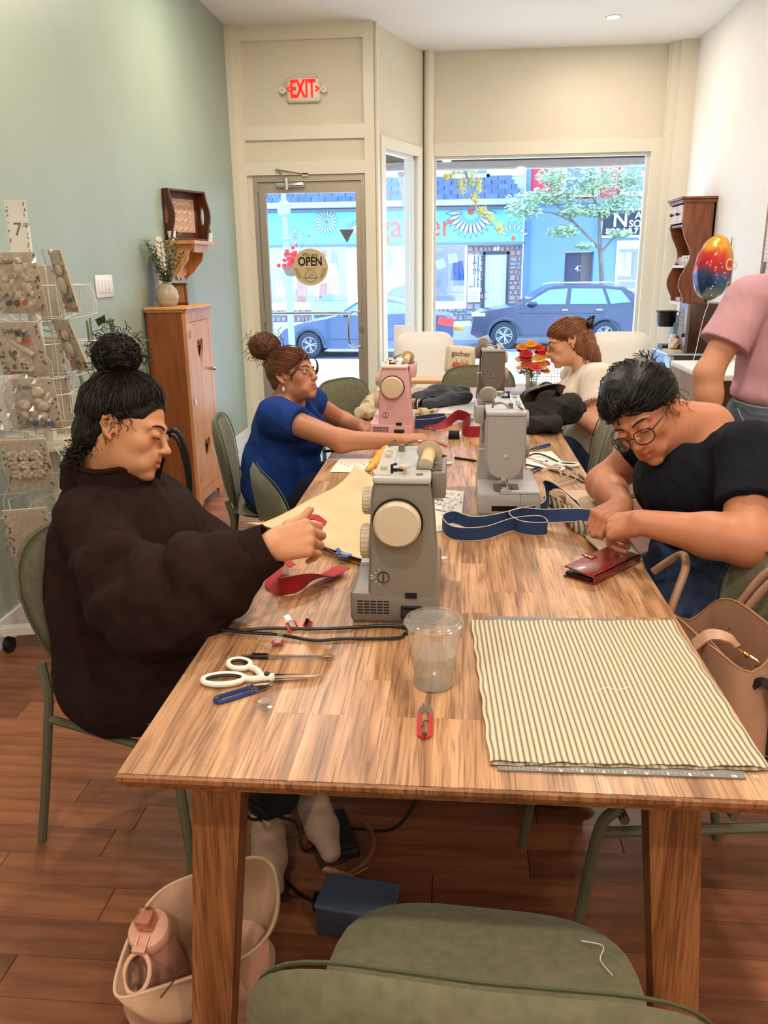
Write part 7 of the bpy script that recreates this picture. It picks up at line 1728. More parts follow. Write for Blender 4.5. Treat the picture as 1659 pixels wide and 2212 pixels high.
# ------------------------------------------------------------------ people
def img(v): return RT*v[0]+UP*v[1]-_fw*v[2]            # direction given as right, up, towards the viewer
def head_frame(f, u, ear, side, sc=1.):
    """f, u: face and crown directions; ear: world point of the visible ear; side +1 right ear"""
    f = img(f).normalized(); u = img(u); u = (u-f*u.dot(f)).normalized(); r = f.cross(u)
    o = V(ear)-(r*.077*side-f*.005-u*.01)*sc
    m = M((r*sc, f*sc, u*sc)).transposed().to_4x4(); m.translation = o; return m
def face(s, T, sc=1., lids=(True, True), fem=1., smile=0.):
    """adult head around the eye line; local x right, y forward, z up"""
    q = s; q.M = T; sc = 1.
    E = lambda c, r, k=.02, op='u', rot=None: q.ell(c, [v*sc for v in r], k, op, rot)
    E((0, -.014, .032), (.073, .096, .082), .02); E((0, -.045, -.005), (.064, .062, .07), .03); E((0, .022, -.028), (.057, .064, .080), .03)
    E((0, .036, -.076), (.042, .046, .034), .03); E((0, .076, -.102), (.019, .016, .014), .022)
    for x in (-1, 1):
        E((x*.037, .054, -.028), (.020, .022, .020), .02)
        q.cap((x*.012, .086, .018), (x*.045, .070, .016), .008*sc, .006*sc, .016)
        q.ell((x*.031, .098, -.001), [v*sc for v in (.017, .012, .010)], .010, 's')
        q.cap((x*.012, .080, -.05), (x*.028, .072, -.078), .010*sc, .009*sc, .02)
    E((0, .062, -.062), (.030, .032, .026), .02)
    q.cap((0, .086, .008), (0, .108, -.030), .0065*sc, .0085*sc, .010); q.ell((0, .110, -.034), [v*sc for v in (.0105, .0105, .009)], .008)
    for x in (-1, 1): q.ell((x*.0105, .101, -.038), [v*sc for v in (.0075, .009, .007)], .006)
    for x in (-1, 1): q.ell((x*.0065, .1055, -.0445), [v*sc for v in (.0032, .0045, .0028)], .003, 's')
    up_ = .004*smile
    for x in (-1, 1):
        q.cap((0, .0970, -.0620), (x*.025, .081, -.0650+up_), .0048*sc, .0022*sc, .004)
        q.cap((0, .0955, -.0730), (x*.023, .082, -.069+up_), .0062*sc, .0025*sc, .004)
    q.cap((-.02, .096, -.0672), (.02, .096, -.0672), .0012*sc, .0012*sc, .003, 's')
    if smile: q.cap((-.017, .098, -.0675), (.017, .098, -.0675), .0028*sc, .0028*sc, .002, 's')
    for i, x in enumerate((-1, 1)):
        if lids[i]: q.ell((x*.031, .0845, -.001), [v*sc for v in (.0150, .0115, .0105)], .005)
        else: q.ell((x*.031, .0830, .0045), [v*sc for v in (.0150, .0112, .006)], .004); q.ell((x*.031, .0825, -.0085), [v*sc for v in (.014, .010, .005)], .004)
        # ear: rim, lobe, hollow
        e = [(x*.073, .008, -.022), (x*.078, .0, .006), (x*.083, -.014, .018), (x*.086, -.027, .012), (x*.084, -.030, -.004), (x*.080, -.020, -.022), (x*.076, -.008, -.034)]
        q.chain(e, [.0035*sc, .004*sc, .0042*sc, .0042*sc, .004*sc, .0045*sc, .0065*sc], .006)
        q.ell((x*.076, -.012, -.004), [v*sc for v in (.0045, .016, .022)], .008); q.ell((x*.083, -.004, -.008), [v*sc for v in (.006, .007, .009)], .005, 's')
    q.M = None
def face_tint(T, lips=(.80, .48, .46), blush=.14, brow=None):
    Ti = np.array(T.inverted(), np.float64)
    def f(v):
        p = v@Ti[:3, :3].T+Ti[:3, 3]; x, y, z = p.T; c = np.ones((len(v), 3))
        m = np.exp(-((x/.021)**4+((z+.067)/.0078)**4))*(y > .07)*(y < .12)
        c *= 1-m[:, None]*(1-np.array(lips))
        b = np.exp(-(((np.abs(x)-.038)/.022)**2+((z+.036)/.022)**2))*(y > .02)*(y < .2)*blush+.12*np.exp(-((np.abs(x)-.08)/.01)**2-((y+.01)/.03)**2-(z/.04)**2)
        c *= 1-b[:, None]*np.array((.1, .7, .6)); return c
    return f
def brow_eyes(T, par, hair, open_=False, iris='3A2418', look=(0, 0), sc=1., lash=True):
    mh = mat('brow_'+hair, hair, rough=.8)
    for x in (-1, 1):
        P = [T @ V(p) for p in ((x*.012, .0955, .0165), (x*.026, .0925, .0215), (x*.040, .083, .020), (x*.049, .073, .014))]
        MB().tube(bez(P, 4), [.0022*sc]*4+[.0026*sc]*5+[.0015*sc]*4, n=6).build('eyebrow', mh, par)
        z0 = -.0085 if not open_ else .0035
        P = [T @ V(p) for p in ((x*.019, .0905, z0+.002), (x*.027, .0955, z0-.001), (x*.036, .0945, z0-.001), (x*.045, .086, z0+.001))]
        if lash: MB().tube(bez(P, 4), .0011*sc, n=5).build('eyelashes', mh, par)
        if open_:
            c = V((x*.031, .0838, -.0015)); r_ = .0112
            e = MB().ball(T @ c, r_*sc, 20).build('eyeball', mat('sclera', 'E8E0D8', rough=.15), par)
            d = V((look[0], 1, look[1])).normalized(); F = T.to_3x3() @ d
            MB().cyl(T @ (c+d*(r_*.86)), T @ (c+d*(r_*1.03)), .0056*sc, .005*sc, n=16).build('iris', mat('iris_'+iris, iris, rough=.1), e)
def skinmat(name, c): return mat(name, c, rough=.46, spec=.4, attr='tint', bump=.12, scale=900)
def hair_shell(T, hairc, par, cuts, adds=(), h=.003, seed=1, amp=.004, sc=1., name='hair', freq=180):
    s = Sdf(); s.M = T
    s.ell((0, -.018, .040), [v*sc for v in (.082, .103, .088)], .02); s.ell((0, -.052, -.002), [v*sc for v in (.074, .068, .078)], .03)
    for a in adds: s.cap(*a) if len(a) >= 4 and not hasattr(a[1], '__len__') is False and len(a[1]) == 3 and not isinstance(a[2], tuple) and hasattr(a[1], '__len__') else s.ell(*a)
    for c, r, k in cuts: s.ell(c, [v*sc for v in r], k, 's')
    s.M = None; s.disp = folds(seed, amp, freq, n=6)
    return s.build(name, hairc, par, h)
def hairmat(name, c, c2): return mat(name, c, c2, rough=.38, scale=18, stretch=(1, 1, 1), bump=.5, bscale=260, spec=.3)
def strands(T, par, m, starts, anchor, n, seed, r=.0011, lift=.004, jit=.008, c0=(0, -.018, .040), rad_=(.088, .1085, .0925), name='hair_strands'):
    """hairs combed over the skull from hairline arcs to an anchor (local coords)"""
    rr = random.Random(seed); mb = MB(); c0 = V(c0)
    def surf(d, l): k = 1/sqrt((d.x/rad_[0])**2+(d.y/rad_[1])**2+(d.z/rad_[2])**2); return c0+d*(k+l)
    for i in range(n):
        t = rr.random()*(len(starts)-1); a = int(t); s0 = V(starts[a]).lerp(V(starts[a+1]), t-a)+V([rr.gauss(0, jit*.6) for _ in range(3)])
        d0 = (s0-c0).normalized(); an = V(anchor)+V([rr.gauss(0, jit) for _ in range(3)]); d1 = (an-c0).normalized(); pts = []; l = rr.uniform(-.002, lift); wv = rr.uniform(0, 6)
        for k in range(9):
            u = k/8; d = d0.lerp(d1, u).normalized(); p = surf(d, (l+.003*sin(3*u+wv))*min(1, u*3+.1)-.004*(1-min(1, u*4))); 
            if u > .75: p = p.lerp(an, (u-.75)*3.2)
            pts.append(T @ (p+V((rr.gauss(0, .0008), rr.gauss(0, .0008), rr.gauss(0, .0008)))))
        mb.tube(pts, [r*.6]+[r*rr.uniform(.8, 1.6)]*7+[r*.7], n=4)
    o = mb.build(name, m, par); o['kind'] = 'stuff'; return o
def curls(par, m, pts, n, seed, R=.006, L=.04, r=.0009, name='loose_curls', down=(0, 0, -1)):
    rr = random.Random(seed); mb = MB()
    for i in range(n):
        p = V(rr.choice(pts))+V([rr.gauss(0, .008) for _ in range(3)]); d = (V(down)+V([rr.gauss(0, .7) for _ in range(3)])).normalized(); u = d.orthogonal().normalized(); w_ = d.cross(u); ph = rr.uniform(0, 6); LL = L*rr.uniform(.4, 1.2); RR = R*rr.uniform(.4, 1.2); tw = rr.uniform(4, 9)
        mb.tube([p+d*LL*k/9+(u*cos(ph+tw*k/9)+w_*sin(ph+tw*k/9))*RR*min(1, k/3) for k in range(10)], r, n=3)
    o = mb.build(name, m, par, smooth=0); o['kind'] = 'stuff'; return o
def bun(par, m, c, r, seed, name='hair_bun', amp=.008, nst=60):
    s = Sdf(); s.ell(c, r, .02); s.disp = folds(seed, amp, 150, n=6); o = s.build(name, m, par, .003)
    rr = random.Random(seed); mb = MB(); c = V(c)
    for i in range(nst):
        ax = V([rr.gauss(0, 1) for _ in range(3)]).normalized(); u = ax.orthogonal().normalized(); w_ = ax.cross(u); q = rr.uniform(.6, 1); a0 = rr.uniform(0, 6); off = ax*sqrt(1-q*q)*rr.choice((-1, 1))
        P = []
        for k in range(10):
            d = (u*cos(a0+k*.28)+w_*sin(a0+k*.28))*q+off; l = 1.03+.03*sin(k*1.3+i); P.append(c+V((d.x*r[0]*l, d.y*r[1]*l, d.z*r[2]*l)))
        mb.tube(P, .0012, n=4)
    q_ = mb.build('bun_strands', m, o); q_['kind'] = 'stuff'; return o
def person(label): return thing('person', label, 'person', (0, 0, 0), 0)
def glasses(T, par, frame_m, w=.022, hgt=.017, y=.112, z=-.004, rnd=1., tilt=0.):
    t = par
    for x in (-1, 1):
        P = [T @ V((x*.033+w*math.copysign(abs(cos(a))**.75, cos(a)), y-.012*abs(cos(a))*(1 if cos(a)*x > 0 else 0), z+hgt*math.copysign(abs(sin(a))**.8, sin(a)))) for a in [2*pi*k/24 for k in range(24)]]
        MB().tube(P, .0016, n=6, closed=True).tube([T @ V(p) for p in ((x*(.033+w), y-.012, z+.006), (x*.076, .06, z+.008), (x*.079, -.01, z+.004), (x*.077, -.025, z-.012))], .0016, n=6).build('rim', frame_m, t)
        c = T @ V((x*.033, y-.003, z)); q = MB(); q.add([c]+P, [(0, k+1, (k+1) % 24+1) for k in range(24)]); q.build('lens', glassmat('lens', (.98, .98, .98), .06), t, smooth=0)
    MB().tube(bez([T @ V((-.012, y, z+.004)), T @ V((0, y+.004, z+.008)), T @ V((.012, y, z+.004))], 4), .0015, n=6).build('bridge', frame_m, t)
m_h1 = hairmat('hair_black_brown', '130D0A', '1F1510'); m_h2 = hairmat('hair_chestnut', '54301F', '7A4C34'); m_h3 = hairmat('hair_copper', '6C3F28', '8C5838'); m_h4 = hairmat('hair_black', '0D0A09', '181310')
def hb_(c, r, h): c = V(c); return (vn(c)-r, vn(c)+r, h)
A_ = lambda px, py, Y: at(px, py, Y=Y)

# ================= 1: dark brown fleece, at the near left
P1 = person('person in a dark brown fleece with a high curly black bun, holding red webbing')
ear = A_(243, 925, 1.755); TH = head_frame((.965, -.23, .06), (.23, .97, 0), ear, 1, .95)
s = Sdf(); face(s, TH, .95, smile=1)
nb = V((-.835, 1.85, .93)); s.cap(TH @ V((0, -.035, -.05)), nb, .050, .062, .03); s.cap(TH @ V((0, -.045, -.02)), nb+V((-.01, 0, .05)), .046, .056, .03)
for yy in (-.10, .10): s.cap(nb, nb+V((0, yy, -.06)), .045, .045, .03)
s.ell((-.83, 1.84, .80), (.11, .15, .12), .05); s.ell((-.82, 1.84, .60), (.14, .18, .16), .08)
shR, elR, wrR = V((-.80, 1.685, .915)), V((-.625, 1.50, .775)), A_(583, 1180, 1.53)
shL, elL, wrL = V((-.79, 1.97, .90)), V((-.655, 2.00, .735)), A_(470, 1188, 1.90)
for a, b, c in ((shR, elR, wrR), (shL, elL, wrL)): s.cap(a, b, .05, .042, .04); s.cap(b, c, .042, .028, .02)
fR = (A_(715, 1150, 1.58)-wrR).normalized()
tR, kR, frR = hand(s, wrR, fR, img((-.05, .35, .94)), -1, [(42, 62, 30), (52, 68, 32), (56, 66, 30), (50, 55, 30)], [(.62, .5, -.35), (.88, .30, -.2), (.80, .55, .1)], 1.0, k=.0035)
fL = (A_(550, 1172, 1.84)-wrL).normalized()
hand(s, wrL, fL, img((0, .9, .3)), 1, [(25, 35, 20), (30, 40, 20), (35, 45, 20), (35, 45, 20)], [(.7, .6, -.2), (.9, .2, -.2), (.95, 0, -.2)], .95)
s.chain([(-.80, 1.76, .53), (-.42, 1.72, .55), (-.45, 1.74, .12)], [.06, .045, .024], .03); s.chain([(-.80, 1.93, .53), (-.40, 1.95, .55), (-.36, 1.85, .12)], [.06, .045, .024], .03)
s.cap((-.45, 1.735, .08), (-.43, 1.64, .04), .024, .018, .02); s.cap((-.36, 1.845, .08), (-.31, 1.75, .04), .024, .018, .02)
hc = TH.translation; sk1 = skinmat('skin_one', 'C98E68')
s.build('body', sk1, P1, boxes=[hb_(hc+V((0, 0, -.01)), .150, .0023), (vn((float(wrR.x)-.02, 1.42, .80)), vn((-.20, 1.70, 1.04)), .0019), (vn((-.60, 1.76, .72)), vn((-.40, 2.02, .90)), .0035)], color=face_tint(TH))
brow_eyes(TH, P1, '24160F')
# finger nail and thumb nail
for k in (4,): p, d = tR[k]; MB().ball(p+d*.006+V((0, 0, .003)), (.010, .004, .0022), 10, frame(d)).build('fingernail', mat('nail', 'F0DCD0', rough=.15), P1)
# fleece
s = Sdf()
s.ell((-.785, 1.82, .48), (.215, .245, .17), .06); s.ell((-.825, 1.83, .68), (.170, .215, .20), .10); s.ell((-.825, 1.84, .84), (.148, .19, .11), .08); s.ell((-.83, 1.84, .92), (.105, .15, .065), .05)
s.ell((-.745, 1.84, .82), (.11, .16, .12), .07); s.ell((-.67, 1.72, .50), (.16, .15, .12), .06)
s.cap(shR+V((-.02, -.01, .0)), elR+V((.0, 0, .0)), .070, .088, .05); s.cap(elR, elR+(wrR-elR)*.66, .100, .078, .04); s.ell(elR+V((.055, -.005, -.02)), (.11, .085, .075), .05)
e2 = elR+(wrR-elR)*.64; s.ell(e2+V((0, 0, .0)), (.075, .06, .068), .03)
s.cap(shL, elL, .062, .072, .05); s.cap(elL, wrL-(wrL-elL)*.12, .075, .042, .04)
# sleeve creases
def cuffring(p, d, R, r_, a0, a1, tl):
    F = frame(d, (0, 0, 1)); P = [p+F.to_3x3() @ V((tl*sin(a), R*cos(a), R*sin(a))) for a in [a0+(a1-a0)*k/9 for k in range(10)]]
    s.chain(P, [r_*.3]+[r_*.8]+[r_]*6+[r_*.7, r_*.3], .035)
ad = (wrR-elR); ud = (elR-shR)
for t_, R, r_, a0, a1, tl in ((.10, .092, .020, -2.2, 1.3, .03), (.26, .090, .019, -1.9, 2.4, -.025), (.42, .082, .018, -2.6, 1.6, .02), (.56, .074, .017, -1.4, 2.6, -.015)): cuffring(elR+ad*t_, ad, R, r_, a0+2.6, a1+2.6, tl)
for t_, R, r_, a0, a1, tl in ((.45, .080, .014, 1.2, 4.2, .05), (.70, .086, .016, 1.6, 4.8, -.05), (.9, .090, .018, 1.9, 4.4, .04)): cuffring(shR+ud*t_, ud, R, r_, a0, a1, tl)
s.half((-.9, 1.84, .33), (.35, 0, -1), .02); s.disp = folds(31, .013, 20, (1, 1, .5), 5)
m_fl = mat('fleece_brown', '2C1B18', '241512', rough=1, spec=.15, scale=30, bump=.5, bscale=600)
s.build('fleece', m_fl, P1, .0055)
# ribbed cuffs
for a, b, r0, r1 in ((elR+(wrR-elR)*.62, wrR+(wrR-elR)*.02, .058, .043), (elL+(wrL-elL)*.82, wrL, .05, .040)):
    d = (b-a).normalized(); F = frame(d, (0, 0, 1)); n_ = 56; mb = MB(); pr = []; L = (b-a).length
    for (t_, r_) in ((0, r0*.9), (.1, r0), (.5, r0*.55+r1*.45), (.95, r1), (1, r1*.985), (.99, r1*.9), (.8, r1*.88)):
        pr.append([a+F.to_3x3() @ V((L*t_, (r_+.0011*(k % 2))*cos(2*pi*k/n_), (r_+.0011*(k % 2))*sin(2*pi*k/n_)*1.12)) for k in range(n_)])
    vs = [p for q_ in pr for p in q_]; fs = [(i*n_+k, i*n_+(k+1) % n_, (i+1)*n_+(k+1) % n_, (i+1)*n_+k) for i in range(len(pr)-1) for k in range(n_)]
    mb.add(vs, fs).build('cuff', m_fl, P1, smooth=20)
# funnel collar, open at the front with a zip
cc = V((-.825, 1.845, .985)); ax = V((.22, .04, .97)).normalized(); F = frame((1, 0, -.26), ax)
def coll(u, v, inn=0.):
    a = .35+(2*pi-.7)*u; R = .104+.004*v-inn; h_ = -.045+.072*v*(.9+.1*cos(a))
    return cc+F.to_3x3() @ V((R*cos(a)*1.10, R*sin(a)*.90, h_+.020*cos(a)+.004*sin(a*5)*v))
MB().grid(lambda u, v: coll(u, v), 48, 8, .009).build('collar', m_fl, P1); MB().tube([coll(k/40, 1, .004) for k in range(41)], .0072, n=8).build('collar_edge', m_fl, P1)
zp = MB(); zp.tube(bez([coll(1, 1), coll(1, .5), coll(1, .0)], 5), .0035, n=6); zq = zp.build('zip', mat('zip_black', '141010', rough=.4), P1)
MB().box(coll(1, 1), (.008, .004, .008)).build('zip_pull', m_chrome, zq)
# trousers, slippers
s = Sdf(); s.ell((-.80, 1.84, .50), (.16, .20, .10), .05); s.chain([(-.78, 1.75, .53), (-.42, 1.72, .57), (-.45, 1.74, .16)], [.098, .08, .072], .04); s.chain([(-.78, 1.93, .53), (-.40, 1.95, .57), (-.36, 1.85, .16)], [.098, .08, .065], .04)
s.half((0, 0, .135), (0, 0, -1), .006); s.disp = folds(5, .008, 40, n=4); s.build('trousers', mat('trousers_black', '120F10', rough=.9), P1, .007)
for c, d, nme in ((V((-.462, 1.715, .0)), V((.28, -1, 0)), 0), (V((-.36, 1.84, .0)), V((.45, -1, 0)), 1)):
    d.normalize(); s = Sdf(); s.chain([c-d*.04+V((0, 0, .045)), c+d*.06+V((0, 0, .04)), c+d*.15+V((0, 0, .028))], [.040, .040, .028], .03); s.cap(c+V((0, 0, .05)), c+V((0, 0, .11)), .038, .04, .03); s.half((0, 0, .012), (0, 0, -1)); s.disp = folds(8, .005, 60, n=4)
    sl = s.build('slipper', mat('slipper_cream', 'C0A492', 'B49884', rough=.8, scale=20), P1, .004)
    MB().tube([c+d*t_+d.orthogonal().normalized()*0+V((0, 0, .006)) for t_ in (-.06, .17)], .001, flat=(.07, .012), up=d.cross(V((0, 0, 1)))).build('sole', mat('sole_brown', '4A3024', rough=.7), sl)
# hair
hs = Sdf(); hs.M = TH
for c, r_ in (((0, -.018, .046), (.084, .104, .087)), ((0, -.058, .0), (.078, .072, .086)), ((0, -.075, -.045), (.056, .05, .045))): hs.ell(c, r_, .03)
for c, r_, k in (((0, .105, -.03), (.095, .068, .105), .012), ((.08, .045, -.03), (.035, .045, .060), .012), ((-.08, .045, -.03), (.035, .045, .06), .012), ((.085, .016, -.05), (.04, .046, .050), .010), ((-.085, .016, -.05), (.04, .046, .05), .010)): hs.ell(c, r_, k, 's')
hs.M = None; hs.disp = folds(17, .006, 130, n=7); hs.build('hair', m_h1, P1, .003)
bc_ = A_(252, 768, 1.86); bun(P1, m_h1, bc_, (.055, .050, .050), 3, nst=120, amp=.012)
hl = [(.0, .070, .082), (.040, .056, .074), (.062, .030, .060), (.074, .010, .034), (.080, -.02, .014), (.077, -.05, -.03), (.06, -.085, -.07), (.03, -.105, -.075), (0, -.108, -.07)]
an = TH.inverted() @ bc_
strands(TH, P1, m_h1, hl, (an.x*.6, an.y*.6, an.z*.78), 760, 4, r=.0011, lift=.009, jit=.012, rad_=(.0885, .109, .0945))
curls(P1, m_h1, [TH @ V(p) for p in hl[3:]]+[TH @ V((.05, -.10, -.09))]*2, 190, 5, R=.006, L=.034); curls(P1, m_h1, [bc_+V((cos(a)*.055, 0, sin(a)*.05)) for a in [k*.5 for k in range(13)]], 150, 6, R=.007, L=.03, down=(0, 0, .2))
curls(P1, m_h1, [TH @ V((.05, -.095, -.095)), TH @ V((.02, -.11, -.09)), TH @ V((.066, -.08, -.075))], 60, 9, R=.009, L=.03, r=.0012)
for c, r_ in (((.083, -.012, -.036), .0055), ((.086, -.020, -.006), .005)):
    MB().lathe([(r_*.8, -.001), (r_*1.05, -.001), (r_*1.05, .001), (r_*.8, .001)], TH @ V(c), 18, TH.to_3x3().to_4x4() @ RY(pi/2) @ RX(.5), close=True).build('earring', m_gold, P1)

# ================= 2: blue top, pointing across the table
P2 = person('seated person in a bright blue top with messy auburn bun, pointing across the table')
ear = A_(611, 815, 3.235); TH = head_frame((.84, .14, .54), (-.12, .99, .02), ear, 1, .93)
s = Sdf(); face(s, TH, .93, (False, False)); hc = TH.translation
nb = V((-.70, 3.33, .915)); s.cap(TH @ V((0, -.025, -.06)), nb, .052, .06, .03)
s.ell((-.71, 3.33, .77), (.10, .15, .12), .05); s.ell((-.72, 3.33, .58), (.11, .14, .13), .08)
shR, elR, wrR = V((-.705, 3.15, .885)), V((-.43, 3.03, .812)), A_(868, 952, 2.99)
shL, elL, wrL = V((-.655, 3.50, .90)), V((-.50, 3.63, .775)), V((-.40, 3.50, .778))
for yy in (shR, shL): s.cap(nb+V((0, 0, -.01)), yy, .05, .045, .04)
s.chain([shR, elR, wrR], [.052, .041, .027], .03); s.chain([shL, elL, wrL], [.048, .038, .027], .03)
fR = V((.99, .05, .06)); tR, kR, frR = hand(s, wrR+V((0, 0, .004)), fR, (-.05, -.15, 1), 1, [(8, 14, 8), (48, 55, 25), (52, 60, 25), (50, 55, 25)], [(.75, .5, -.3), (.9, .2, -.25), (.95, -.1, -.2)], .98, k=.004)
hand(s, wrL, V((.5, -.8, -.05)), (0, 0, 1), -1, [(20, 30, 15)]*4, [(.7, .6, -.2), (.9, .2, -.2), (.9, .1, -.1)], .95)
s.chain([(-.72, 3.26, .52), (-.35, 3.22, .54), (-.36, 3.24, .05)], [.08, .06, .04], .03); s.chain([(-.72, 3.42, .52), (-.35, 3.44, .54), (-.36, 3.44, .05)], [.08, .06, .04], .03)
s.build('body', skinmat('skin_two', 'B87C5C'), P2, boxes=[hb_(hc+V((0, 0, -.01)), .140, .0028), (vn((float(wrR.x)-.02, 2.88, .74)), vn((.0, 3.10, .90)), .0024), (vn((-.50, 3.30, .70)), vn((-.26, 3.60, .86)), .004)], color=face_tint(TH, (.78, .46, .46)))
brow_eyes(TH, P2, '4A3022', True, '3C2A1E', (.15, -.05), sc=.93)
s = Sdf()
s.ell((-.745, 3.33, .55), (.165, .205, .12), .06); s.ell((-.735, 3.33, .67), (.165, .20, .14), .08); s.ell((-.715, 3.33, .82), (.128, .19, .12), .07); s.ell((-.63, 3.31, .79), (.10, .16, .09), .06)
for a in (shR, shL): s.cap(nb+V((0, 0, -.03)), a, .055, .066, .04)
s.cap(shR, shR+(elR-shR)*.36, .078, .074, .04, cut=1); s.cap(shL, shL+(elL-shL)*.34, .072, .068, .04, cut=1)
s.M = None; s.cap(nb+V((.02, 0, .07)), nb+V((.085, 0, -.01)), .070, .056, .012, 's'); s.cap(nb+V((.08, 0, .0)), nb+V((.15, -.02, -.13)), .052, .012, .012, 's')
s.half((0, 0, .475), (0, 0, -1), .01); s.disp = folds(12, .009, 32, (1, 1, 1), 5)
s.build('blue_top', mat('top_royal_blue', '1C3C84', '173270', rough=.9, spec=.2, scale=12, bump=.3, bscale=600), P2, .006)
s = Sdf(); s.ell((-.73, 3.34, .50), (.17, .20, .09), .05); s.chain([(-.72, 3.25, .53), (-.36, 3.22, .56), (-.36, 3.24, .08)], [.10, .078, .06], .04); s.chain([(-.72, 3.43, .53), (-.36, 3.44, .56), (-.36, 3.44, .08)], [.10, .078, .06], .04); s.build('trousers', mat('trousers_navy', '14172A', rough=.9), P2, .008)
for y in (3.24, 3.44): MB().ball((-.31, y, .04), (.12, .045, .04), 14).build('shoe', m_black, P2)
hs = Sdf(); hs.M = TH
for c, r_ in (((0, -.018, .045), (.082, .102, .086)), ((0, -.055, .0), (.074, .066, .078))): hs.ell(c, r_, .03)
for c, r_, k in (((0, .105, -.045), (.072, .062, .10), .012), ((.085, .020, -.05), (.04, .045, .045), .010), ((-.085, .02, -.05), (.04, .045, .045), .010)): hs.ell(c, r_, k, 's')
hs.M = None; hs.disp = folds(19, .008, 130, n=6); hs.build('hair', m_h2, P2, .004)
bc_ = A_(572, 748, 3.38); bun(P2, m_h2, bc_, (.065, .06, .055), 8, nst=120, amp=.016); curls(P2, m_h2, [bc_+V((cos(a)*.06, 0, sin(a)*.055)) for a in [k*.5 for k in range(13)]], 110, 3, R=.007, L=.05, r=.0013, down=(-.3, 0, -.3))
hl = [(.0, .088, .060), (.045, .072, .052), (.068, .045, .03), (.077, .015, .012), (.08, -.02, .0), (.07, -.06, -.05), (.03, -.10, -.07)]
strands(TH, P2, m_h2, hl, (.02, -.12, .08), 480, 8, r=.0013, lift=.006, jit=.012)
for sx, w_ in ((1, 1), (-1, 1)):
    mb = MB(); r = random.Random(sx+4)
    for k in range(18):
        o_ = r.uniform(-.010, .010); mb.tube(bez([TH @ V(p) for p in ((.01*sx+o_, .09, .072), (sx*.05+o_, .095+o_, .045), (sx*.073, .068+o_, .005), (sx*.080+o_, .035, -.01-r.random()*.03))], 4), .0009, n=4)
    mb.build('side_fringe', m_h2, P2)['kind'] = 'stuff'
MB().tube([TH @ V((.078, -.010, -.045)), TH @ V((.079, -.010, -.056))], .0012, n=5).ball(TH @ V((.080, -.010, -.063)), (.006, .006, .010), 10).build('earring', mat('pearl', 'D8D0C8', rough=.2), P2)
p, d = kR[2], fR; MB().lathe([(.0092, -.0018), (.0108, -.0018), (.0108, .0018), (.0092, .0018)], kR[2]+(tR[2][0]-kR[2])*.0+(frR[0]*.020-frR[2]*.018), 18, frame(frR[0]*.7-frR[2]*.7) @ RY(pi/2), close=True).build('ring', m_chrome, P2)

# ================= 3: white blouse with copper hair
P3 = person('seated person in a white blouse, copper hair held by a black clip, beside the flowers')
ear = A_(1233, 737, 4.10); TH = head_frame((-.95, -.28, -.04), (-.26, .96, .02), ear, -1, .97); hc = TH.translation
s = Sdf(); face(s, TH, 1.0); nb = V((.655, 4.14, .955)); s.cap(TH @ V((0, -.03, -.06)), nb, .050, .06, .03)
shL, elL, wrL = V((.685, 3.95, .91)), V((.66, 3.80, .735)), V((.49, 3.93, .80)); shR, elR, wrR = V((.66, 4.32, .92)), V((.56, 4.36, .80)), A_(1188, 850, 4.2)
s.ell((.67, 4.13, .79), (.10, .15, .12), .05); s.ell((.68, 4.12, .58), (.11, .14, .13), .08)
for a in (shL, shR): s.cap(nb+V((0, 0, -.01)), a, .05, .045, .04)
s.chain([shL, elL, wrL], [.054, .048, .03], .03); s.chain([shR, elR, wrR], [.05, .042, .028], .03)
hand(s, wrR, V((-.95, -.15, -.12)), (-.1, -.2, 1), -1, [(35, 45, 25), (42, 50, 25), (48, 55, 25), (50, 55, 25)], [(.7, .5, -.4), (.9, .15, -.3), (.95, 0, -.2)], .95)
hand(s, wrL, V((-.8, .5, .0)), (0, 0, 1), 1, [(25, 40, 25)]*4, [(.7, .5, -.4), (.9, .15, -.3), (.95, 0, -.2)], .95)
s.chain([(.70, 4.03, .52), (.33, 4.0, .54), (.34, 4.0, .05)], [.08, .06, .04], .03); s.chain([(.70, 4.2, .52), (.33, 4.22, .54), (.34, 4.22, .05)], [.08, .06, .04], .03)
s.build('body', skinmat('skin_three', 'D79C7C'), P3, boxes=[hb_(hc+V((0, 0, -.01)), .140, .0035), (vn((.28, 3.78, .72)), vn((.52, 4.30, .90)), .0035)], color=face_tint(TH))
brow_eyes(TH, P3, '7A4A30')
s = Sdf(); s.ell((.70, 4.12, .58), (.155, .20, .15), .06); s.ell((.70, 4.12, .74), (.15, .19, .15), .08); s.ell((.68, 4.13, .87), (.125, .19, .11), .06); s.ell((.60, 4.12, .82), (.09, .15, .08), .06)
for a in (shL, shR): s.cap(nb+V((0, 0, -.02)), a, .055, .075, .04)
s.cap(shL, shL+(elL-shL)*.62, .092, .088, .04, cut=1); s.cap(shR, shR+(elR-shR)*.6, .088, .08, .04, cut=1); s.cap(nb+V((-.01, 0, .06)), nb+V((-.09, -.01, -.03)), .062, .035, .012, 's')
s.half((0, 0, .50), (0, 0, -1), .01); s.disp = folds(44, .010, 34, (1, 1, .6), 5); bl_ = s.build('blouse', mat('blouse_white', 'DED2C2', 'D6C8B6', rough=.85, scale=40, bump=.4, bscale=300), P3, .0065)
q = MB(); r = random.Random(2)
for k in range(60): a = r.uniform(0, 1); b_ = r.uniform(-.9, 1.3); p = shL+(elL-shL)*a*.55; q.ball(p+V((-.35*sin(b_), -1, .35*cos(b_)*.9+.1)).normalized()*.0905, .0028, 6)
o = q.build('eyelet_holes', mat('eyelet', '9A8474', rough=.9), P3); o['kind'] = 'stuff'
q = MB(); e_ = shL+(elL-shL)*.62; F = frame(elL-shL)
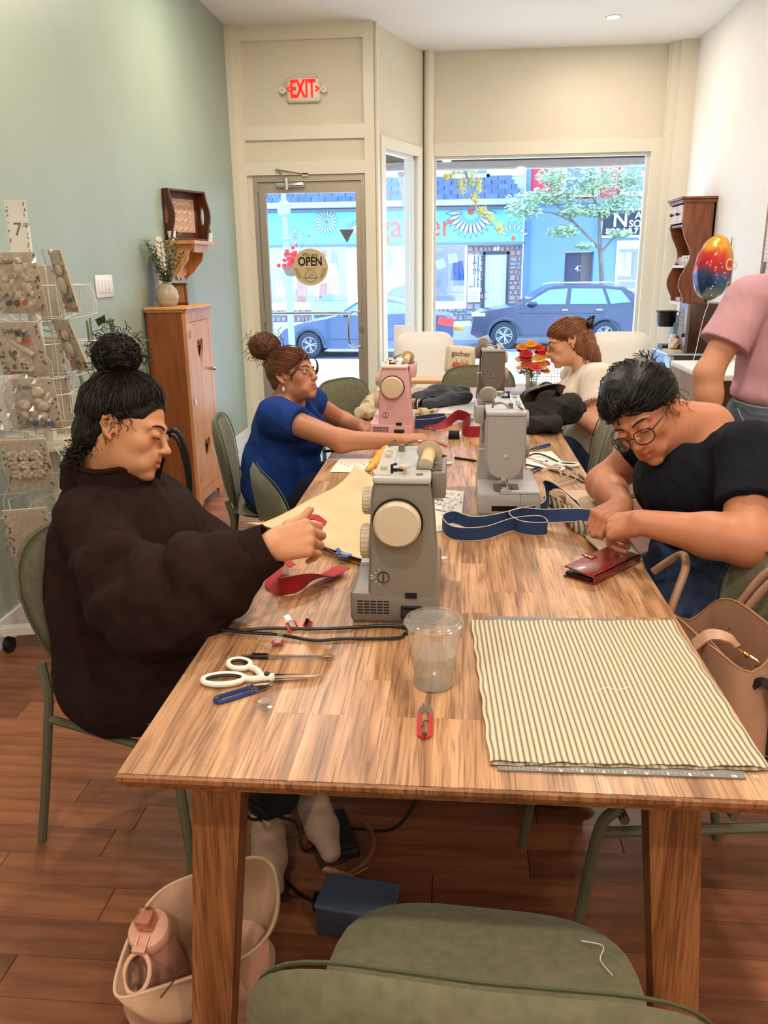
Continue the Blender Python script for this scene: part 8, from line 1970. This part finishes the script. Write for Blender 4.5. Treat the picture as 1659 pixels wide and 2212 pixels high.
for k in range(30): a = 2*pi*k/30; q.ball(e_+F.to_3x3() @ V((.0, .088*cos(a), .088*sin(a))), .007, 6)
q.build('scalloped_hem', mat('blouse_white'), P3)
s = Sdf(); s.ell((.71, 4.12, .50), (.17, .20, .09), .05); s.chain([(.70, 4.03, .53), (.34, 4.0, .56), (.34, 4.0, .08)], [.10, .078, .06], .04); s.chain([(.70, 4.21, .53), (.34, 4.22, .56), (.34, 4.22, .08)], [.10, .078, .06], .04); m_den = mat('denim_dark', '2A3C5C', '22324E', rough=.9, scale=25, bump=.5, bscale=500); s.build('jeans', m_den, P3, .008)
for y in (4.0, 4.22): MB().ball((.29, y, .04), (.12, .045, .04), 14).build('shoe', m_black, P3)
hs = Sdf(); hs.M = TH
for c, r_ in (((0, -.018, .042), (.086, .106, .088)), ((0, -.055, -.01), (.082, .075, .09)), ((0, -.085, -.085), (.075, .050, .09)), ((0, -.06, -.03), (.085, .06, .10)), ((0, -.10, -.02), (.06, .045, .05)), ((-.02, -.10, -.11), (.07, .045, .07)), ((-.01, -.085, -.15), (.055, .035, .05))): hs.ell(c, r_, .03)
for c, r_, k in (((0, .11, -.045), (.072, .062, .11), .012), ((-.09, .022, -.045), (.035, .036, .045), .010), ((.09, .022, -.045), (.035, .036, .045), .010)): hs.ell(c, r_, k, 's')
hs.M = None; hs.disp = folds(23, .008, 110, n=6); hs.build('hair', m_h3, P3, .004)
hl = [(0, .088, .062), (-.045, .072, .052), (-.07, .045, .03), (-.078, .02, .015), (-.082, -.01, .0)]
strands(TH, P3, m_h3, hl, (-.03, -.11, .055), 300, 12, r=.0015, lift=.006)
mb = MB(); r = random.Random(7)
for k in range(260):
    x = r.uniform(-1, 1); a = V((x*.085, -.04-r.uniform(0, .07)*(1-abs(x)*.6), r.uniform(0, .05))); b_ = a+V((x*.004-.004, -.02, -.07)); c_ = a+V((x*.0+r.gauss(0, .008), -.015+r.gauss(0, .012), -.15-r.uniform(0, .03))); mb.tube(bez([TH @ p for p in (a, b_, c_)], 4), .0016, n=4)
mb.build('long_strands', m_h3, P3)['kind'] = 'stuff'
cp = TH @ V((-.05, -.125, .055)); clp = MB()
for k in range(5): clp.ball(cp+V((r.uniform(-.012, .012), -.02+.01*k, r.uniform(-.012, .018))), (.015, .012, .022), 8, RY(k))
clp.tube([cp+V((-.01, 0, -.03)), cp+V((.012, 0, .0)), cp+V((.02, 0, .035))], .008, n=8); clp.build('hair_clip', m_black, P3)
glasses(TH, P3, mat('frame_tortoise', '5A3424', rough=.3), y=.108)
MB().ball(TH @ V((-.082, -.008, -.042)), .0045, 10).build('earring', mat('pearl'), P3)

# ================= 4: black top, sewing by hand at the right
P4 = person('seated person in a black top and dark glasses, head bowed over a blue strap')
ear = A_(1452, 872, 2.06); TH = head_frame((-.46, -.62, .60), (-.60, .74, .26), ear, -1, 1.0); hc = TH.translation
s = Sdf(); face(s, TH, 1.0); nb = V((.665, 2.14, 1.035)); s.cap(TH @ V((0, -.035, -.05)), nb+V((-.01, 0, .005)), .056, .064, .04); s.cap(TH @ V((0, .0, -.07)), V((.60, 2.13, 1.0)), .045, .055, .04)
shL, elL, wrL = V((.705, 1.975, 1.01)), V((.668, 1.80, .842)), A_(1385, 1128, 1.86); shR, elR, wrR = V((.60, 2.34, .995)), V((.445, 2.38, .825)), A_(1345, 1092, 2.10)
s.ell((.645, 2.14, .90), (.10, .15, .10), .05); s.ell((.66, 2.12, .78), (.095, .13, .14), .06); s.ell((.67, 2.10, .56), (.11, .14, .11), .06)
for a in (shL, shR): s.cap(nb+V((0, 0, -.035)), a+V((0, 0, -.012)), .048, .048, .04)
s.chain([shL+V((0, 0, -.01)), elL], [.060, .054], .03); s.chain([elL, elL+(wrL-elL)*.35, wrL], [.054, .050, .030], .025); s.chain([shR, elR], [.058, .050], .03); s.chain([elR, elR+(wrR-elR)*.4, wrR], [.050, .044, .029], .025)
fL = (A_(1308, 1140, 1.93)-wrL).normalized()
tL, kL, frL = hand(s, wrL, fL, img((-.15, .62, .76)), 1, [(42, 62, 35), (50, 70, 35), (52, 72, 35), (48, 66, 30)], [(.62, .5, -.55), (.85, .1, -.5), (.9, -.15, -.35)], 1.02, k=.004)
fR = (A_(1293, 1118, 2.05)-wrR).normalized()
hand(s, wrR, fR, img((-.35, .75, .55)), -1, [(45, 60, 30), (52, 68, 30), (55, 68, 30), (52, 60, 30)], [(.7, .45, -.5), (.9, .1, -.4), (.9, -.1, -.3)], 1.0)
s.chain([(.68, 2.02, .52), (.33, 1.98, .54), (.34, 1.98, .05)], [.08, .06, .04], .03); s.chain([(.68, 2.2, .52), (.33, 2.22, .54), (.34, 2.22, .05)], [.08, .06, .04], .03)
sk4 = skinmat('skin_four', 'C07E5C')
s.build('body', sk4, P4, boxes=[hb_(hc+V((0, 0, -.01)), .148, .0023), (vn((.27, 1.78, .74)), vn((.43, 2.20, .97)), .0021)], color=face_tint(TH, (.74, .44, .42)))
brow_eyes(TH, P4, '1A1210')
s = Sdf(); s.ell((.645, 2.14, .93), (.138, .19, .115), .05); s.ell((.585, 2.13, .885), (.105, .165, .085), .06); s.ell((.655, 2.12, .79), (.125, .165, .10), .06)
for a in (shL, shR): s.cap(nb+V((.025, 0, -.035)), a+V((0, 0, .004)), .060, .070, .04)
s.cap(shL, shL+(elL-shL)*.62, .076, .078, .03, cut=1); s.cap(shR, shR+(elR-shR)*.55, .072, .074, .03, cut=1)
s.cap(nb+V((.005, 0, .08)), nb+V((-.05, -.01, .015)), .060, .066, .014, 's'); s.cap(nb+V((-.06, -.03, .02)), nb+V((-.13, .0, -.05)), .066, .03, .014, 's')
s.half((0, 0, .715), (0, 0, -1), .01); s.disp = folds(55, .006, 40, (1, 1, 1), 4)
s.build('black_top', mat('top_black', '121520', '0F111A', rough=.9, spec=.2, scale=10, bump=.3, bscale=700), P4, .0055)
s = Sdf(); s.ell((.66, 2.11, .72), (.118, .16, .06), .04); s.ell((.665, 2.11, .64), (.135, .175, .12), .06); s.ell((.68, 2.11, .55), (.17, .20, .13), .06); s.chain([(.68, 2.0, .54), (.44, 1.97, .56), (.36, 1.97, .50)], [.12, .10, .08], .05); s.chain([(.68, 2.2, .54), (.40, 2.22, .56)], [.12, .09], .05); s.half((0, 0, .775), (0, 0, 1), .01); s.disp = folds(66, .009, 36, (1, 1, .3), 5); sk_ = s.build('denim_skirt', m_den, P4, .006)
q = MB()
for k in range(26): a = -1.9+k*.055; q.tube([(.66+.121*sin(a+1.2)*1.0+.003, 2.11+.163*-cos(a+1.2), z_) for z_ in (.762, .73, .70)], .0022, n=4)
q.build('gathered_waist', m_den, sk_)['kind'] = 'stuff'
for y in (1.98, 2.22): MB().ball((.29, y, .04), (.12, .045, .04), 14).build('shoe', m_black, P4)
hs = Sdf(); hs.M = TH
for c, r_ in (((0, -.016, .048), (.085, .106, .086)), ((0, -.055, .005), (.078, .072, .085)), ((0, -.085, -.02), (.05, .05, .05))): hs.ell(c, r_, .03)
for c, r_, k in (((0, .10, -.045), (.078, .058, .105), .012), ((.085, .022, -.05), (.04, .045, .045), .010), ((-.085, .022, -.05), (.04, .045, .045), .010)): hs.ell(c, r_, k, 's')
hs.M = None; hs.disp = folds(29, .003, 120, n=6); hs.build('hair', m_h4, P4, .003)
hl = [(.04, .074, .055), (.0, .088, .062), (-.045, .070, .055), (-.07, .042, .035), (-.078, .012, .018), (-.082, -.02, .008), (-.07, -.06, -.04), (-.04, -.09, -.06)]
strands(TH, P4, m_h4, hl, (0, -.125, .03), 800, 14, r=.0012, lift=.006, rad_=(.0915, .1125, .0965))
curls(P4, m_h4, [TH @ V(p) for p in hl[4:]]+[TH @ V((-.06, -.08, -.07))], 60, 15, R=.004, L=.045, r=.0007)
bc_ = TH @ V((0, -.125, .04)); bun(P4, m_h4, bc_, (.028, .03, .028), 9, nst=50, amp=.006); curls(P4, m_h4, [bc_+V((0, 0, .02))], 40, 4, R=.006, L=.045, r=.0011, down=(-.3, 0, 1))
clp = MB().tube(bez([TH @ V((-.04, -.12, -.005)), TH @ V((0, -.145, .02)), TH @ V((.04, -.12, .03))], 5), .008, n=8).build('hair_clip', m_black, P4)
glasses(TH, P4, mat('frame_black_gold', '1C1512', rough=.25), .024, .020, .116, -.010)

# ================= 5: standing, pink T-shirt, cut by the frame
P5 = person('standing person in a pink T-shirt and grey blue jeans beside the white desk')
TH = head_frame((-.55, 0, .5), (0, 1, 0), (1.30, 3.22, 1.60), -1, 1.0); TH.translation = V((1.385, 3.32, 1.60)); hc = TH.translation
s = Sdf(); face(s, TH, 1.0); nb = V((1.385, 3.36, 1.42)); s.cap(TH @ V((0, -.02, -.06)), nb, .052, .06, .03)
shL, elL, wrL = V((1.195, 3.30, 1.315)), V((1.055, 3.24, 1.04)), V((1.08, 3.20, .79)); shR, elR, wrR = V((1.56, 3.42, 1.315)), V((1.63, 3.45, 1.04)), V((1.60, 3.38, .80))
s.ell((1.38, 3.36, 1.20), (.15, .09, .14), .06); s.ell((1.37, 3.35, 1.0), (.13, .09, .18), .08); s.ell((1.37, 3.35, .86), (.13, .09, .12), .06)
for a in (shL, shR): s.cap(nb+V((0, 0, -.03)), a, .055, .052, .045)
s.chain([shL, elL], [.060, .050], .03); s.chain([elL, elL+(wrL-elL)*.3, wrL], [.050, .048, .03], .03); s.chain([shR, elR, wrR], [.056, .046, .03], .03)
for wr_, sd_ in ((wrL, -1), (wrR, 1)): hand(s, wr_, V((.0, -.1, -1)), (-sd_*-1*.0+(-1 if sd_ < 0 else 1), 0, 0), sd_*-1, [(15, 25, 15), (18, 28, 15), (20, 30, 15), (22, 32, 15)], [(.8, .45, -.3), (.95, .1, -.2), (.95, 0, -.2)], 1.0)
for x in (1.29, 1.46): s.chain([(x, 3.35, .86), (x, 3.33, .48), (x, 3.37, .08)], [.085, .06, .042], .03)
s.build('body', skinmat('skin_five', 'CC8E6C'), P5, boxes=[hb_(hc, .15, .005), (vn((1.0, 3.1, .58)), vn((1.16, 3.3, .82)), .004)], color=face_tint(TH))
s = Sdf(); s.ell((1.38, 3.36, 1.22), (.195, .135, .19), .06); s.ell((1.375, 3.355, 1.04), (.180, .14, .16), .08); s.ell((1.37, 3.35, .95), (.185, .145, .08), .05)
for a in (shL, shR): s.cap(nb+V((0, 0, -.045)), a, .062, .078, .04)
s.cap(shL, shL+(elL-shL)*.62, .086, .096, .03, cut=1); s.cap(shR, shR+(elR-shR)*.6, .082, .09, .03, cut=1); s.cap(nb+V((0, -.02, .06)), nb+V((0, -.03, .01)), .07, .06, .01, 's')
s.half((1.38, 3.35, .895), (-.2, .1, -1), .01); s.disp = folds(77, .009, 26, (1, 1, 1), 5); s.build('pink_shirt', mat('shirt_pink', 'CB9CA4', 'C2939C', rough=.9, scale=8, bump=.25, bscale=500), P5, .0065)
s = Sdf(); s.ell((1.375, 3.35, .86), (.185, .145, .13), .05)
for x in (1.285, 1.47): s.chain([(x, 3.35, .85), (x, 3.33, .48), (x, 3.37, .07)], [.112, .085, .075], .04)
s.half((1.37, 3.35, .955), (.1, 0, 1), .01); s.disp = folds(88, .007, 30, (1, 1, .5), 5); m_dj = mat('denim_grey', '5C6672', '4E5864', rough=.9, scale=14, bump=.5, bscale=450); jn = s.build('jeans', m_dj, P5, .007)
MB().tube(bez([(1.19, 3.27, .90), (1.205, 3.225, .86), (1.26, 3.20, .845), (1.32, 3.195, .86)], 5), .0025, n=5).tube(bez([(1.185, 3.30, .925), (1.24, 3.222, .915), (1.33, 3.200, .91)], 5), .003, n=5).build('pocket_seam', mat('denim_seam', '8A929C', rough=.9), jn)
for x in (1.285, 1.47): MB().ball((x, 3.30, .045), (.05, .14, .045), 14).build('shoe', m_base, P5)
hs = Sdf(); hs.M = TH
for c, r_ in (((0, -.018, .045), (.084, .105, .088)), ((0, -.055, .0), (.078, .07, .085))): hs.ell(c, r_, .03)
hs.ell((0, .105, -.045), (.075, .062, .105), .012, 's'); hs.M = None; hs.build('hair', m_h4, P5, .006)

P5.location = (-.085, 0, 0)
